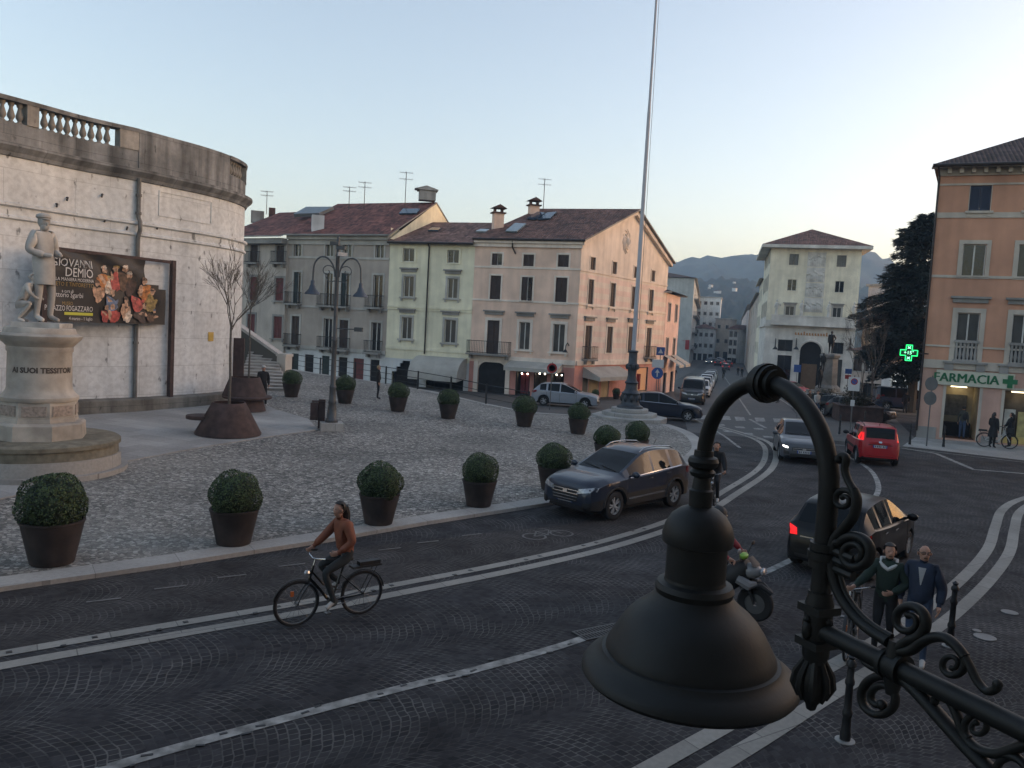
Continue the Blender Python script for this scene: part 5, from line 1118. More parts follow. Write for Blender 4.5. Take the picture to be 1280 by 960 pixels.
# ------------------------------------------------------------------ people builder
SKIN = mat('skin', (.36,.20,.14), .6, var=.05); HAIRD = mat('dark_hair', (.012,.009,.008), .6, var=.2); EYE = mat('eye_dark', (.01,.01,.01), .3, var=0)
M['shoe'] = mat('dark_shoe', (.02,.02,.022), .6); M['shoe_w'] = mat('pale_shoe', (.45,.43,.41), .7); M['black_cloth'] = mat('black_cloth', (.010,.010,.012), .9, var=.3, scale=8); M['denim'] = mat('blue_jeans', (.035,.055,.10), .9, var=.2, scale=10)
def skin_bake(nodes, edges, root, sub=2):
    keys = list(nodes); ix = {k: i for i, k in enumerate(keys)}; me = bpy.data.meshes.new('sk'); me.from_pydata([nodes[k][0] for k in keys], [(ix[a], ix[c]) for a, c in edges], [])
    o = bpy.data.objects.new('sk', me); COL.objects.link(o); o.modifiers.new('s', 'SKIN'); md = o.modifiers.new('u', 'SUBSURF'); md.levels = sub; md.render_levels = sub
    for i, k in enumerate(keys):
        sv = me.skin_vertices[0].data[i]; r = nodes[k][1]; sv.radius = (r, r) if not isinstance(r, tuple) else r; sv.use_root = (k == root)
    bpy.context.view_layer.update(); ev = bpy.data.meshes.new_from_object(o.evaluated_get(bpy.context.evaluated_depsgraph_get()))
    vs = [v.co.copy() for v in ev.vertices]; fs = [tuple(p.vertices) for p in ev.polygons]; bpy.data.objects.remove(o); bpy.data.meshes.remove(me); bpy.data.meshes.remove(ev); return vs, fs
def seg_d(p, a, b):
    ab = b-a; t = max(0, min(1, (p-a).dot(ab)/max(1e-9, ab.length_squared))); return (p-a-ab*t).length
BASE = dict(pelvis=((0,0,.94),.135), spine=((0,0,1.12),.125), chest=((.0,0,1.31),.14), neck=((.0,0,1.475),.055), jaw=((.02,0,1.555),.062), head=((.012,0,1.635),.088), crown=((.0,0,1.70),.06), nose=((.108,0,1.605),.014),
    shl=((0,.165,1.40),.072), ell=((-.03,.225,1.14),.05), wrl=((.03,.235,.90),.034), hal=((.05,.235,.83),.036), shr=((0,-.165,1.40),.072), elr=((-.03,-.225,1.14),.05), wrr=((.03,-.235,.90),.034), har=((.05,-.235,.83),.036),
    hil=((0,.085,.88),.098), knl=((.02,.095,.50),.064), anl=((-.02,.10,.10),.045), tol=((.15,.115,.035),.036), hir=((0,-.085,.88),.098), knr=((.02,-.095,.50),.064), anr=((-.02,-.10,.10),.045), tor=((.15,-.115,.035),.036))
EDG = [('pelvis','spine'),('spine','chest'),('chest','neck'),('neck','jaw'),('jaw','head'),('head','crown'),('head','nose')]+[(a+s, b+s) for s in 'lr' for a, b in (('sh','el'),('el','wr'),('wr','ha'),('hi','kn'),('kn','an'),('an','to'))]+[('chest','shl'),('chest','shr'),('pelvis','hil'),('pelvis','hir')]
REG = {('pelvis','spine'): 1, ('spine','chest'): 1, ('chest','neck'): 1, ('neck','jaw'): 0, ('jaw','head'): 0, ('head','crown'): 0, ('head','nose'): 0, ('chest','shl'): 1, ('chest','shr'): 1, ('pelvis','hil'): 2, ('pelvis','hir'): 2}
for s_ in 'lr': REG.update({('sh'+s_,'el'+s_): 1, ('el'+s_,'wr'+s_): 1, ('wr'+s_,'ha'+s_): 0, ('hi'+s_,'kn'+s_): 2, ('kn'+s_,'an'+s_): 2, ('an'+s_,'to'+s_): 3})
def person(label, loc, rz, pose=None, top=None, legs=None, shoes=None, hair=HAIRD, scale=1., jacket=None, hairstyle='short', group=None, name='person', cat='person', fingers=True, skin=None, hem=.0, eyes=True, turn=0., grip=False, wide=1.):
    nd = {k: [Vector(v[0]), v[1]] for k, v in BASE.items()}
    for k, v in (pose or {}).items(): nd[k][0] = Vector(v)
    if wide != 1:
        for k in ('pelvis','spine','chest','hil','hir','shl','shr'): nd[k][1] *= wide
    if turn:     # head turned about the neck
        c, s = math.cos(turn), math.sin(turn); o = nd['neck'][0]
        for k in ('jaw','head','crown','nose'): q = nd[k][0]-o; nd[k][0] = o+Vector((q.x*c-q.y*s, q.x*s+q.y*c, q.z))
    ed = list(EDG); reg = dict(REG)
    if fingers:
        for s, sg in (('l', 1), ('r', -1)):
            w_, h_ = nd['wr'+s][0], nd['ha'+s][0]; d = (h_-w_).normalized(); side = d.cross(Vector((0,sg,0)));
            side = Vector((1,0,0)) if side.length < .2 else side.normalized(); curl = d.cross(side)*sg
            for i in range(4):
                bs = h_+side*(.026-.0175*i)+d*.02; L = (.072,.08,.075,.06)[i]; kn = bs+d*L*.5+curl*(.01 if not grip else .03); tp = kn+(d*(.45 if not grip else -.05)+curl*(.25 if not grip else .5))*L
                a, b_, c_ = f'f{i}a{s}', f'f{i}b{s}', f'f{i}c{s}'; nd[a] = [bs, .0105]; nd[b_] = [kn, .0095]; nd[c_] = [tp, .008]
                for e in (('ha'+s, a), (a, b_), (b_, c_)): ed.append(e); reg[e] = 0
            a, b_ = 't0'+s, 't1'+s; nd[a] = [w_.lerp(h_, .6)+side*.04+d*.01, .012]; nd[b_] = [w_.lerp(h_, .6)+side*.055+d*.055+curl*.02, .009]
            for e in (('ha'+s, a), (a, b_)): ed.append(e); reg[e] = 0
    vs, fs = skin_bake(nd, ed, 'pelvis', 2)
    t = thing(name, label, cat, loc, rz, group); t.scale = (scale,)*3
    mats = [skin or SKIN, top or M['black_cloth'], legs or M['black_cloth'], shoes or M['shoe']]
    b = MB(); segs = [(nd[a][0], nd[c][0], reg[(a, c)], max(.03, (nd[a][1]+nd[c][1])/2)) for a, c in ed]; fm = []
    b.v = vs
    for f in fs:
        c = sum((vs[i] for i in f), Vector())/len(f); best = min(segs, key=lambda q: seg_d(c, q[0], q[1])/q[3]); b.f.append(f); b.m.append(best[2]); b.s.append(True); b.uv.append(None)
    hd = nd['head'][0]; fw = (nd['nose'][0]-hd); fw.z = 0; fw.normalize(); lf = Vector((-fw.y, fw.x, 0))
    b.ball(hd-Vector((0,0,.005)), (.082,.076,.108), 12, 0); b.ball(hd+fw*.035-Vector((0,0,.07)), (.048,.05,.05), 10, 0)
    if eyes:
        mats += [EYE]
        for sg in (-1, 1): b.ball(hd+fw*.079+lf*.033*sg+Vector((0,0,.012)), .0085, 6, 4); b.ball(hd+lf*.088*sg-Vector((0,0,.015)), (.02,.012,.03), 6, 0)
        b.tube([hd+fw*.080+lf*.025-Vector((0,0,.065)), hd+fw*.084-Vector((0,0,.064)), hd+fw*.080-lf*.025-Vector((0,0,.065))], .006, 5, 4)
    b.build('body', mats, t, 60)
    if hair:
        h = MB(); c = hd-fw*.016+Vector((0,0,.02)); o = len(h.v); h.ball(c, (.106,.1,.112), 14)
        for i in range(o, len(h.v)):
            v = h.v[i]; q = v-c; f_ = q.dot(fw)
            if f_ > .02 and q.z < .045: h.v[i] = c+(q-fw*(f_+.03))*.86
            if q.z < -.05: h.v[i].z = c.z-.05+(q.z+.05)*.3
        if hairstyle == 'long': h.tube([c-fw*.07, c-fw*.115-Vector((0,0,.1)), c-fw*.13-Vector((0,0,.22)), c-fw*.12-Vector((0,0,.34))], [.075,.07,.06,.02], 8)
        if hairstyle == 'bun': h.ball(c-fw*.1+Vector((0,0,.03)), .05, 8)
        h.build('hair', hair, t)
    if jacket:
        jn = {k: [nd[k][0].copy(), nd[k][1]+.022] for k in ('pelvis','spine','chest','shl','ell','wrl','shr','elr','wrr')}; jn['pelvis'][0] = nd['pelvis'][0].lerp(nd['spine'][0], .15-hem); jn['pelvis'][1] += .01; jn['neck'] = [nd['chest'][0].lerp(nd['neck'][0], .8), .075]
        for s in 'lr': jn['wr'+s][0] = nd['el'+s][0].lerp(nd['wr'+s][0], .93)
        je = [('pelvis','spine'),('spine','chest'),('chest','neck'),('chest','shl'),('chest','shr'),('shl','ell'),('ell','wrl'),('shr','elr'),('elr','wrr')]; v2, f2 = skin_bake(jn, je, 'pelvis', 2)
        j = MB(); j.add(v2, f2, 0, True); j.build('jacket', jacket, t, 60)
    return t, nd

# ------------------------------------------------------------------ statue of the weaver on its round pedestal
M['stat'] = mat('statue_stone', (.50,.48,.44), .9, var=.15, scale=4, dirt=.35, dscale=2.5, streak=.3); M['ped'] = mat('pedestal_stone', (.46,.42,.36), .9, var=.12, scale=3, dirt=.4, dscale=1.3, bump=.2); M['ped2'] = mat('lichen_stone', (.17,.155,.115), .9, var=.3, scale=5, bump=.4, dirt=.4); M['ped3'] = slabs('pale_base_stone', (.30,.29,.27), 2., 2., 0)
f0 = P(49, 608); SY = f0.y+1.9; sc_ = at_depth(49, 560, SY); gz = plaza_z(sc_.x, SY)
zz = lambda py: at_depth(49, py, SY).z
cS = Vector((sc_.x, SY, 0)); cS.x = at_depth(49, 540, SY).x; px_m = SY/1000*1.0
pd_ = thing('statue_pedestal', 'round cream column pedestal with carved lettering on a tiered circular base', 'pedestal', (cS.x, cS.y, gz), world=True)
b = MB(); b.lathe([(2.15,gz-.1),(2.15,gz+.10),(1.98,gz+.1),(1.97,gz+.45)], cS, 48); b.build('base_ring', M['ped3'], pd_)
ztop = zz(545)
b = MB(); b.lathe([(1.92,gz+.45),(1.91,ztop-.16),(1.97,ztop-.15),(1.97,ztop-.05),(1.9,ztop),(.2,ztop)], cS, 48); b.build('base_drum', M['ped2'], pd_)
b = MB(); z1, z2, z3 = zz(520), zz(500), zz(491)
r = px_m
b.lathe([(1.16,ztop-.01),(1.14,ztop+.38),(1.08,ztop+.42),(.96,z1-.1),(.95,z1)], cS, 8, smooth=False); b.build('plinth', M['ped'], pd_)
b = MB(); b.lathe([(.935,z1),(.935,z2)], cS, 8, smooth=False); b.build('octagonal_block', M['ped'], pd_)
b = MB()
for k in range(8):
    a = math.pi/8+k*math.pi/4; n = Vector((math.cos(a), math.sin(a), 0)); t_ = Vector((-n.y, n.x, 0)); o = cS+n*(.935*math.cos(math.pi/8)+.001)
    b.para(o-t_*.28+Vector((0,0,z1+.08)), t_*.56, n*.02, Vector((0,0,z2-z1-.16)))
b.build('carved_panel', mat('carved_stone', (.30,.25,.21), .9, var=.35, scale=14), pd_)
b = MB(); zt = zz(405); zk = zz(439); b.lathe([(.90,z2),(.93,z2+.04),(.93,z2+.12),(.86,z2+.18),(.80,z3+.06),(.765,z3+.16),(.75,zk-.02),(.78,zk+.02),(.78,zk+.14),(.83,zk+.2),(.86,zz(428)),(.97,zz(423)),(1.0,zz(419)),(.86,zz(416)),(.82,zz(410)),(.80,zz(409)),(.2,zz(409))], cS, 40); b.build('column', M['ped'], pd_)
b = MB(); b.box(cS+Vector((.05,0,(zz(409)+zz(403))/2)), (1.15,1.0,zz(403)-zz(409)), .2); b.build('statue_plinth', M['stat'], pd_)
view = math.atan2(-cS.y, -cS.x)
def on_col(x, y, d): a = view+.12+x/.765; q = Vector((math.cos(a), math.sin(a), 0))*(.757+d); return cS+q+Vector((0,0,zz(461)+y))
text_part('AI SUOI TESSITORI', .19, on_col, mat('bronze_letters', (.07,.055,.045), .6), pd_, depth=.012, bold=.008)
zp = zz(403)
stt, nd = person('pale stone statue of a standing weaver in cap and apron on the pedestal', (cS.x+.05, cS.y, zp), view+.75, dict(ell=(-.05,.27,1.15), wrl=(.18,.16,1.10), hal=(.25,.10,1.10), elr=(-.02,-.27,1.14), wrr=(.2,-.12,1.08), har=(.27,-.06,1.08), knl=(.07,.11,.5), anl=(.03,.12,.1), tol=(.2,.14,.035)), M['stat'], M['stat'], M['stat'], None, 1.62, M['stat'], name='weaver_statue', cat='statue', skin=M['stat'], eyes=False, fingers=False, turn=-.3, wide=1.05)
fw_s = (nd['nose'][0]-nd['head'][0]).normalized(); b = MB(); hd = nd['head'][0]; b.lathe([(.09,0),(.112,.025),(.105,.06),(.06,.085),(.001,.09)], hd+Vector((-.01,0,.035)), 14); b.ball(hd+fw_s*.075+Vector((0,0,.045)), (.065,.065,.014), 10); b.build('cap', M['stat'], stt); b = MB(); b.ball(hd-Vector((0,0,.01)), (.10,.088,.118), 14); b.ball(hd+fw_s*.03-Vector((0,0,.085)), (.07,.066,.07), 12); b.ball(hd+fw_s*.1-Vector((0,0,.02)), (.025,.016,.03), 8); b.build('head', M['stat'], stt)
b = MB(); b.lathe([(.165,.62),(.16,.9),(.15,1.08)], (0.02,0,0), 14); b.build('apron', M['stat'], stt)
b = MB(); b.ball((.04,-.0,1.55), (.05,.05,.07), 8); b.build('beard', M['stat'], stt)
chd, _ = person('small stone child figure crouching beside the weaver statue', (cS.x-.38, cS.y-.25, zp-.02), view+1.2, dict(pelvis=(0,0,.5), spine=(.1,0,.68), chest=(.2,0,.85), neck=(.27,0,.98), jaw=(.3,0,1.05), head=(.3,0,1.12), crown=(.29,0,1.19), nose=(.4,0,1.09), shl=(.2,.16,.92), shr=(.2,-.16,.92), ell=(.3,.24,.75), elr=(.3,-.24,.75), wrl=(.42,.15,.62), wrr=(.42,-.15,.62), hal=(.48,.12,.6), har=(.48,-.12,.6), hil=(0,.1,.45), hir=(0,-.1,.45), knl=(.3,.13,.5), knr=(.3,-.13,.5)), M['stat'], M['stat'], M['stat'], M['stat'], 1.05, name='child_statue', cat='statue', skin=M['stat'], eyes=False, fingers=False)

# ------------------------------------------------------------------ box balls in pots
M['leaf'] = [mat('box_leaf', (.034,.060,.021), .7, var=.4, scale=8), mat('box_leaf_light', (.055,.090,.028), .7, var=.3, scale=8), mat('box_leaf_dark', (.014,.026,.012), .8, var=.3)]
M['pot'] = mat('dark_brown_pot', (.034,.023,.020), .8, var=.35, scale=3, dirt=.45, dscale=2.5)
rnd = random.Random(21)
def leaf_quad(b, p, n, s, mi, rnd):
    n = (n+Vector((rnd.uniform(-.8,.8), rnd.uniform(-.8,.8), rnd.uniform(-.8,.8)))).normalized(); u = n.orthogonal().normalized(); v = n.cross(u); a = rnd.uniform(0, 6.28); u, v = u*math.cos(a)+v*math.sin(a), v*math.cos(a)-u*math.sin(a)
    b.add([p-u*s*.5, p+v*s*.5, p+u*s*.5, p-v*s*.5], [(0,1,2,3)], mi)
balls = []
for var in range(3):
    b = MB(); b.ball((0,0,0), (.47,.47,.45), 14, 2)
    for k in range(7000):
        d = Vector((rnd.gauss(0,1), rnd.gauss(0,1), rnd.gauss(0,1))).normalized(); lump = 1+.05*math.sin(d.x*5+var)+.05*math.sin(d.y*6+d.z*4+var*2); r = (.57-abs(rnd.gauss(0,.024)))*lump
        if d.z < -.75: continue
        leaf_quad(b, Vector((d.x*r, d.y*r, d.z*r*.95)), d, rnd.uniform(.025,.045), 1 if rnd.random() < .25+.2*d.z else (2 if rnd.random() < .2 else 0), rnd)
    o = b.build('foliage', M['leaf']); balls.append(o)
pm = MB(); pm.lathe([(.33,0),(.35,.015),(.50,.69),(.515,.70),(.515,.735),(.475,.735),(.44,.62),(.01,.6)], (0,0,0), 24); pot0 = pm.build('pot', M['pot'])
sm_ = MB(); sm_.cyl((0,0,.55), (0,0,1.0), .05, n=6); st0 = sm_.build('stem', M['pot'])
plants = [(65,703,1.16,'nearest the left edge, beside the round statue base'),(292,679,1.06,'on the kerb left of the cyclist'),(473,654,1.02,'directly behind the cyclist'),(598,632,1.0,'on the kerb second left of the grey SUV'),(690,612,1.0,'touching the left side of the grey SUV'),(757,578,1.0,'half hidden behind the roof of the grey SUV'),(795,571,1.0,'just below the flagpole steps'),(655,533,1.0,'left of the flagpole, farther of the two'),(722,542,1.0,'closest on the left of the flagpole steps'),(560,523,1.0,'in the back row below the awning of the yellow house'),(497,514,1.0,'in the back row below the stepped arch'),(431,504,1.0,'just right of the double lamp post'),(364,496,1.0,'nearest the stone stairs')]
for i, (x, y, s, lb) in enumerate(plants):
    p = P(x, y); t = thing('potted_box_ball', 'box ball in brown pot '+lb, 'potted plant', p, rnd.uniform(0, 6), 'clipped box balls in brown pots on the plaza'); t.scale = (s*.85,)*3
    for src, nm, z in ((pot0,'pot',0), (st0,'stem',0), (balls[i % 3],'foliage',1.07)):
        c = src if (i == 0 or (src in balls and i < 3)) else src.copy()
        if c is not src: COL.objects.link(c)
        c.parent = t; c.location = (0, 0, z); c.rotation_euler = (0, 0, rnd.uniform(0, 6) if nm == 'foliage' else 0); c.scale = (1.04, 1.04, 1.08) if nm == 'pot' else (1, 1, 1)
        if nm == 'foliage': c.scale = (rnd.uniform(.94,1.12), rnd.uniform(.94,1.12), rnd.uniform(.9,1.08)) if i != 5 else (1.02,1.02,.86)

# ------------------------------------------------------------------ conical steel planters with bare trees
M['bark'] = mat('grey_bark', (.10,.088,.075), .9, var=.3, scale=20); M['soil'] = mat('soil', (.015,.012,.01), 1.)
def bare_tree(name, label, cat, base, h_fork, h, seed, r0=.055, spread=1., tilt=(0,0), group=None, levels=5, n0=6):
    rnd = random.Random(seed); t = thing(name, label, cat, base, 0, group); tr = MB(); top = Vector((tilt[0], tilt[1], h_fork)); tr.tube([(0,0,0), top*.35+Vector((.02,0,0)), top*.7+Vector((-.02,.02,0)), top], [r0*1.25, r0, r0*.9, r0*.85], 8); tr.build('trunk', M['bark'], t)
    cr = MB()
    def grow(p, d, L, r, lv):
        m = p+d*L*.5+Vector((rnd.uniform(-.04,.04), rnd.uniform(-.04,.04), rnd.uniform(-.02,.05)))*L; e = p+d*L; cr.tube([p, m, e], [r, r*.8, r*.6], 5 if lv < 2 else 4, cap=False)
        if lv >= levels: return
        for k in range(rnd.choice((2,3,3)) if lv < levels-1 else 3):
            nd_ = (d+Vector((rnd.uniform(-.7,.7)*spread, rnd.uniform(-.7,.7)*spread, rnd.uniform(-.25,.45)))).normalized(); grow(p.lerp(e, rnd.uniform(.45,1.)), nd_, L*rnd.uniform(.55,.82), max(.006, r*.58), lv+1)
    for k in range(n0):
        a = k*6.283/n0+rnd.uniform(-.4,.4); el = rnd.uniform(.5,1.3); grow(top-Vector((0,0,rnd.uniform(0,.5))), Vector((math.cos(a)*math.cos(el)*spread, math.sin(a)*math.cos(el)*spread, math.sin(el))).normalized(), (h-h_fork)*.42, r0*.42, 0)
    cr.build('crown', M['bark'], t); return t
pp1 = P(272, 549)+Vector((0,1.0,0)); pp1.z = plaza_z(pp1.x, pp1.y)+.03
t = thing('conical_planter', 'rust brown conical steel planter with a tongue seat, nearer of the two', 'planter', pp1)
b = MB(); b.lathe([(1.12,0),(1.12,.05),(.56,1.12),(.52,1.12),(.6,.95),(.01,.9)], (0,0,0), 36); b.build('cone', M['corten'], t)
b = MB(); b.lathe([(.5,.50),(.52,.53),(.52,.6),(.5,.63),(.01,.63)], (-.92,-.1,0), 24); b.build('seat', M['corten'], t)
b = MB(); b.lathe([(.6,.93),(.01,.95)], (0,0,0), 24); b.build('soil', M['soil'], t)
bare_tree('bare_tree', 'leafless young tree growing in the nearer conical planter', 'tree', pp1+Vector((0,0,.93)), 3.0, 5.9, 4, .045, .62, n0=6, levels=4)
pp2 = P(298, 516)+Vector((0,.7,0)); pp2.z = plaza_z(pp2.x, pp2.y)+.03
t = thing('seat_planter', 'rust brown planter with ring seat near the stairs, farther of the two', 'planter', pp2)
b = MB(); b.lathe([(.80,0),(.66,.55),(.66,.6)], (.1,0,0), 30); b.build('base', M['corten'], t)
b = MB(); b.lathe([(.98,.52),(1.02,.55),(1.02,.6),(.98,.63),(.5,.63)], (.12,0,0), 30); b.build('seat', M['corten'], t)
b = MB(); b.lathe([(.92,.63),(.62,1.42),(.57,1.42),(.6,1.3),(.01,1.28)], (0,0,0), 30); b.build('cone', M['corten'], t)
bare_tree('bare_tree', 'slender leafless tree growing in the farther planter by the stairs', 'tree', pp2+Vector((.15,0,1.25)), 3.1, 5.6, 9, .036, .5, n0=4, levels=3)
b = MB(); p = P(296, 500); b.box(p+Vector((0,0,1.6)), (.55,.1,2.6), .1); b.box(p+Vector((0,-.06,2.2)), (.3,.03,.5), .1); tag(b.build('info_pillar', M['corten']), 'slim rust brown information pillar behind the farther planter', 'pillar')

# ------------------------------------------------------------------ double lamp post with cameras
M['lampgrey'] = mat('grey_cast_iron', (.075,.08,.085), .5, .4, var=.2, scale=4)
lp = P(414, 537); L = thing('double_lamp_post', 'grey double armed lamp post with hanging bells and cameras on the plaza', 'lamp post', lp)
b = MB(); b.box((0,0,.14), (.85,.85,.3), .3); b.build('stone_base', M['kerb'], L)
b = MB(); b.lathe([(.25,.29),(.25,.38),(.19,.45),(.17,.8),(.14,1.0),(.16,1.05),(.13,1.15),(.12,1.6),(.14,1.65),(.10,1.75),(.09,3.4),(.11,3.45),(.075,3.55),(.07,6.6),(.09,6.65),(.06,6.75),(.055,7.35),(.0,7.4)], (0,0,0), 16); b.build('pole', M['lampgrey'], L)
aw = Vector((math.cos(.12), math.sin(.12), 0))
for s in (-1, 1):
    b = MB(); ar = [aw*s*(.08+.40-.40*math.cos(a))+Vector((0,0,5.85+.45*math.sin(a)*1.35+.25*(a/math.pi))) for a in [i*math.pi/12 for i in range(13)]]; b.tube(ar+[aw*s*.9+Vector((0,0,5.65))], .032, 8)
    sp = [aw*s*(.36+(.25-.016*i)*math.cos(2.6-i*.5))+Vector((0,0,6.05+(.25-.016*i)*math.sin(2.6-i*.5))) for i in range(14)]; b.tube(sp, .018, 6); b.tube([aw*s*.05+Vector((0,0,5.7)), aw*s*.3+Vector((0,0,5.65)), aw*s*.42+Vector((0,0,5.85))], .02, 6); b.build('arm', M['lampgrey'], L)
    b = MB(); b.lathe([(.03,.38),(.07,.36),(.08,.2),(.11,.16),(.14,.05),(.28,-.10),(.30,-.16),(.27,-.16),(.1,.0)], aw*s*.9+Vector((0,0,5.30)), 16); b.build('lamp_shade', mat('blue_grey_shade', (.055,.068,.09), .45, .3), L)
for i, (dx, dz, c) in enumerate(((.14,6.95,'lampgrey'),(.2,6.7,'shoe_w'),(-.1,7.1,'lampgrey'))):
    b = MB(); b.box((dx,-.12,dz), (.34,.15,.14), .5 if i == 1 else -.2); b.cyl((0,0,dz-.02), (dx,-.08,dz), .02); b.build('camera', M[c], L)
b = MB(); b.box((.9,0,3.9), (.3,.25,.16), 0); b.cyl((.05,0,3.9), (.8,0,3.9), .02); b.build('speaker', M['lampgrey'], L)
p = P(399, 535); t = thing('litter_bin', 'brown litter bin on a post beside the double lamp post', 'litter bin', p, .1)
b = MB(); b.bx(-.05,-.06,0,.2,.06,1.12); b.bx(-.3,-.14,1.02,.2,.14,1.07); b.build('post', M['corten'], t); b = MB(); b.bx(-.34,-.17,.32,-.055,.17,.98); b.build('bin', M['corten'], t)

# ------------------------------------------------------------------ flagpole
fp = P(787, 526)+Vector((.1,.9,0)); fp.z = plaza_z(fp.x, fp.y)
t = thing('flagpole', 'very tall white flagpole on a bronze base and stepped stone plinth', 'flagpole', fp)
for k, (r, z) in enumerate(((2.05,.2),(1.5,.4),(1.0,.62))): b = MB(); b.lathe([(r,z-.32 if k == 0 else z-.2),(r,z-.03),(r-.03,z),(.01,z)], (0,0,0), 8 if k < 2 else 24, smooth=False); b.build('step', M['kerb'], t)
b = MB(); b.lathe([(.72,.62),(.70,.72),(.54,.8),(.47,.95),(.47,1.35),(.52,1.42),(.40,1.5),(.32,1.65),(.30,1.9),(.38,2.0),(.28,2.1),(.22,2.4),(.25,2.75),(.31,2.95),(.24,3.05),(.23,3.6),(.28,3.66),(.26,3.72),(.1,3.74)], (0,0,0), 16)
for k in range(8): a = k*math.pi/4; b.ball((.45*math.cos(a), .45*math.sin(a), 1.15), (.11,.11,.22), 8); b.ball((.28*math.cos(a), .28*math.sin(a), 2.85), (.1,.1,.16), 6)
b.build('bronze_base', mat('dark_bronze', (.045,.052,.062), .5, .5, var=.3, scale=5), t)
b = MB(); b.lathe([(.12,3.72),(.11,8),(.09,16),(.068,17),(.055,24),(.045,27)], (0,0,0), 12); b.build('mast', mat('white_mast', (.38,.39,.42), .6, var=.05), t)
b = MB(); b.tube([(.19,-.08,4.2), (.18,-.08,12), (.12,-.07,26.5)], .012, 4); b.build('halyard', M['lampgrey'], t)

# ------------------------------------------------------------------ railing along the plaza edge
rl = []; bp = [q.xy for q in BACK[2:]]; acc = 0
t = thing('plaza_railing', 'thin dark post and wire railing along the raised edge of the plaza', 'railing', tuple(BACK[4]), world=True)
dense = [bp[0]]
for a, c in zip(bp, bp[1:]):
    n = max(1, int((c-a).length/.4)); dense += [a.lerp(c, (i+1)/n) for i in range(n)]
pp_ = dense[::7]; V3 = lambda q, z: Vector((q.x, q.y, plaza_z(q.x, q.y)+z))
for q in pp_: b = MB(); b.box(V3(q, .56), (.09,.05,1.1), .3); b.build('post', M['iron'], t)
for z in (.35, .68, 1.05): b = MB(); b.tube([V3(q, z) for q in pp_], .016 if z < 1 else .022, 5); b.build('rail', M['iron'], t)

# ------------------------------------------------------------------ bollards, signs
bo = MB(); bo.lathe([(.06,0),(.065,.1),(.055,.14),(.048,.3),(.06,.32),(.06,.36),(.045,.4),(.042,.68),(.055,.7),(.055,.74),(.04,.78),(.04,.9),(.058,.92),(.058,.96),(.03,1.0),(.05,1.03),(.0,1.07)], (0,0,0), 14)
bd = MB(); bd.lathe([(.115,0),(.115,.012),(.05,.02)], (0,0,0), 18)
bm, bdm = None, None
for x, y, lb in ((1056,926,'in the foreground under the lamp arm'),(1187,808,'on the right beside the walking man'),(1137,556,'by the corner of the orange building'),(1179,559,'in front of the pharmacy doorway'),(1049,543,'left of the red car by the brown planter'),(1080,536,'behind the red car near the planter')):
    q = G(x, y); t = thing('bollard', 'slim dark ringed iron bollard '+lb, 'bollard', q, 0, 'dark iron bollards')
    if bm is None: bm = bo.build('post', M['iron'], t); bdm = bd.build('base_disc', mat('worn_steel_disc', (.25,.25,.24), .5, .3), t)
    else:
        for c in (bm, bdm): k = c.copy(); COL.objects.link(k); k.parent = t
M['blue_sign'] = mat('blue_sign', (.02,.07,.25), .5, var=.05); M['white_sign'] = mat('white_sign', (.5,.5,.5), .5, var=.05); M['red_sign'] = mat('red_sign', (.3,.02,.02), .5, var=.05); M['galv'] = mat('galvanised_post', (.12,.125,.13), .45, .6)
def sign_post(label, base, h, plates, rz=0.):
    t = thing('sign_post', label, 'sign', base, rz); b = MB(); b.cyl((0,0,0), (0,0,h), .03, n=8); b.build('post', M['galv'], t)
    for kind, z, r, m in plates:
        b = MB()
        if kind == 'disc': b.tube([(0,-.06,z),(0,-.04,z)], r, 24)
        else: b.bx(-r,-.06,z-r*kind,r,-.04,z+r*kind)
        b.build('plate', M[m[0]], t)
        for k, extra in enumerate(m[1:]):
            c = MB()
            if extra == 'park': c.tube([(0,-.066-.002*k,z+r*.45),(0,-.062,z+r*.45)], r*.62, 20, 0); c.tube([(0,-.07,z+r*.45),(0,-.067,z+r*.45)], r*.45, 20, 1); c.para((-r*.4,-.074,z+r*.75), (r*.72,0,-r*.6), (0,.003,0), (r*.06,0,r*.09), 0); c.build('symbol', [M['red_sign'], M['blue_sign']], t)
            if extra == 'arrow': c.para((-r*.1,-.07,z-r*.6), (r*.2,0,0), (0,.008,0), (0,0,r*.8)); c.prism([(-r*.4,-.062,z+.1*r),(r*.4,-.062,z+.1*r),(0,-.062,z+r*.7)], (0,-.008,0)); c.build('symbol', M['white_sign'], t)
            if extra == 'ped': c.prism([(-r*.6,-.061,z-r*.5),(r*.6,-.061,z-r*.5),(0,-.061,z+r*.6)], (0,-.006,0)); c.build('symbol', M['white_sign'], t)
    return t
sign_post('sign post with two grey disc signs seen from behind at the pharmacy corner', G(1158,558), 3.45, [('disc',3.05,.33,['galv']),('disc',2.35,.33,['galv'])], R_(-62))
sign_post('white no parking sign plate on a post above the brown planter', G(1062,545), 3.2, [(1.3,2.75,.28,['white_sign','park']),(1.6,1.75,.1,['white_sign'])], -.3)
sign_post('round blue arrow sign with a plate above it near the flagpole', G(819,506), 3.2, [('disc',2.3,.42,['blue_sign','arrow']),(.7,3.0,.42,['white_sign'])], -.2)
sign_post('small blue pedestrian sign high on a post at the start of the street', G(822,497), 4.2, [(1.0,3.9,.34,['blue_sign','ped'])], -.2)
sign_post('round red and white sign on a thin post before the pink shop window', G(687,513), 2.9, [('disc',2.55,.3,['red_sign']),('disc',2.55,.2,['white_sign'])] , 0.)
sign_post('blue parking sign post beside the portico of the cream building', G(994,494), 3.2, [(1.1,2.85,.36,['blue_sign'])], -.2)
sign_post('blue and red sign post to the right of the monument', G(1058,494), 3.0, [(.8,2.75,.36,['blue_sign']),(.7,2.1,.33,['red_sign'])], -.2)
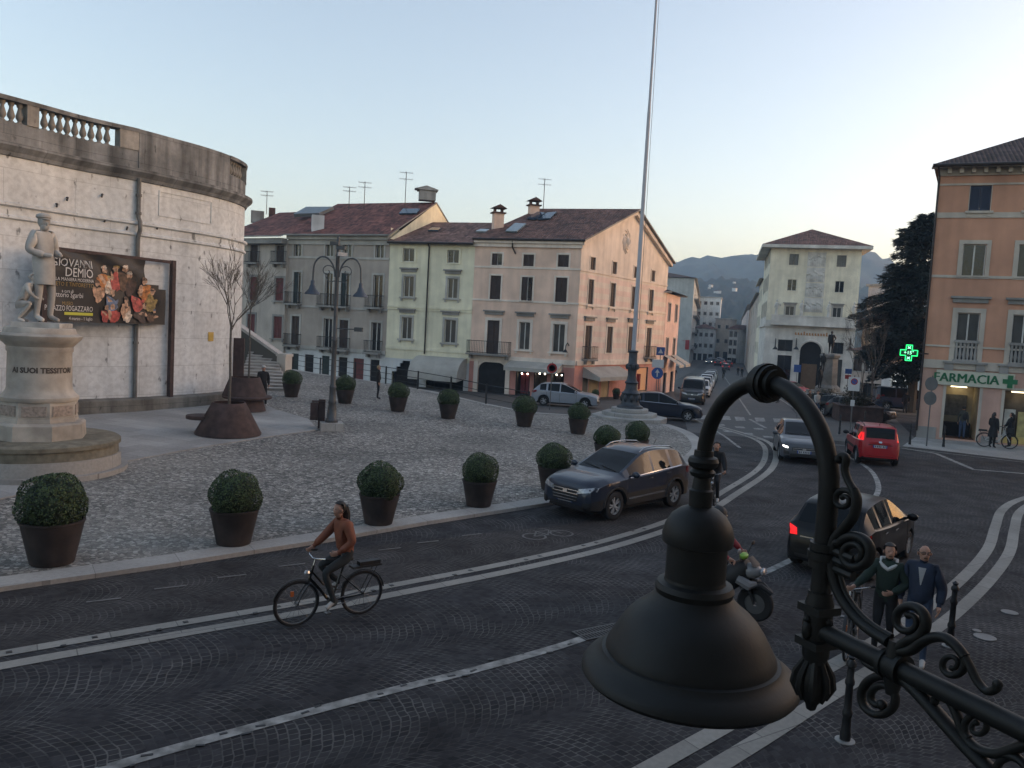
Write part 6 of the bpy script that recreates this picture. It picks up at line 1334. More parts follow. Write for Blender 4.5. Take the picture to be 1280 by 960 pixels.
# flat things on the ground
for x, y, s, lb in ((1262,766,.14,'small pale oval ground plate beside the right stone strips'),(1231,797,.17,'larger pale round ground plate at the right'),(1221,789,.07,'smallest pale ground plate at the right')):
    b = MB(); b.lathe([(s,.005),(s,.016),(0.001,.018)], G(x, y), 20); tag(b.build('ground_plate', mat('pale_plate', (.17,.17,.165), .6, var=.3)), lb, 'ground plate')
b = MB(); p = G(752, 790); rz = math.atan2(.54,.84)
b.box(p+Vector((0,0,.012)), (.9,.38,.012), rz, 0)
for i in range(14):
    for j in range(2): q = p+Vector((math.cos(rz)*(-.40+.06*i)-math.sin(rz)*(-.085+.17*j), math.sin(rz)*(-.40+.06*i)+math.cos(rz)*(-.085+.17*j), .019)); b.box(q, (.03,.13,.006), rz, 1)
tag(b.build('drain_grate', [mat('grate_iron', (.06,.06,.06), .5, .4), M['dark_in']]), 'iron drain grate set in the cobbles beside the white line', 'drain grate')

# ------------------------------------------------------------------ monument, planter, trees of the small square
mY = 76.; mp = at_depth(1035, 478, mY); mz = street_z(mY); zq = lambda py: at_depth(1035, py, mY).z
M['bronze'] = mat('black_bronze', (.012,.013,.013), .5, .4, var=.3); M['mon'] = mat('monument_stone', (.30,.285,.26), .9, var=.2, dirt=.4)
mo_ = thing('monument', 'stone monument with tall pedestal and dark bronze side figures before the cream building', 'monument', (mp.x, mY, mz))
for k, (s, h0, h1) in enumerate(((4.6,-.3,.3),(3.8,.3,.6),(3.0,.6,.95))): b = MB(); b.bx(-s/2,-s/2,h0,s/2,s/2,h1); b.build('step', M['mon'], mo_)
zs_ = zq(442)-mz
b = MB(); b.lathe([(1.25,.95),(1.2,1.3),(.95,1.5),(.86,1.6),(.78,zs_-.5),(.95,zs_-.35),(1.0,zs_-.15),(.85,zs_)], (0,0,0), 8, smooth=False); b.build('pedestal', M['mon'], mo_)
person('dark bronze figure standing on top of the square monument', (mp.x, mY, mz+zs_), R_(-110), dict(ell=(-.1,.32,1.2), wrl=(.02,.2,1.02)), M['bronze'], M['bronze'], M['bronze'], M['bronze'], 1.22, name='bronze_statue', cat='statue', skin=M['bronze'], eyes=False, fingers=False, wide=1.5)
person('dark bronze side figure climbing the left flank of the monument', (mp.x-1.05, mY-.7, mz+1.2), R_(-60), dict(elr=(.2,-.3,1.5), wrr=(.3,-.3,1.8), har=(.32,-.3,1.9)), M['bronze'], M['bronze'], M['bronze'], M['bronze'], 1.25, name='bronze_statue', cat='statue', skin=M['bronze'], eyes=False, fingers=False, wide=1.4)
person('dark seated looking bronze figure higher on the pedestal side', (mp.x-.85, mY-.6, mz+2.9), R_(-100), None, M['bronze'], M['bronze'], M['bronze'], M['bronze'], .95, name='bronze_statue', cat='statue', skin=M['bronze'], eyes=False, fingers=False, wide=1.5)
M['dry'] = [mat('dry_shrub', (.045,.038,.022), .9, var=.4, scale=6), mat('dark_shrub', (.02,.026,.014), .9, var=.4, scale=6)]
def shrub(par, rx, ry, rz, n, seed, z0=0., mats=None, s=(.06,.12)):
    rnd = random.Random(seed); b = MB()
    for k in range(14): a = rnd.uniform(0, 6.28); b.tube([(rnd.uniform(-rx,rx)*.4, rnd.uniform(-ry,ry)*.4, z0), (rx*.7*math.cos(a), ry*.7*math.sin(a), z0+rz*rnd.uniform(.8,1.6))], .012, 4)
    for k in range(n):
        d = Vector((rnd.gauss(0,.5), rnd.gauss(0,.5), rnd.uniform(0,1))); lump = 1+.25*math.sin(d.x*4+seed)+.2*math.cos(d.y*5); leaf_quad(b, Vector((d.x*rx*.8*lump, d.y*ry*.8*lump, z0+d.z*rz*1.5*(1-.4*min(1,(d.x**2+d.y**2)))*lump)), Vector((0,0,1)), rnd.uniform(*s), 0 if rnd.random() < .6 else 1, rnd)
    return b.build('foliage', mats or M['dry'], par)
q = G(1080, 529)+Vector((.2,1.6,0)); t = thing('brown_planter', 'long dark brown planter box with dry shrubs behind the red car', 'planter', q, R_(-12))
b = MB(); b.bx(-1.35,-1.2,0,1.35,1.2,.95); b.bx(-1.42,-1.27,.951,1.42,1.27,1.02); b.build('box', M['corten'], t); shrub(t, 1.4, 1.2, .7, 2200, 3, 1.0)
q = G(1037, 519)+Vector((.2,1.4,0)); t = thing('brown_planter', 'smaller brown planter with dry shrubs left of the no parking sign', 'planter', q, R_(-20))
b = MB(); b.bx(-.7,-1.2,0,.7,1.2,1.0); b.build('box', M['corten'], t); shrub(t, .8, 1.2, .5, 1200, 5, 1.0)
q = at_depth(1089, 500, 62); q.z = street_z(62); bare_tree('bare_tree', 'thin bare street tree in front of the cedar', 'tree', q, 2.6, 8.5, 31, .07, .5, levels=4, n0=6)
q = at_depth(1076, 500, 70); q.z = street_z(70); bare_tree('bare_tree', 'bare bushy tree between the monument and the cedar', 'tree', q, 2.0, 8.0, 37, .07, .5, levels=4, n0=6)
# cedar
def cedar(label, base, H, R, seed):
    rnd = random.Random(seed); t = thing('cedar_tree', label, 'tree', base); b = MB(); b.tube([(0,0,0),(0,0,H*.5),(.1,0,H*.98)], [.42,.28,.04], 8); b.build('trunk', M['bark'], t)
    f = MB(); br = MB(); z = H*.19; k = 0
    while z < H*.98:
        tt = (z-H*.19)/(H*.79); rad = R*(1-tt)**.5*(1.0 if tt > .12 else .75+2*tt)*rnd.uniform(.78,1.12)
        for j in range(5 if tt < .75 else 4):
            a = k*2.4+j*1.35+rnd.uniform(-.35,.35); L = max(.35, rad*rnd.uniform(.72,1.1)); d = Vector((math.cos(a), math.sin(a), 0)); p0 = Vector((0,0,z)); pts = [p0+d*L*u+Vector((0,0,L*(.16*u-.30*u*u+(.3*u if tt > .7 else 0)))) for u in (0,.33,.66,1)]; br.tube(pts, [.07,.05,.03,.012], 4, cap=False)
            side = Vector((-d.y, d.x, 0)); n = int(150*L+80)
            for q in range(n):
                u = rnd.uniform(.12,1.0)**.75; wdt = L*.30*(1.1-u)+.25; c = p0+d*L*u+Vector((0,0,L*(.16*u-.30*u*u+(.3*u if tt > .7 else 0))))+side*rnd.gauss(0,.5)*wdt+Vector((0,0,rnd.uniform(-.45,.10)))
                s = rnd.uniform(.22,.5); dd = (d*rnd.uniform(.4,1)+side*rnd.uniform(-.8,.8)+Vector((0,0,rnd.uniform(-.5,.2)))).normalized(); w_ = dd.cross(Vector((rnd.uniform(-.4,.4),rnd.uniform(-.4,.4),1))).normalized()
                f.add([c-w_*s*.16, c+w_*s*.16, c+dd*s+w_*s*.1, c+dd*s-w_*s*.06], [(0,1,2,3)], rnd.choice((0,0,1,2)))
        z += H*.024*rnd.uniform(.8,1.3)*(1.2-.4*tt); k += 1
    br.build('limbs', M['bark'], t); f.build('crown', [mat('cedar_needles', (.016,.028,.020), .8, var=.3, scale=3), mat('cedar_needles_dark', (.009,.016,.013), .8), mat('cedar_needles_blue', (.022,.036,.032), .8, var=.2)], t); return t
cb = at_depth(1141, 480, 66); cb.z = street_z(66)
cedar('large dark cedar tree rising behind the orange building', cb, at_depth(1139, 262, 66).z-cb.z, 5.6, 5)

# ------------------------------------------------------------------ cars
def paint(name, c, rough=.28): return mat(name, c, rough, 0, var=.04, scale=2, coat=.3, spec=.35)
M['tyre'] = mat('tyre_rubber', (.012,.012,.013), .85, var=.2); M['rim'] = mat('alloy_rim', (.40,.41,.42), .4, .2, var=.1); M['trim_black'] = mat('black_plastic', (.012,.012,.013), .6, var=.1); M['chrome'] = mat('chrome', (.45,.46,.48), .2, .9, var=0)
M['car_glass'] = mat('car_glass', (.008,.010,.012), .04, var=0, spec=.17); M['lamp_clear'] = mat('clear_lamp', (.34,.35,.37), .12, .3, var=.3, scale=20); M['lamp_red'] = mat('red_lamp', (.16,.008,.010), .2, var=.2, scale=20)
M['lamp_on'] = emit('lit_headlamp', (1,.95,.85), 1.3); M['tail_on'] = emit('lit_tail_lamp', (1,.012,.015), .16); M['plate'] = mat('number_plate', (.42,.43,.44), .5, var=.1); M['plate_blue'] = mat('plate_blue', (.02,.05,.22), .5, var=0); M['plate_ink'] = mat('plate_ink', (.03,.03,.035), .6, var=0)
def lerp_tab(tab, x):
    if x >= tab[0][0]: return tab[0][1]
    for (x0, z0), (x1, z1) in zip(tab, tab[1:]):
        if x1 <= x <= x0: return z0+(z1-z0)*((x0-x)/max(1e-9, x0-x1))
    return tab[-1][1]
def smooth_tab(tab, k=3):
    pts = catmull([Vector((a, c)) for a, c in tab], k); out = [(pts[0].x, pts[0].y)]
    for p in pts[1:]:
        if p.x < out[-1][0]-1e-4: out.append((p.x, p.y))
    return out
CARS = {
 'suv': dict(L=4.48, W=1.85, H=1.65, xf=1.33, xr=-1.34, r=.365, top=[(2.24,.66),(2.20,.84),(2.05,.97),(1.6,1.05),(1.0,1.12),(.05,1.56),(-.55,1.65),(-1.2,1.62),(-1.72,1.53),(-2.06,1.16),(-2.2,1.0),(-2.24,.62)], belt=[(2.24,.64),(2.1,.84),(1.6,.97),(1.0,1.0),(-.5,1.06),(-1.6,1.15),(-2.1,1.1),(-2.24,.6)], cowl=.98, wtop=.08, bp=[(-.36,-.28),(-1.22,-1.1)], sw=(.72,-1.72), rtop=-1.74, rbot=-2.05, sill=.30, roofw=.60),
 'hatch': dict(L=4.34, W=1.79, H=1.50, xf=1.32, xr=-1.32, r=.315, top=[(2.17,.5),(2.13,.72),(1.95,.83),(1.5,.92),(1.0,.98),(.0,1.44),(-.5,1.5),(-1.2,1.46),(-1.62,1.37),(-2.02,1.0),(-2.14,.9),(-2.17,.5)], belt=[(2.17,.48),(2.05,.72),(1.5,.86),(1.0,.90),(-.5,.94),(-1.6,1.0),(-2.05,.96),(-2.17,.48)], cowl=.98, wtop=.04, bp=[(-.34,-.26),(-1.2,-1.08)], sw=(.78,-1.6), rtop=-1.64, rbot=-1.98, sill=.24, roofw=.58),
 'small': dict(L=3.94, W=1.73, H=1.52, xf=1.2, xr=-1.26, r=.30, top=[(1.97,.5),(1.93,.74),(1.75,.88),(1.4,.97),(1.05,1.04),(.15,1.46),(-.35,1.52),(-1.0,1.48),(-1.42,1.38),(-1.80,1.0),(-1.93,.86),(-1.97,.5)], belt=[(1.97,.48),(1.85,.74),(1.4,.88),(1.0,.93),(-.5,.98),(-1.4,1.04),(-1.85,.96),(-1.97,.48)], cowl=1.02, wtop=.18, bp=[(-.28,-.2),(-1.05,-.94)], sw=(.85,-1.4), rtop=-1.44, rbot=-1.78, sill=.23, roofw=.56),
 'boxy': dict(L=3.56, W=1.60, H=1.56, xf=1.12, xr=-1.18, r=.30, top=[(1.78,.55),(1.75,.78),(1.62,.88),(1.35,.95),(1.05,1.0),(.45,1.46),(.0,1.55),(-.9,1.56),(-1.52,1.51),(-1.68,1.04),(-1.76,.92),(-1.78,.5)], belt=[(1.78,.5),(1.68,.76),(1.3,.88),(1.0,.92),(-.5,.94),(-1.4,.98),(-1.7,.98),(-1.78,.48)], cowl=1.03, wtop=.47, bp=[(-.12,-.04),(-.92,-.80)], sw=(.85,-1.38), rtop=-1.53, rbot=-1.67, sill=.28, roofw=.60),
 'van': dict(L=4.7, W=1.9, H=1.95, xf=1.45, xr=-1.45, r=.34, top=[(2.35,.6),(2.3,.95),(2.15,1.05),(1.8,1.14),(1.55,1.2),(.95,1.82),(.5,1.93),(-1.2,1.95),(-2.2,1.9),(-2.3,1.1),(-2.33,.9),(-2.35,.5)], belt=[(2.35,.55),(2.2,.95),(1.55,1.08),(1.0,1.1),(-2.2,1.12),(-2.3,1.0),(-2.35,.48)], cowl=1.53, wtop=.97, bp=[(.35,.43),(-.85,-.75)], sw=(1.3,-2.0), rtop=-2.21, rbot=-2.29, sill=.3, roofw=.72)}
WHEELS = {}
def wheel_parts(r, w=.2):
    if r in WHEELS: return WHEELS[r]
    b = MB(); b.lathe([(r*.62,-w*.46),(r*.9,-w/2),(r*.985,-w*.4),(r,0),(r*.985,w*.4),(r*.9,w/2),(r*.62,w*.46)], (0,0,0), 26, 0, (0,1,0), cap=False); ty = b.build('tyre', M['tyre'])
    b = MB(); b.lathe([(r*.66,w*.44),(r*.66,w*.3),(r*.60,w*.28),(r*.60,-.06),(r*.62,-w*.4)], (0,0,0), 26, 0, (0,1,0), cap=False); b.lathe([(.001,w*.1),(r*.6,w*.1)], (0,0,0), 20, 1, (0,1,0), cap=False); b.lathe([(.001,w*.45),(r*.13,w*.43),(r*.16,w*.2)], (0,0,0), 12, 0, (0,1,0), cap=False)
    for k in range(5):
        for da in (-.17, .17):
            a = k*2*math.pi/5; d = Vector((math.cos(a+da*.4), 0, math.sin(a+da*.4)))*r*.12; e = Vector((math.cos(a+da*1.3), 0, math.sin(a+da*1.3)))*r*.64; s = (e-d).normalized().cross(Vector((0,1,0)))*r*.045
            b.para(d-s+Vector((0,w*.22,0)), e-d, s*2, Vector((0,w*.16,0)))
    rm = b.build('rim', [M['rim'], M['tyre']]); bpy.data.objects.remove(ty) if 0 else None
    WHEELS[r] = (ty.data, rm.data); bpy.data.objects.remove(ty); bpy.data.objects.remove(rm); return WHEELS[r]
def car(name, label, cat, kind, loc, rz, body, detail=True, lights='off', tails='off', group=None, rails=False, chrome_grille=True, scale=1., front_detail=True):
    S = CARS[kind]; t = thing(name, label, cat, loc, rz, group); t.scale = (scale,)*3
    top = smooth_tab(S['top']); belt = S['belt']; hl = S['L']/2; hw = S['W']/2; r = S['r']; Ra = r+.055
    wtab = [(hl,.66*hw),(hl-.09,.84*hw),(hl-.32,.95*hw),(hl-.85,hw),(-hl+.8,hw),(-hl+.28,.945*hw),(-hl+.08,.86*hw),(-hl,.78*hw)]
    nst = 44 if detail else 26
    xs = set(hl-S['L']*i/nst for i in range(nst+1))
    for xc in (S['xf'], S['xr']):
        for i in range(11 if detail else 7): xs.add(xc+Ra*math.cos(math.pi*i/(10 if detail else 6)))
    for a in S['bp']: xs.update(a)
    xs.update((S['cowl'], S['wtop'], S['rtop'], S['rbot'], S['sw'][0], S['sw'][1], hl-.03, hl-.09, -hl+.03, -hl+.08)); xs = sorted(xs, reverse=True)
    xs = [x for i, x in enumerate(xs) if i == 0 or xs[i-1]-x > .004]
    rings = []
    for x in xs:
        T = lerp_tab(top, x); Bz = min(lerp_tab(belt, x), T-.015); w_ = lerp_tab(wtab, x); zl = S['sill'] if abs(x) < hl-.6 else S['sill']-.03
        e = min(hl-x, x+hl); zl += max(0, .10-e)*.8
        for xc in (S['xf'], S['xr']):
            if abs(x-xc) < Ra: zl = max(zl, r+math.sqrt(max(0, Ra*Ra-(x-xc)**2)))
        zl = min(zl, Bz-.1); g = max(0, min(1, (T-Bz)/(S['H']-Bz))); g = g if T-Bz > .07 else 0
        w5 = (w_*.80)*(1-g)+S['roofw']*g*w_/hw+.03; zm = zl+(Bz-zl)*.55
        z5 = Bz+.02+(T-Bz-.02)*(.90 if g > .2 else .6)
        rings.append([(w_*.9, zl+.002), (w_*.985, zl+.035), (w_*1.0, zm-.05), (w_*.985, zm+.05), (w_*.975, Bz-.02), (w_*.93, Bz+.012), (w5, z5), (w5*.90, Bz+(T-Bz)*.965), (w5*.5, T-.006), (0, T)])
    n = len(rings[0]); m = 2*n-1; pts = []
    for x, rg in zip(xs, rings): pts.append([Vector((x, y, z)) for y, z in rg]+[Vector((x, -y, z)) for y, z in rg[-2::-1]])
    V = sum(pts, []); B = MB(); glass = {'windscreen': MB(), 'rear_window': MB()}; sideg = {}
    lidx = {}
    B.v = V
    def put(f, mi): B.f.append(f); B.m.append(mi); B.s.append(True); B.uv.append(None)
    for i in range(len(xs)-1):
        xm = (xs[i]+xs[i+1])/2; T = lerp_tab(top, xm); Bz = lerp_tab(belt, xm)
        for j in range(m-1):
            f = (i*m+j, (i+1)*m+j, (i+1)*m+j+1, i*m+j+1); jj = j if j < n-1 else m-2-j; key = None
            if jj in (7, 8):
                if S['wtop'] < xm < S['cowl']: key = 'windscreen'
                elif S['rbot'] < xm < S['rtop']: key = 'rear_window'
            elif jj == 5 and S['sw'][1] < xm < S['sw'][0] and T-Bz > .13 and not any(a < xm < c for a, c in S['bp']):
                cell = sum(xm < a for a, c in S['bp']); key = ('s', j < n-1, cell)
            if key is None: put(f, 1 if jj == 0 or (jj == 1 and kind == 'suv') else 0)
            elif isinstance(key, str): glass[key].add([V[q] for q in f], [(0,1,2,3)], 0, True)
            else: sideg.setdefault(key, MB()).add([V[q] for q in f], [(0,1,2,3)], 0, True)
    put(tuple(range(m)), 0); put(tuple(range((len(xs)-1)*m, len(xs)*m))[::-1], 0)
    full = BVHTree.FromPolygons(V, [(i*m+j, (i+1)*m+j, (i+1)*m+j+1, i*m+j+1) for i in range(len(xs)-1) for j in range(m-1)]+[tuple(range(m)), tuple(range((len(xs)-1)*m, len(xs)*m))])
    B.build('body', [body, M['trim_black']], t, 32)
    for k, q in list(glass.items())+[('side_window', v) for v in sideg.values()]:
        if q.v: q.build(k, M['car_glass'], t, 32)
    u = MB(); u.bx(-hl+.35, -hw+.24, .17, hl-.35, hw-.24, .62); u.build('underbody', M['tyre'], t)
    tyd, rmd = wheel_parts(r)
    for xc in (S['xf'], S['xr']):
        for s in (1, -1):
            wh = bpy.data.objects.new('wheel', tyd); COL.objects.link(wh); wh.name = 'wheel'; wh.parent = t; wh.location = (xc, s*(hw-.125), r); wh.rotation_euler = (0, 0, 0 if s > 0 else math.pi)
            rm = bpy.data.objects.new('rim', rmd); COL.objects.link(rm); rm.parent = wh
    def patch(nm, m_, quad, axis, off=.008, nu=5, nv=4, par=None):   # quad of 4 (a,b): a=y or x, b=z ; axis '+x','-x','+y','-y'
        q = [Vector(c) for c in quad]; mb = MB(); P_ = []; d = {'+x': Vector((1,0,0)), '-x': Vector((-1,0,0)), '+y': Vector((0,1,0)), '-y': Vector((0,-1,0))}[axis]
        for i in range(nu+1):
            for j in range(nv+1):
                a = i/nu; c = j/nv; p = q[0]*(1-a)*(1-c)+q[1]*a*(1-c)+q[2]*a*c+q[3]*(1-a)*c; o = d*6+(Vector((0, p.x, p.y)) if axis[1] == 'x' else Vector((p.x, 0, p.y))); h = full.ray_cast(o, -d); kk = 1.
                while h[0] is None and kk > .7:
                    kk -= .02; h = full.ray_cast(Vector((o.x, o.y*kk, o.z)) if axis[1] == 'x' else Vector((o.x*kk, o.y, o.z)), -d)
                P_.append(h[0]+d*off if h[0] is not None else o-d*(6-(hl if axis[1] == 'x' else hw)*.97))
        mb.add(P_, [(i*(nv+1)+j, (i+1)*(nv+1)+j, (i+1)*(nv+1)+j+1, i*(nv+1)+j+1) for i in range(nu) for j in range(nv)], 0, True)
        return mb.build(nm, m_, par or t, 40)
    fz = lerp_tab(top, hl-.06)
    if front_detail:
        for s in (1, -1):
            patch('headlight', M['lamp_on'] if lights == 'on' else M['lamp_clear'], [(s*.40*hw,fz-.20),(s*.90*hw,fz-.10),(s*.92*hw,fz+.02),(s*.44*hw,fz-.08)] if lights != 'on' or kind != 'hatch' else [(s*.66*hw,fz-.15),(s*.86*hw,fz-.11),(s*.88*hw,fz-.05),(s*.68*hw,fz-.09)], '+x', .01)
            patch('fog_light', M['trim_black'], [(s*.58*hw,.36),(s*.86*hw,.37),(s*.84*hw,.50),(s*.62*hw,.47)], '+x')
        gq = [(-.42*hw,fz-.40),(.42*hw,fz-.40),(.50*hw,fz-.09),(-.50*hw,fz-.09)] if kind == 'suv' else [(-.5*hw,fz-.24),(.5*hw,fz-.24),(.5*hw,fz-.10),(-.5*hw,fz-.10)]
        gr_ = patch('grille', M['trim_black'], gq, '+x', .006)
        if chrome_grille:
            for k in range(4 if kind == 'suv' else 2): a = (k+.5)/(4 if kind == 'suv' else 2); z = gq[0][1]+(gq[3][1]-gq[0][1])*a; ww = abs(gq[0][0])*(1-a)+abs(gq[3][0])*a; patch('grille_bar', M['chrome'], [(-ww*.95,z-.009),(ww*.95,z-.009),(ww*.95,z+.009),(-ww*.95,z+.009)], '+x', .016, 6, 1, gr_)
        patch('badge', M['chrome'], [(-.07,fz-.20),(.07,fz-.20),(.07,fz-.12),(-.07,fz-.12)], '+x', .024, 2, 2)
        patch('lower_grille', M['trim_black'], [(-.62*hw,.27),(.62*hw,.27),(.55*hw,.40),(-.55*hw,.40)], '+x')
        pf = .35 if kind == 'suv' else .42
        p = patch('number_plate', M['plate'], [(-.26,pf),(.26,pf),(.26,pf+.11),(-.26,pf+.11)], '+x', .022, 2, 1)
        for a in (-.26, .215): patch('plate_band', M['plate_blue'], [(a,pf),(a+.045,pf),(a+.045,pf+.11),(a,pf+.11)], '+x', .025, 1, 1, p)
        for a in (-.19,-.13,-.04,.02,.08,.15): patch('plate_sign', M['plate_ink'], [(a,pf+.02),(a+.035,pf+.02),(a+.035,pf+.09),(a,pf+.09)], '+x', .025, 1, 1, p)
    rzb = lerp_tab(top, -hl+.06)
    tl = M['tail_on'] if tails == 'on' else M['lamp_red']
    for s in (1, -1):
        if kind == 'boxy': patch('tail_light', tl, [(s*.76*hw,.98),(s*.93*hw,.98),(s*.82*hw,1.28),(s*.74*hw,1.28)], '-x', .01)
        elif kind == 'van': patch('tail_light', tl, [(s*.80*hw,.9),(s*.93*hw,.9),(s*.9*hw,1.3),(s*.80*hw,1.3)], '-x', .01)
        else:
            patch('tail_light', tl, [(s*.62*hw,rzb-.13),(s*.93*hw,rzb-.16),(s*.93*hw,rzb+.06),(s*.66*hw,rzb-.0)], '-x', .01); patch('tail_light_wrap', M['lamp_red'], [(-hl+.04,rzb-.16),(-hl+.36,rzb-.08),(-hl+.38,rzb+.04),(-hl+.06,rzb+.05)], '+y' if s > 0 else '-y', .008)
    if detail:
        pz = rzb-.28 if kind != 'boxy' else .72
        p = patch('number_plate', M['plate'], [(-.26,pz),(.26,pz),(.26,pz+.11),(-.26,pz+.11)], '-x', .012, 2, 1)
        for a in (-.26, .215): patch('plate_band', M['plate_blue'], [(a,pz),(a+.045,pz),(a+.045,pz+.11),(a,pz+.11)], '-x', .016, 1, 1, p)
        for a in (-.19,-.13,-.04,.02,.08,.15): patch('plate_sign', M['plate_ink'], [(a,pz+.02),(a+.035,pz+.02),(a+.035,pz+.09),(a,pz+.09)], '-x', .016, 1, 1, p)
        patch('badge', M['chrome'], [(-.06,rzb-.08),(.06,rzb-.08),(.06,rzb+.0),(-.06,rzb+.0)], '-x', .012, 2, 2)
        patch('rear_trim', M['chrome'] if kind == 'small' else M['trim_black'], [(-.55*hw,rzb-.16),(.55*hw,rzb-.16),(.55*hw,rzb-.135),(-.55*hw,rzb-.135)], '-x', .012, 6, 1)
        patch('rear_bumper_trim', M['trim_black'], [(-.8*hw,.26),(.8*hw,.26),(.8*hw,.40),(-.8*hw,.40)], '-x', .01, 6, 2)
        for s in (1, -1):
            ax = '+y' if s > 0 else '-y'; z0, zb_ = S['sill']+.06, .95*lerp_tab(belt, -.3)
            for xd in (S['sw'][0]-.02 if kind != 'van' else .9, S['bp'][0][0]+.04, S['bp'][1][0]+.06 if kind != 'small' else S['bp'][1][0]+.05):
                zb2 = z0 if abs(xd-S['xr']) > Ra+.03 else r+Ra*.8
                patch('door_seam', M['trim_black'], [(xd-.007,zb2),(xd+.007,zb2),(xd+.007,lerp_tab(belt,xd)),(xd-.007,lerp_tab(belt,xd))], ax, .004, 1, 6)
            for xd in (S['bp'][0][1]+.16, S['bp'][1][1]+.16): patch('door_handle', M['chrome'] if kind in ('small','suv') else body, [(xd-.09,lerp_tab(belt,xd)-.12),(xd+.09,lerp_tab(belt,xd)-.115),(xd+.09,lerp_tab(belt,xd)-.085),(xd-.09,lerp_tab(belt,xd)-.09)], ax, .025, 2, 1)
            patch('window_trim', M['chrome'] if kind in ('suv','hatch') else M['trim_black'], [(S['sw'][1]+.1,lerp_tab(belt,S['sw'][1])+.0),(S['sw'][0],lerp_tab(belt,S['sw'][0])+.0),(S['sw'][0],lerp_tab(belt,S['sw'][0])+.016),(S['sw'][1]+.1,lerp_tab(belt,S['sw'][1])+.016)], ax, .012, 10, 1)
            if kind in ('suv','boxy'):
                patch('side_trim', M['trim_black'] if kind == 'boxy' else M['chrome'], [(S['xr']+Ra+.12,.50),(S['xf']-Ra-.1,.48),(S['xf']-Ra-.1,.515),(S['xr']+Ra+.12,.56)] if kind == 'suv' else [(S['xr']+Ra+.05,.55),(S['xf']-Ra-.05,.55),(S['xf']-Ra-.05,.66),(S['xr']+Ra+.05,.66)], ax, .012, 6, 1)
                # dark arch lips
                for xc in (S['xf'], S['xr']):
                    b = MB(); pl = []
                    for i in range(13):
                        a = math.pi*i/12; x = xc+(Ra+.03)*math.cos(a); z = r+(Ra+.03)*math.sin(a); h = full.ray_cast(Vector((x, s*6, z)), Vector((0,-s,0))); pl.append((h[0] if h[0] is not None else Vector((x, s*hw*.97, z)))+Vector((0,s*.002,0)))
                    b.tube(pl, .035, 6, flat=1.)
                    b.build('arch_lip', M['trim_black'], t)
            b = MB(); xm = S['cowl']-.28; zmr = lerp_tab(belt, xm)+.06; b.ball((xm, s*(hw+.10), zmr+.03), (.07,.12,.085), 10); b.cyl((xm+.02, s*(hw-.08), zmr-.03), (xm+.02, s*(hw+.04), zmr-.0), .025, n=6); b.build('mirror', body if kind != 'boxy' else M['trim_black'], t)
        w2 = [(S['cowl']-.03, .02, -.55), (S['cowl']-.03, .55, 0.)]
        b = MB()
        for (x, y0, y1) in w2: h0 = full.ray_cast(Vector((x,y0,6)), Vector((0,0,-1)))[0]; h1 = full.ray_cast(Vector((x-.12,y1,6)), Vector((0,0,-1)))[0]; b.cyl(h0+Vector((0,0,.015)), h1+Vector((0,0,.02)), .009, n=5)
        b.build('wiper', M['trim_black'], t)
        b = MB(); h = full.ray_cast(Vector((S['rtop']+.25,0,6)), Vector((0,0,-1)))[0]; b.cyl(h, h+Vector((-.12,0,.16)), .009, n=5); b.build('aerial', M['trim_black'], t)
        if rails:
            for s in (1, -1):
                b = MB(); pl = []
                for i in range(9): x = S['wtop']-.1+(S['rtop']+.1-S['wtop']+.1)*i/8; h = full.ray_cast(Vector((x,s*S['roofw']*.93,6)), Vector((0,0,-1)))[0]; pl.append(h+Vector((0,0,.05 if 0 < i < 8 else .0)))
                b.tube(pl, .018, 6); b.build('roof_rail', M['chrome'] if kind == 'suv' else M['trim_black'], t)
    return t
PT = {'slate': paint('slate_blue_paint', (.018,.025,.042)), 'grey': paint('mid_grey_paint', (.06,.065,.075)), 'red': paint('red_paint', (.32,.014,.018), .35), 'black': mat('black_paint', (.004,.004,.005), .35, var=.04, spec=.22, coat=.12), 'navy': paint('navy_paint', (.010,.014,.028)), 'silver': paint('silver_paint', (.24,.26,.29)), 'white': paint('white_paint', (.42,.43,.44)), 'dark': paint('dark_grey_paint', (.022,.023,.026)), 'blue': paint('blue_paint', (.02,.035,.07))}
V2 = lambda p: Vector((p[0], p[1]))
h = (G(762,650)-G(840,633)).xy.normalized(); lft = Vector((-h.y, h.x)); mid = (G(762,650).xy+G(840,633).xy)/2-lft*.80
car('parked_suv', 'dark slate grey SUV with alloy wheels standing on the lane beside the plaza kerb', 'car', 'suv', (mid.x, mid.y, .006), math.atan2(h.y, h.x), PT['slate'], rails=True)
q = G(1004,581).xy; h = V2((-.24,-.97)); c = q-h*2.17; car('grey_hatchback', 'dark grey hatchback with lit headlamps driving towards the viewer', 'car', 'hatch', (c.x, c.y, .006), math.atan2(h.y, h.x), PT['grey'], lights='on')
q = G(1098,583).xy; h = V2((.24,.97)); c = q+h*1.75; car('red_small_car', 'boxy red small car with lit tail lights and roof rails seen from behind', 'car', 'boxy', (c.x, c.y, .006), math.atan2(h.y, h.x), PT['red'], tails='on', rails=True)
a_ = R_(49.7); h = V2((math.cos(a_), math.sin(a_))); c = (G(993,704).xy+G(1132,696).xy)/2+h*.03; car('black_hatchback', 'black small hatchback with red tail lights turning right behind the lamp arm', 'car', 'small', (c.x, c.y, .006), a_, PT['black'], tails='on')
q = G(858,527).xy; h = V2((math.cos(R_(-4)), math.sin(R_(-4)))); c = q-h*1.32+Vector((-h.y, h.x))*.8; car('navy_estate_car', 'dark navy car crossing from behind the flagpole base towards the road', 'car', 'hatch', (c.x, c.y, street_z(c.y)+.02), R_(-4), PT['navy'], scale=1.03)
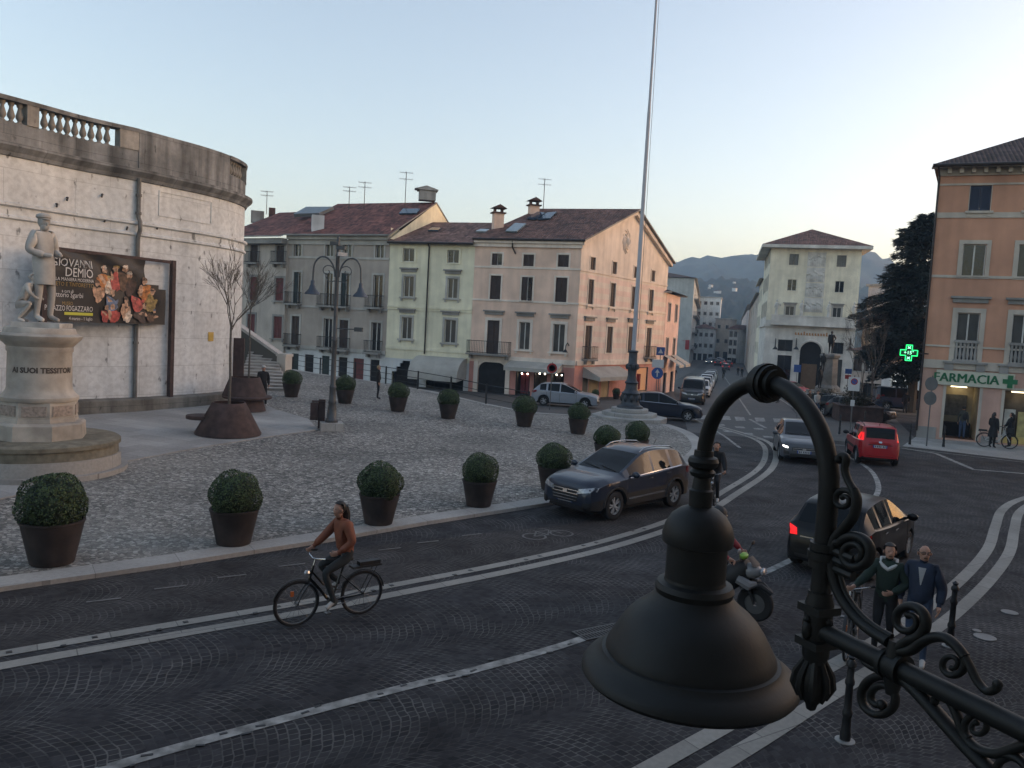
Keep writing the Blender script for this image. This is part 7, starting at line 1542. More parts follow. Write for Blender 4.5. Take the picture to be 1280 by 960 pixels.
c = at_depth(707, 500, 51.5).xy; car('silver_car', 'silver grey car on the lower street behind the plaza railing', 'car', 'hatch', (c.x, c.y, street_z(51)+.03), R_(-10), PT['silver'])
sv = V2((math.sin(R_(15)), math.cos(R_(15)))); sa = math.atan2(sv.y, sv.x)
q = G(864,506).xy; c = q+sv*2.4; car('dark_van', 'dark van parked at the head of the row along the left of the street', 'van', 'van', (c.x, c.y, street_z(c.y)+.02), sa+math.pi, PT['dark'])
d0 = c
lbs = ['white car parked directly behind the dark van', 'silver car second behind the dark van in the kerb row', 'pale car third behind the dark van in the kerb row', 'grey car fourth behind the dark van in the kerb row', 'white car near the far end of the kerb row', 'dark car at the far end of the kerb row']
for i, (cl, lb) in enumerate(zip(('white','silver','white','grey','white','dark'), lbs)):
    c = d0+sv*(11+9.5*i)+Vector((.97,-.26))*.25; car('parked_car', lb, 'car', 'hatch', (c.x, c.y, street_z(c.y)+.02), sa+math.pi, PT[cl], detail=False, group='cars parked along the left kerb of the street')
q0 = G(907,463).xy
lbs = ['dark car at the back of the queue with lit tail lights', 'grey car second in the queue of red tail lights', 'red lit car left of the queue farther down the street', 'silver car mid queue down the street', 'dark car near the front of the distant queue', 'pale car at the far front of the distant queue', 'black oncoming car far down the street', 'small grey car farthest down the street']
for i, (lb, px, py, cl) in enumerate(zip(lbs, (907,911,897,902,893,899,886,889), (463,458.5,457.5,455.5,454.5,453.5,455,453.2), ('dark','grey','black','silver','dark','white','black','grey'))):
    c = G(px, py).xy+sv*2; car('queueing_car', lb, 'car', 'hatch', (c.x, c.y, street_z(c.y)+.02), sa+(math.pi if i in (6,7) else 0), PT[cl], detail=False, lights='on' if i in (6,7) else 'off', tails='on' if i < 6 else 'off', group='cars queueing far down the street')
for lb, px, Y, cl, az, k in (('dark car parked in front of the monument, left of three',1046,58,'dark',-50,'hatch'),('dark car parked in front of the monument, middle of three',1062,55.5,'black',-48,'hatch'),('dark car with pale roof reflection, right of three by the monument',1077,54,'dark',-46,'hatch')):
    c = at_depth(px, 490, Y).xy; car('parked_car', lb, 'car', k, (c.x, c.y, street_z(c.y)+.02), R_(az), PT[cl], detail=False, group='cars parked by the monument')
c = at_depth(990, 480, 82).xy; car('red_car', 'small red car parked left of the monument', 'car', 'small', (c.x, c.y, street_z(c.y)+.02), R_(-60), PT['red'], detail=False)
c = at_depth(1131, 480, 67).xy; car('blue_car', 'dark blue van parked before the lit arched shop', 'van', 'van', (c.x, c.y, street_z(c.y)+.02), R_(-12), PT['blue'], detail=False)

# ------------------------------------------------------------------ bicycles
def bicycle(name, label, loc, rz, frame_m, step_thru=True, rack=True, basket=False, lean=0., group=None):
    t = thing(name, label, 'bicycle', loc, rz, group); t.rotation_euler = (lean, 0, rz); r = .345
    wd = []
    for nm, x in (('wheel', .58), ('wheel', -.50)):
        b = MB(); b.tube([(x+r*math.cos(a*math.pi/16), 0, r+.003+r*.965*math.sin(a*math.pi/16)) for a in range(32)], .021, 7, closed=True); w_ = b.build(nm, M['tyre'], t)
        b = MB(); b.tube([(x+r*.91*math.cos(a*math.pi/16), 0, r+.003+r*.9*math.sin(a*math.pi/16)) for a in range(32)], .010, 5, closed=True); b.cyl((x,-.05,r),(x,.05,r), .022, n=8)
        for k in range(14): a = k*2*math.pi/14; b.cyl((x, .02*(-1)**k, r), (x+r*.9*math.cos(a), 0, r+r*.9*math.sin(a)), .0022, n=3)
        b.build('rim', M['galv'], w_)
        if x > 0: b = MB(); b.bx(x+.05,-.012,r+.12,x+.1,.012,r+.2); b.build('reflector', mat('orange_reflector', (.45,.12,.03), .4), w_)
    b = MB(); hd0, hd1, bb, st0_, st1_ = Vector((.40,0,.66)), Vector((.33,0,.90)), Vector((.02,0,.30)), Vector((-.08,0,.55)), Vector((-.17,0,.84))
    b.tube([hd0+Vector((-.015,0,.05)), Vector((.22,0,.52)), Vector((.10,0,.36)), bb], .024, 8)
    if not step_thru: b.tube([hd1-Vector((-.01,0,.06)), st1_-Vector((0,0,.1))], .016, 8)
    else: b.tube([hd1-Vector((-.02,0,.10)), Vector((.16,0,.58)), Vector((-.06,0,.50))], .018, 8)
    b.tube([bb, st1_], .018, 8); b.tube([hd0, hd1], .022, 8)
    for s in (-1, 1): b.tube([bb+Vector((0,.03*s,0)), Vector((-.50,.06*s,.345))], .010, 6); b.tube([st0_+Vector((-.03,.02*s,.16)), Vector((-.50,.06*s,.345))], .009, 6)
    b.build('frame', frame_m, t)
    b = MB()
    for s in (-1, 1): b.tube([hd0+Vector((0,.045*s,-.02)), Vector((.52,.05*s,.48)), Vector((.58,.05*s,.345))], .013, 6)
    b.build('fork', frame_m, t)
    b = MB(); b.cyl(hd1, Vector((.30,0,1.0)), .014); b.tube([(.18,-.30,1.05),(.26,-.27,1.06),(.34,-.14,1.04),(.34,0,1.01),(.34,.14,1.04),(.26,.27,1.06),(.18,.30,1.05)], .012, 7); hb = b.build('handlebar', M['chrome'], t)
    b = MB()
    for s in (-1, 1): b.cyl((.26,.275*s,1.06), (.15,.31*s,1.045), .018)
    b.build('grip', M['tyre'], hb)
    b = MB(); b.ball((-.20,0,.93), (.14,.085,.04), 10); b.ball((-.08,0,.935), (.11,.03,.03), 8); b.cyl(st1_, (-.19,0,.91), .013); b.build('saddle', M['tyre'], t)
    for x, a0, a1 in ((.58,.25,2.5), (-.50,.35,3.0)):
        b = MB(); b.tube([(x+(r+.035)*math.cos(a0+(a1-a0)*i/10), 0, r+(r+.035)*math.sin(a0+(a1-a0)*i/10)) for i in range(11)], .026, 6, flat=.3)
        b.build('mudguard', M['trim_black'], t)
    if rack: b = MB(); b.bx(-.80,-.075,.77,-.30,.075,.80); b.cyl((-.72,.06,.77), (-.50,.06,.36), .007, n=5); b.cyl((-.72,-.06,.77), (-.50,-.06,.36), .007, n=5); b.bx(-.78,-.06,.80,-.42,.06,.86); b.build('rack', M['trim_black'], t)
    b = MB(); b.tube([(.02,.05,.30),(.02,.065,.30)], .085, 14); b.cyl((.02,.07,.30),(.13,.09,.17), .012); b.cyl((.02,-.07,.30),(-.09,-.09,.43), .012); b.bx(.09,.09,.155,.18,.19,.18); b.bx(-.14,-.19,.42,-.05,-.09,.445); b.tube([(.10,.055,.32),(-.5,.055,.39),(-.5,.055,.30),(.06,.055,.22)], .008, 4); b.build('crank', M['galv'], t)
    b = MB(); b.ball((.43,0,.80), (.05,.045,.045), 8); b.build('headlight', M['lamp_clear'], t)
    if basket: b = MB(); b.bx(.40,-.17,.80,.68,.17,.82); [b.bx(.40+.28*(i == 1),-.17,.82,.41+.28*(i == 1),.17,1.02) for i in (0,1)]; [b.bx(.40,-.17+.34*i,.82,.69,-.165+.34*i,1.02) for i in (0,1)]; b.build('basket', M['iron'], t)
    return t
RIDE = dict(pelvis=(-.2,0,1.03), spine=(-.18,0,1.21), chest=(-.12,0,1.42), neck=(-.08,0,1.58), jaw=(-.045,0,1.66), head=(-.05,0,1.74), crown=(-.06,0,1.80), nose=(.047,0,1.71), shl=(-.13,.165,1.51), shr=(-.13,-.165,1.51), ell=(-.18,.27,1.26), wrl=(.02,.21,1.11), hal=(.08,.19,1.09), elr=(.05,-.25,1.28), wrr=(.21,-.30,1.115), har=(.255,-.29,1.085),
    hil=(-.19,.09,.97), knl=(.20,.11,.80), anl=(.03,.125,.335), tol=(.17,.135,.235), hir=(-.19,-.09,.97), knr=(.19,-.11,.86), anr=(-.16,-.125,.53), tor=(-.03,-.135,.475))
BOTH = dict(RIDE, ell=(.05,.25,1.28), wrl=(.21,.30,1.115), hal=(.255,.29,1.085))
M['blackf'] = paint('black_frame', (.010,.010,.011)); M['whitef'] = paint('white_frame', (.45,.45,.44))
M['rust_jacket'] = mat('rust_brown_jacket', (.17,.050,.022), .7, var=.25, scale=6, bump=.3, bscale=12); M['grey_tr'] = mat('grey_green_trousers', (.022,.025,.026), .9, var=.2); M['green_top'] = mat('dark_green_top', (.012,.024,.018), .9, var=.25, scale=6, bump=.2); M['blue_jacket'] = mat('dark_blue_jacket', (.012,.021,.045), .8, var=.3, scale=6, bump=.3, bscale=12); M['white_cl'] = mat('white_cloth', (.42,.42,.41), .9, var=.1)
q0, q1 = G(376,782), G(448,768); h = V2((-.80,-.60)); c = (q0+q1).xy/2; rz = math.atan2(h.y, h.x); pos = (c.x+.02, c.y, .012)
bicycle('city_bicycle', 'black city bicycle with rear rack ridden by the woman in the rust jacket', pos, rz, M['blackf'])
person('woman in a rust brown jacket with long dark hair riding a black bicycle', pos, rz, RIDE, M['rust_jacket'], M['grey_tr'], M['shoe_w'], HAIRD, 1.0, M['rust_jacket'], 'long', turn=.15, grip=True)
q = G(890,637); h = V2((-.35,-.93)); rz = math.atan2(h.y, h.x); pos = (q.x, q.y, .012)
bicycle('city_bicycle', 'bicycle ridden by the dark cyclist half hidden behind the lamp neck', pos, rz, M['blackf'], rack=False)
person('cyclist in black half hidden behind the lamp neck', pos, rz, BOTH, M['black_cloth'], M['black_cloth'], M['shoe_w'], HAIRD, 1.0, M['black_cloth'], grip=True)
# couple on the right
q = G(1101,818); h = V2((-.5,-.86)); rz = math.atan2(h.y, h.x)
wk = dict(elr=(.10,-.30,1.19), wrr=(.30,-.42,1.08), har=(.37,-.45,1.06), ell=(.02,.27,1.15), wrl=(.24,.10,1.06), hal=(.31,.05,1.05), knr=(.10,-.09,.5), anr=(.08,-.10,.1), tor=(.25,-.11,.035), knl=(.02,.09,.5), anl=(-.16,.10,.13), tol=(-.0,.11,.05))
wm, nd = person('dark haired woman in a dark green top pushing a bicycle', (q.x, q.y, 0), rz, wk, M['green_top'], M['black_cloth'], M['shoe'], HAIRD, .99, M['green_top'], 'bun', turn=.25, grip=True, wide=1.12)
b = MB(); b.tube([(.06,.11,1.44),(.115,.05,1.40),(.12,0,1.37),(.115,-.05,1.40),(.06,-.11,1.44),(-.02,-.11,1.50),(-.06,0,1.51),(-.02,.11,1.50)], .03, 7, closed=True); b.build('white_collar', M['white_cl'], wm)
bp_ = q.xy+Vector((h.y,-h.x))*.42+h*.02; bicycle('city_bicycle', 'black bicycle pushed by the woman in the dark green top', (bp_.x, bp_.y, .008), rz, M['blackf'], rack=True, lean=.05)
q = G(1143,828); h = V2((-.55,-.83)); rz = math.atan2(h.y, h.x)
wk = dict(elr=(-.05,-.27,1.13), wrr=(.08,-.25,.92), har=(.12,-.24,.85), ell=(-.06,.27,1.13), wrl=(.06,.25,.91), hal=(.1,.25,.84), knr=(.02,-.10,.5), anr=(-.14,-.11,.13), tor=(.02,-.12,.05), knl=(.10,.10,.5), anl=(.10,.11,.1), tol=(.27,.12,.035))
mn, nd = person('man with glasses in an open dark blue jacket walking beside the woman', (q.x, q.y, 0), rz, wk, M['blue_jacket'], M['denim'], M['shoe_w'], None, 1.03, None, turn=.35, wide=1.15)
j = {k: [Vector(nd[k][0]), nd[k][1]+.028] for k in ('pelvis','spine','chest','shl','ell','wrl','shr','elr','wrr')}
jv, jf = skin_bake(dict(j, pelvis=[nd['pelvis'][0]+Vector((0,0,-.09)), nd['pelvis'][1]+.05], wrl=[nd['ell'][0].lerp(nd['wrl'][0], .95), .062], wrr=[nd['elr'][0].lerp(nd['wrr'][0], .95), .062], neck=[Vector((-.015,0,1.44)), .085]), [('pelvis','spine'),('spine','chest'),('chest','neck'),('chest','shl'),('chest','shr'),('shl','ell'),('ell','wrl'),('shr','elr'),('elr','wrr')], 'pelvis', 2)
b = MB(); b.add(jv, jf, 0, True); b.build('jacket', M['blue_jacket'], mn, 60); bv = BVHTree.FromPolygons([tuple(v) for v in jv], jf); b = MB(); gy = []
for i in range(7):
    z = 1.19+.24*i/6; w2 = .006+.045*i/6
    for y in (-w2, 0, w2): h_ = bv.ray_cast(Vector((2, y, z)), Vector((-1,0,0))); gy.append((h_[0] if h_[0] is not None else Vector((.1, y, z)))+Vector((.006,0,0)))
b.add(gy, [(3*i+k, 3*i+k+1, 3*i+k+4, 3*i+k+3) for i in range(6) for k in (0,1)]); b.build('shirt_front', mat('grey_white_shirt', (.28,.28,.28), .9), mn)
hd, ns = nd['head'][0], nd['nose'][0]; fw = (ns-hd); fw.z = 0; fw.normalize(); lf = Vector((-fw.y, fw.x, 0)); b = MB()
for s in (-1, 1): b.tube([hd+fw*.096+lf*(s*.036+.026*math.cos(a))+Vector((0,0,.012+.02*math.sin(a))) for a in [k*math.pi/5 for k in range(10)]], .0045, 4, closed=True); b.cyl(hd+fw*.09+lf*s*.064+Vector((0,0,.015)), hd-fw*.02+lf*s*.09+Vector((0,0,.012)), .004, n=4)
b.build('glasses', M['trim_black'], mn)
b = MB(); o = len(b.v); c = hd-fw*.03; b.ball(c, (.098,.097,.08), 12)
for v in b.v:
    if v.z > c.z+.035: v.z = c.z+.035
    d = (v-c).dot(fw)
    if d > -.0: v -= fw*d
b.build('hair', mat('grey_hair', (.10,.09,.085), .7, var=.3), mn)
# motor scooter
q = G(944,777); h = V2((.83,-.56)); rz = math.atan2(h.y, h.x); cpos = q.xy-h*.72
t = thing('motor_scooter', 'black and white motorcycle with pale front fairing beside the lamp bell', 'motorcycle', (cpos.x, cpos.y, .006), rz)
M['white_p'] = paint('white_fairing', (.20,.20,.205)); M['lime'] = mat('lime_plastic', (.18,.36,.04), .4, var=.1)
for x in (.70, -.62):
    b = MB(); b.lathe([(.17,-.05),(.27,-.055),(.30,-.03),(.305,0),(.30,.03),(.27,.055),(.17,.05)], (x,0,.305), 24, 0, (0,1,0), cap=False); w_ = b.build('wheel', M['tyre'], t); b = MB(); b.lathe([(.18,.035),(.05,.04),(.04,-.04),(.18,-.035)], (x,0,.305), 16, 0, (0,1,0), cap=False); b.build('rim', M['galv'], w_)
b = MB(); b.tube([(-.85,0,.80),(-.6,0,.78),(-.3,0,.72),(0,0,.62),(.15,0,.5)], [.08,.13,.16,.17,.12], 12, flat=1.0); b.tube([(.0,0,.5),(.2,0,.6),(.42,0,.80),(.55,0,.92)], [.2,.2,.2,.14], 12); b.build('body', M['trim_black'], t)
b = MB(); b.ball((.60,0,.84), (.18,.16,.13), 14); b.tube([(.42,.17,.70),(.62,.15,.62),(.72,.08,.66)], [.08,.09,.04], 8); b.tube([(.42,-.17,.70),(.62,-.15,.62),(.72,-.08,.66)], [.08,.09,.04], 8); b.build('fairing', M['white_p'], t)
b = MB(); b.tube([(.48,-.12,.52),(.62,-.10,.61),(.78,-.05,.63),(.95,0,.52)], .05, 8); b.tube([(.48,.12,.52),(.62,.10,.61),(.78,.05,.63),(.95,0,.52)], .05, 8); b.build('front_mudguard', M['trim_black'], t)
b = MB(); b.ball((.79,0,.86), (.05,.12,.07), 10); b.build('headlight', M['lamp_clear'], t)
for s in (-1, 1): b = MB(); b.tube([(.52,.09*s,.8),(.62,.085*s,.5),(.70,.08*s,.305)], .025, 8); b.build('fork', M['trim_black'], t)
b = MB(); v = []
for i in range(7):
    a = -1.1+2.2*i/6; v += [Vector((.62+.10*math.cos(a), .18*math.sin(a), .95)), Vector((.52+.06*math.cos(a), .12*math.sin(a), 1.08))]
b.add(v, [(2*i, 2*i+2, 2*i+3, 2*i+1) for i in range(6)], 0, True); b.build('windscreen', M['trim_black'], t)
b = MB(); b.tube([(.36,-.36,1.0),(.44,-.2,1.02),(.46,0,.99),(.44,.2,1.02),(.36,.36,1.0)], .016, 7); b.build('handlebar', M['trim_black'], t)
for s in (-1, 1): b = MB(); b.cyl((.44,.2*s,1.02), (.47,.34*s,1.2), .008, n=5); b.ball((.48,.36*s,1.22), (.025,.075,.045), 8); b.build('mirror', M['white_p'] if s < 0 else M['trim_black'], t)
b = MB(); b.ball((.45,0,1.06), (.07,.13,.06), 10); b.build('dashboard', M['lime'], t)
b = MB(); b.ball((-.35,0,.86), (.42,.15,.07), 12); b.build('seat', M['tyre'], t)
MOTO = dict(pelvis=(-.32,0,1.0), spine=(-.27,0,1.18), chest=(-.15,0,1.38), neck=(-.07,0,1.53), jaw=(-.03,0,1.60), head=(-.03,0,1.68), crown=(-.04,0,1.74), nose=(.07,0,1.66), shl=(-.15,.18,1.46), shr=(-.15,-.18,1.46), ell=(.08,.34,1.22), wrl=(.29,.34,1.06), hal=(.36,.33,1.03), elr=(.08,-.34,1.22), wrr=(.29,-.34,1.06), har=(.36,-.33,1.03), hil=(-.30,.11,.95), knl=(.10,.24,.80), anl=(.08,.24,.42), tol=(.24,.25,.36), hir=(-.30,-.11,.95), knr=(.10,-.24,.80), anr=(.08,-.24,.42), tor=(.24,-.25,.36))
M['red_j'] = mat('red_jacket', (.20,.012,.018), .6, var=.2)
rd, nd = person('rider in a red jacket with lime helmet on the motorcycle', (cpos.x, cpos.y, .006), rz, MOTO, M['red_j'], M['black_cloth'], M['shoe'], None, 1.0, M['red_j'], grip=True)
b = MB(); hd = nd['head'][0]; b.ball(hd+Vector((0,0,.01)), (.145,.13,.15), 16); b.build('helmet', M['trim_black'], rd); b = MB(); b.ball(hd+Vector((.05,0,.0)), (.105,.115,.06), 12); b.build('visor', M['car_glass'], rd)
# people farther away
wk2 = dict(knl=(.12,.09,.5), anl=(.14,.10,.1), tol=(.31,.11,.035), knr=(-.02,-.09,.5), anr=(-.22,-.10,.14), tor=(-.07,-.11,.05), elr=(.08,-.24,1.15), wrr=(.24,-.22,.97), har=(.29,-.22,.92), ell=(-.14,.24,1.15), wrl=(-.10,.26,.92), hal=(-.08,.26,.85))
q = P(328,508); m_, nd = person('man in a black tracksuit and white cap walking near the stone stairs', tuple(q), R_(-60), wk2, M['black_cloth'], M['black_cloth'], M['shoe_w'], None, 1.06, M['black_cloth'])
b = MB(); b.ball(nd['head'][0]+Vector((-.01,0,.04)), (.105,.10,.075), 10); b.ball(nd['head'][0]+Vector((.11,0,.04)), (.06,.07,.012), 8); b.build('cap', M['white_cl'], m_)
b = MB(); b.tube([(0,-.19,.86),(.02,-.165,.5),(-.1,-.15,.2)], .012, 5); b.build('trouser_stripe', M['white_cl'], m_)
q = P(472,499); person('fair haired man in a black suit standing by the plaza railing', tuple(q), R_(10), None, M['black_cloth'], M['black_cloth'], M['shoe'], mat('fair_hair', (.25,.18,.10), .7), 1.0, M['black_cloth'])
M['olive'] = mat('grey_olive_top', (.05,.05,.042), .9); u = FPh.uz(1205,520)[0]; q = FPh.w(u, pz0+.235, -.25); ps, nd = person('person in a grey top and blue jeans with a bag in the pharmacy doorway', tuple(q), math.atan2(-FPh.n.y, -FPh.n.x)-.2, None, M['olive'], M['denim'], M['shoe'], HAIRD, 1.0)
b = MB(); b.ball((-.17,-.1,1.2), (.1,.13,.2), 10); b.tube([(-.1,-.05,1.38),(.05,-.1,1.46),(.12,-.02,1.3)], .015, 5); b.build('bag', M['black_cloth'], ps)
fa = math.atan2(FPh.e.y, FPh.e.x); q = G(1244,561); bicycle('city_bicycle', 'white bicycle standing in front of the pharmacy window', (q.x, q.y, .03), fa, M['whitef'], rack=True, basket=True)
for lb, px, dd, a in (('person in a black coat standing behind the white bicycle frame',1241,.45,.9),('person in a black coat right of the white bicycle by the shop window',1263,.5,2.6)):
    q = G(px,562).xy-FPh.n*dd; pn, nd = person(lb, (q.x, q.y, .02), fa+a, dict(ell=(.08,.24,1.14), wrl=(.22,.14,1.05), hal=(.28,.1,1.05)), M['black_cloth'], M['black_cloth'], M['shoe'], HAIRD, 1.0, M['black_cloth'], 'long', hem=.5)
    b = MB(); b.lathe([(.15,1.02),(.19,.85),(.22,.55)], (0,0,0), 12); b.build('coat', M['black_cloth'], pn)
for lb, px, py, a, tp, lg in (('person in dark jacket and jeans walking away beside the brown planter',1112,511,62,'black_cloth','denim'),('person all in black walking away left of the orange building',1131,517,70,'black_cloth','black_cloth')):
    q = G(px, py); m_, nd = person(lb, tuple(q), R_(a), wk2, M[tp], M[lg], M['shoe'], HAIRD, 1.0, M[tp])
    if lg == 'denim': b = MB(); b.ball(nd['head'][0]+Vector((-.0,0,.035)), (.11,.105,.085), 10); b.build('hat', M['white_cl'], m_)
for lb, px, py, a, tp in (('person in a white top left of the brown planter by the parked cars',1020,520,-80,'white_cl'),('person in dark clothes beside the one in the white top',1010,518,-60,'black_cloth'),('person crossing the street behind the lamp arch in black',972,504,200,'black_cloth'),('person in black on the left pavement under the far awnings',843,476,60,'black_cloth'),('person in black walking on the right pavement far down the street',927,472,-100,'black_cloth'),('person in dark coat next to the far walker on the right pavement',922,470,-100,'black_cloth')):
    q = G(px, py); person(lb, tuple(q), R_(a), wk2, M[tp], M['denim'] if tp == 'white_cl' else M['black_cloth'], M['shoe'], HAIRD, 1.0, fingers=False, eyes=False)
q = G(904,475); bicycle('city_bicycle', 'distant bicycle ridden down the middle of the street', tuple(q+Vector((0,0,.02))), R_(75), M['blackf'], rack=False); person('distant cyclist in dark clothes riding down the street', tuple(q+Vector((0,0,.02))), R_(75), BOTH, M['black_cloth'], M['black_cloth'], M['shoe'], HAIRD, 1.0, fingers=False, eyes=False)
# small things along the shops
for lb, px, py, s in (('small round shrub in a pot by the side door of the pink house',770,499,.55),('small dark shrub in a pot near the pink corner',744,500,.5)):
    q = G(px, py); t = thing('potted_shrub', lb, 'potted plant', q); t.scale = (s,)*3
    for src, z in ((pot0, 0), (balls[1], 1.05)): c = src.copy(); COL.objects.link(c); c.parent = t; c.location = (0,0,z)

# ------------------------------------------------------------------ the wrought iron lamp arm in the foreground
M['lampiron'] = mat('dark_green_lamp_iron', (.007,.0085,.009), .55, 0, spec=.35, var=.18, scale=9, bump=.03, bscale=80)
LP0 = Vector((.80, 2.10)); LD = Vector((-.40, .9165)).normalized(); LN = Vector((LD.y, -LD.x))
def LPt(px, py, off=0.):
    d = ray(px, py); t = (LP0.dot(LN))/d.xy.dot(LN); p = CP+d*t; return p+Vector((LN.x, LN.y, 0))*off
ln3 = Vector((LN.x, LN.y, 0)); ld3 = Vector((LD.x, LD.y, 0))
lamp = thing('wall_lamp', 'dark iron wall lamp arm with scrollwork and large hanging bell shade', 'wall lamp', tuple(LPt(1020, 785)), world=True)
pm_ = lambda px, py: (LPt(px, py)-CP).dot(_F)/FOC          # metres per pixel there
bc = LPt(866, 760); K = pm_(866, 760)
zb_ = lambda py, x=866: at_depth(x, py, bc.y).z
ax = Vector((bc.x, bc.y, 0))
rim = zb_(840, 862)
b = MB(); prof = [(112,818),(127,838),(133,838),(134,830),(131,822),(124,815),(117,811),(114,806),(111,800),(107,792),(102,783),(94,775),(80,765),(66,757),(54,748),(48,740),(50,735),(47,729),(39,727)]
# profile rows: radius in hundredths of the bell's real size, height read at the lamp
b.lathe([(r*K, zb_(y)) for r, y in ((120,846),(130,847),(134,842),(133,837),(128,831),(119,825),(112,820),(110,816),(105,815),(104,810),(100,803),(95,794),(89,784),(81,773),(71,763),(60,755),(52,748),(47,741),(49,734),(46,728),(38,726),(37,722))], ax, 64)
b.lathe([(37*K, zb_(722)),(37*K, zb_(676))], ax, 48, cap=False)
b.lathe([(37*K, zb_(680)),(43*K, zb_(678)),(44*K, zb_(668)),(41*K, zb_(656)),(34*K, zb_(644)),(24*K, zb_(636)),(15*K, zb_(632))], ax, 48)
b.build('bell_shade', M['lampiron'], lamp)
b = MB(); b.lathe([(14*K, zb_(634)),(14.5*K, zb_(612)),(12*K, zb_(610)),(10*K, zb_(596)),(14*K, zb_(594)),(16*K, zb_(589)),(12*K, zb_(585)),(17*K, zb_(582)),(19*K, zb_(576)),(17*K, zb_(571)),(12*K, zb_(569)),(11.5*K, zb_(562))], ax, 32)
b.build('socket', M['lampiron'], lamp)
# arch: straight pieces and a half circle in the lamp plane
ltop = LPt(958, 478); pL_ = Vector((bc.x, bc.y, zb_(563))); pR_ = LPt(1034, 640)
def lt(p): return (p-LPt(1020,785)).dot(ld3)
tL, tR = lt(pL_), lt(pR_)
O = LPt(1020, 785); R_arch = (tL-tR)/2; tc = (tL+tR)/2; zc_ = ltop.z-R_arch
L3 = lambda t, z, off=0.: Vector((O.x+LD.x*t+LN.x*off, O.y+LD.y*t+LN.y*off, z))
arch_pts = [L3(tL, pL_.z), L3(tL, (pL_.z+zc_)/2)]+[L3(tc+R_arch*math.cos(a), zc_+R_arch*math.sin(a)) for a in [math.pi*i/20 for i in range(21)]]+[L3(tR, zc_-.12), L3(tR, zc_-.28), L3(tR, O.z+.03)]
rr_ = 12.*pm_(1034,600)
b = MB(); b.tube(arch_pts, [rr_*.92]*2+[rr_*(.95+.1*i/20) for i in range(21)]+[rr_*1.05]*3, 20); b.build('arch_tube', M['lampiron'], lamp)
b = MB(); r0 = 25*pm_(958,478)
for dx, r in ((-.6,.72),(-.28,.92),(0,1.),(.28,.92),(.6,.72)): b.tube([L3(tc+r0*(dx-.13), ltop.z-.002), L3(tc+r0*(dx+.13), ltop.z-.002)], r0*r, 28)
b.build('arch_collar', M['lampiron'], lamp)
# arm tube to the wall
az_ = O.z; tw = -(O.xy-Vector((.12,-.27))).dot(LD)
b = MB(); b.tube([L3(.0, az_), L3(-.05, az_), L3(tw*.5, az_), L3(tw-.25, az_)], [.0225,.0230,.0235,.024], 22); b.build('arm_tube', M['lampiron'], lamp)
b = MB(); s = .038
b.para(L3(tR+s, O.z-.045, -s), -ld3*2*s, ln3*2*s, Vector((0,0,.02))); b.para(L3(tR+s, O.z+.045, -s), -ld3*2*s, ln3*2*s, Vector((0,0,.02))); b.lathe([(.026,-.09),(.034,-.07),(.036,.07),(.03,.09),(.03,.10)], L3(tR, O.z), 24)
for a in range(4): d = ld3*math.cos(a*math.pi/2)+ln3*math.sin(a*math.pi/2); b.ball(L3(tR, O.z)+d*.036, (.014,.014,.026), 10); b.ball(L3(tR, O.z+.03)+d*.038, .010, 8)
b.build('joint_block', M['lampiron'], lamp)
b = MB(); zf = O.z-.05; b.lathe([(.020,0),(.030,-.012),(.018,-.022),(.024,-.03),(.040,-.075),(.043,-.10),(.034,-.13),(.016,-.15),(.012,-.165),(.0,-.172)], L3(tR, zf), 24)
for k in range(8): a = k*math.pi/4; d = ld3*math.cos(a)+ln3*math.sin(a); b.tube([L3(tR, zf-.03)+d*.022, L3(tR, zf-.07)+d*.043, L3(tR, zf-.10)+d*.047, L3(tR, zf-.135)+d*.034], [.007,.010,.011,.005], 6)
b.build('finial', M['lampiron'], lamp)
b = MB(); bz = LPt(1031, 694).z
for dz, r in ((-.022,1.45),(0,1.62),(.022,1.45)): b.tube([L3(tR, bz+dz-.010), L3(tR, bz+dz+.010)], rr_*r, 24); b.tube([L3(tR, bz+dz), L3(tR-.10, bz+dz-.004)], .012, 8)
b.build('tube_clamp', M['lampiron'], lamp)
def spiral(cx, cy, r0, r1, a0, turns, n=36): return [(cx+(r0+(r1-r0)*i/n)*math.cos(a0+turns*2*math.pi*i/n), cy+(r0+(r1-r0)*i/n)*math.sin(a0+turns*2*math.pi*i/n)) for i in range(n+1)]
def scroll(pxs, w0, w1, name='scroll', off=0., smooth=True, eye=None):
    pts = catmull([Vector(q) for q in pxs], 4) if smooth else [Vector(q) for q in pxs]; p3 = [LPt(q.x, q.y, off) for q in pts]; N = len(p3); k = pm_(pts[0].x, pts[0].y)
    rad = [k*1.12*(w0+(w1-w0)*i/(N-1))/2 for i in range(N)]
    b = MB(); b.tube(p3, rad, 12, up=ln3, flat=1.25)
    if eye: b.ball(p3[-1 if eye > 0 else 0], abs(eye)*k, 12)
    # raised rib along the middle of the band
    b.tube([p+ln3*r*.95 for p, r in zip(p3, rad)], [r*.45 for r in rad], 6)
    return b.build(name, M['lampiron'], lamp)
# upper hook and small volute beside the arch
scroll([(1049,574),(1053,569),(1058,573),(1056,586),(1060,600),(1067,612)], 8, 8, eye=-6)
scroll([(1067,612),(1071,626),(1067,645),(1055,661),(1044,674),(1040,690)], 10, 12)
scroll(spiral(1055,625,14,4,-.2,-1.3), 8, 5, eye=4)
# large volute against the clamp
scroll([(1040,690),(1046,678)]+spiral(1069,692,23,8,-2.5,1.55), 11, 8, eye=6)
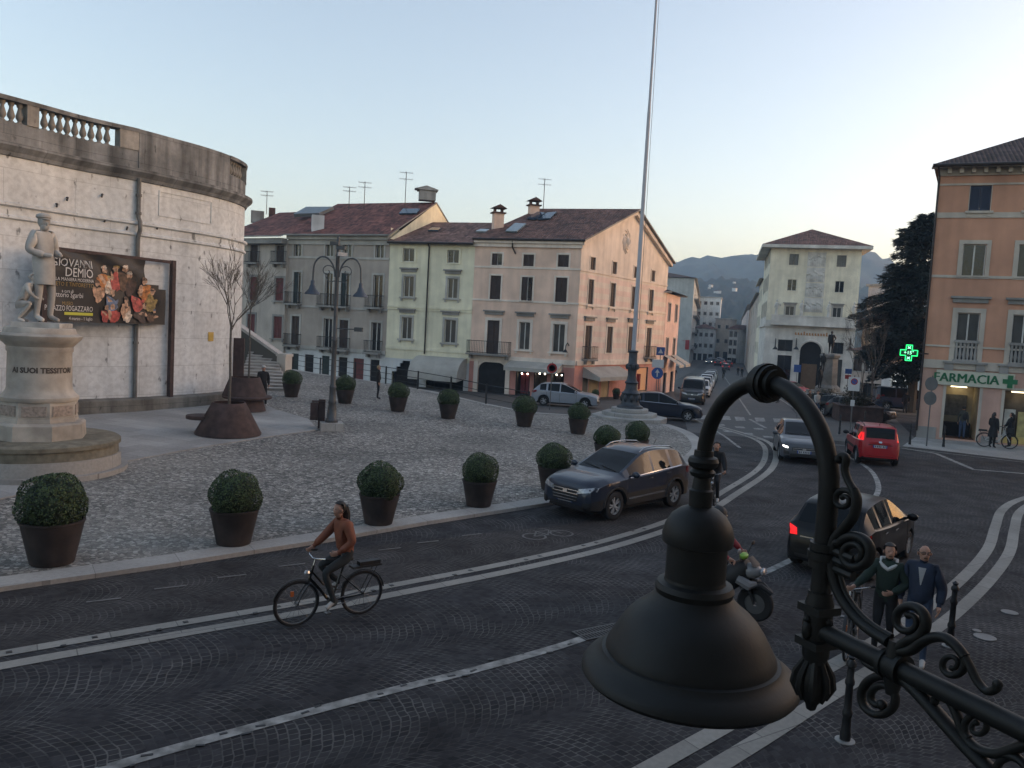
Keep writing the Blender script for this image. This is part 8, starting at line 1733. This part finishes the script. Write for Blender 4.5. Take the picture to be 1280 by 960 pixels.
# long brace sweeping down to the arm clamp
scroll([(1040,700),(1042,718),(1050,742),(1066,766),(1086,785),(1112,802)], 12, 13); scroll([(1049,705),(1051,722),(1059,744),(1074,765),(1093,782),(1115,795)], 5, 5)
b = MB()
ct = lt(LPt(1119, 818)); 
b.tube([L3(ct+.024, az_), L3(ct-.024, az_)], .031, 20); b.tube([L3(ct+.027, az_), L3(ct+.016, az_)], .036, 20); b.tube([L3(ct-.016, az_), L3(ct-.027, az_)], .036, 20); b.tube([L3(ct, az_+.025), L3(ct, az_+.062)], [.022,.016], 12); b.tube([L3(ct, az_-.025), L3(ct, az_-.066)], [.022,.014], 12); b.build('arm_clamp', M['lampiron'], lamp)
scroll(spiral(1136,776,24,7,1.5,-1.5)[::-1]+[(1128,806),(1121,812)], 6, 12, eye=-5)
scroll([(1126,815),(1140,812),(1152,803),(1165,797),(1181,797),(1195,807),(1206,821)], 12, 10)
scroll([(1206,821),(1213,834),(1222,852),(1234,864),(1245,861),(1247,855)], 9, 9, eye=6)
scroll([(1203,814)]+spiral(1190,830,17,5,-.6,1.35), 9, 5, eye=4)
scroll([(1128,848),(1112,838),(1096,836),(1082,828),(1080,824)], 10, 8, eye=5)
scroll([(1126,846)]+spiral(1101,872,28,9,-1.1,-1.6), 10, 8, eye=7)
scroll([(1128,846),(1150,868),(1180,902),(1210,935),(1240,965),(1290,1010)], 15, 15); scroll([(1130,852),(1155,880),(1185,914),(1215,947),(1250,984)], 5, 5, off=.02)
scroll([(1168,878),(1172,870),(1182,871),(1192,884),(1199,901),(1206,920),(1222,936),(1245,942),(1268,936),(1300,925)], 9, 11)
scroll([(1207,920)]+spiral(1222,908,18,5,2.2,1.35), 8, 5, eye=4)
scroll([(1255,943),(1272,948),(1285,962),(1290,985)], 10, 10)
scroll([(1264,945),(1250,952),(1244,968),(1250,985)], 9, 7)
# spare foreground clearance: wall plate where the arm meets the house
b = MB(); b.para(L3(tw+.02, az_-.25, -.09), ld3*.02, ln3*.18, Vector((0,0,.5))); b.build('wall_plate', M['lampiron'], lamp)
# tidy: prototypes that never became part of a thing
for o in list(bpy.data.objects):
    if o.parent is None and o.type == 'MESH' and 'label' not in o and 'kind' not in o: bpy.data.objects.remove(o)
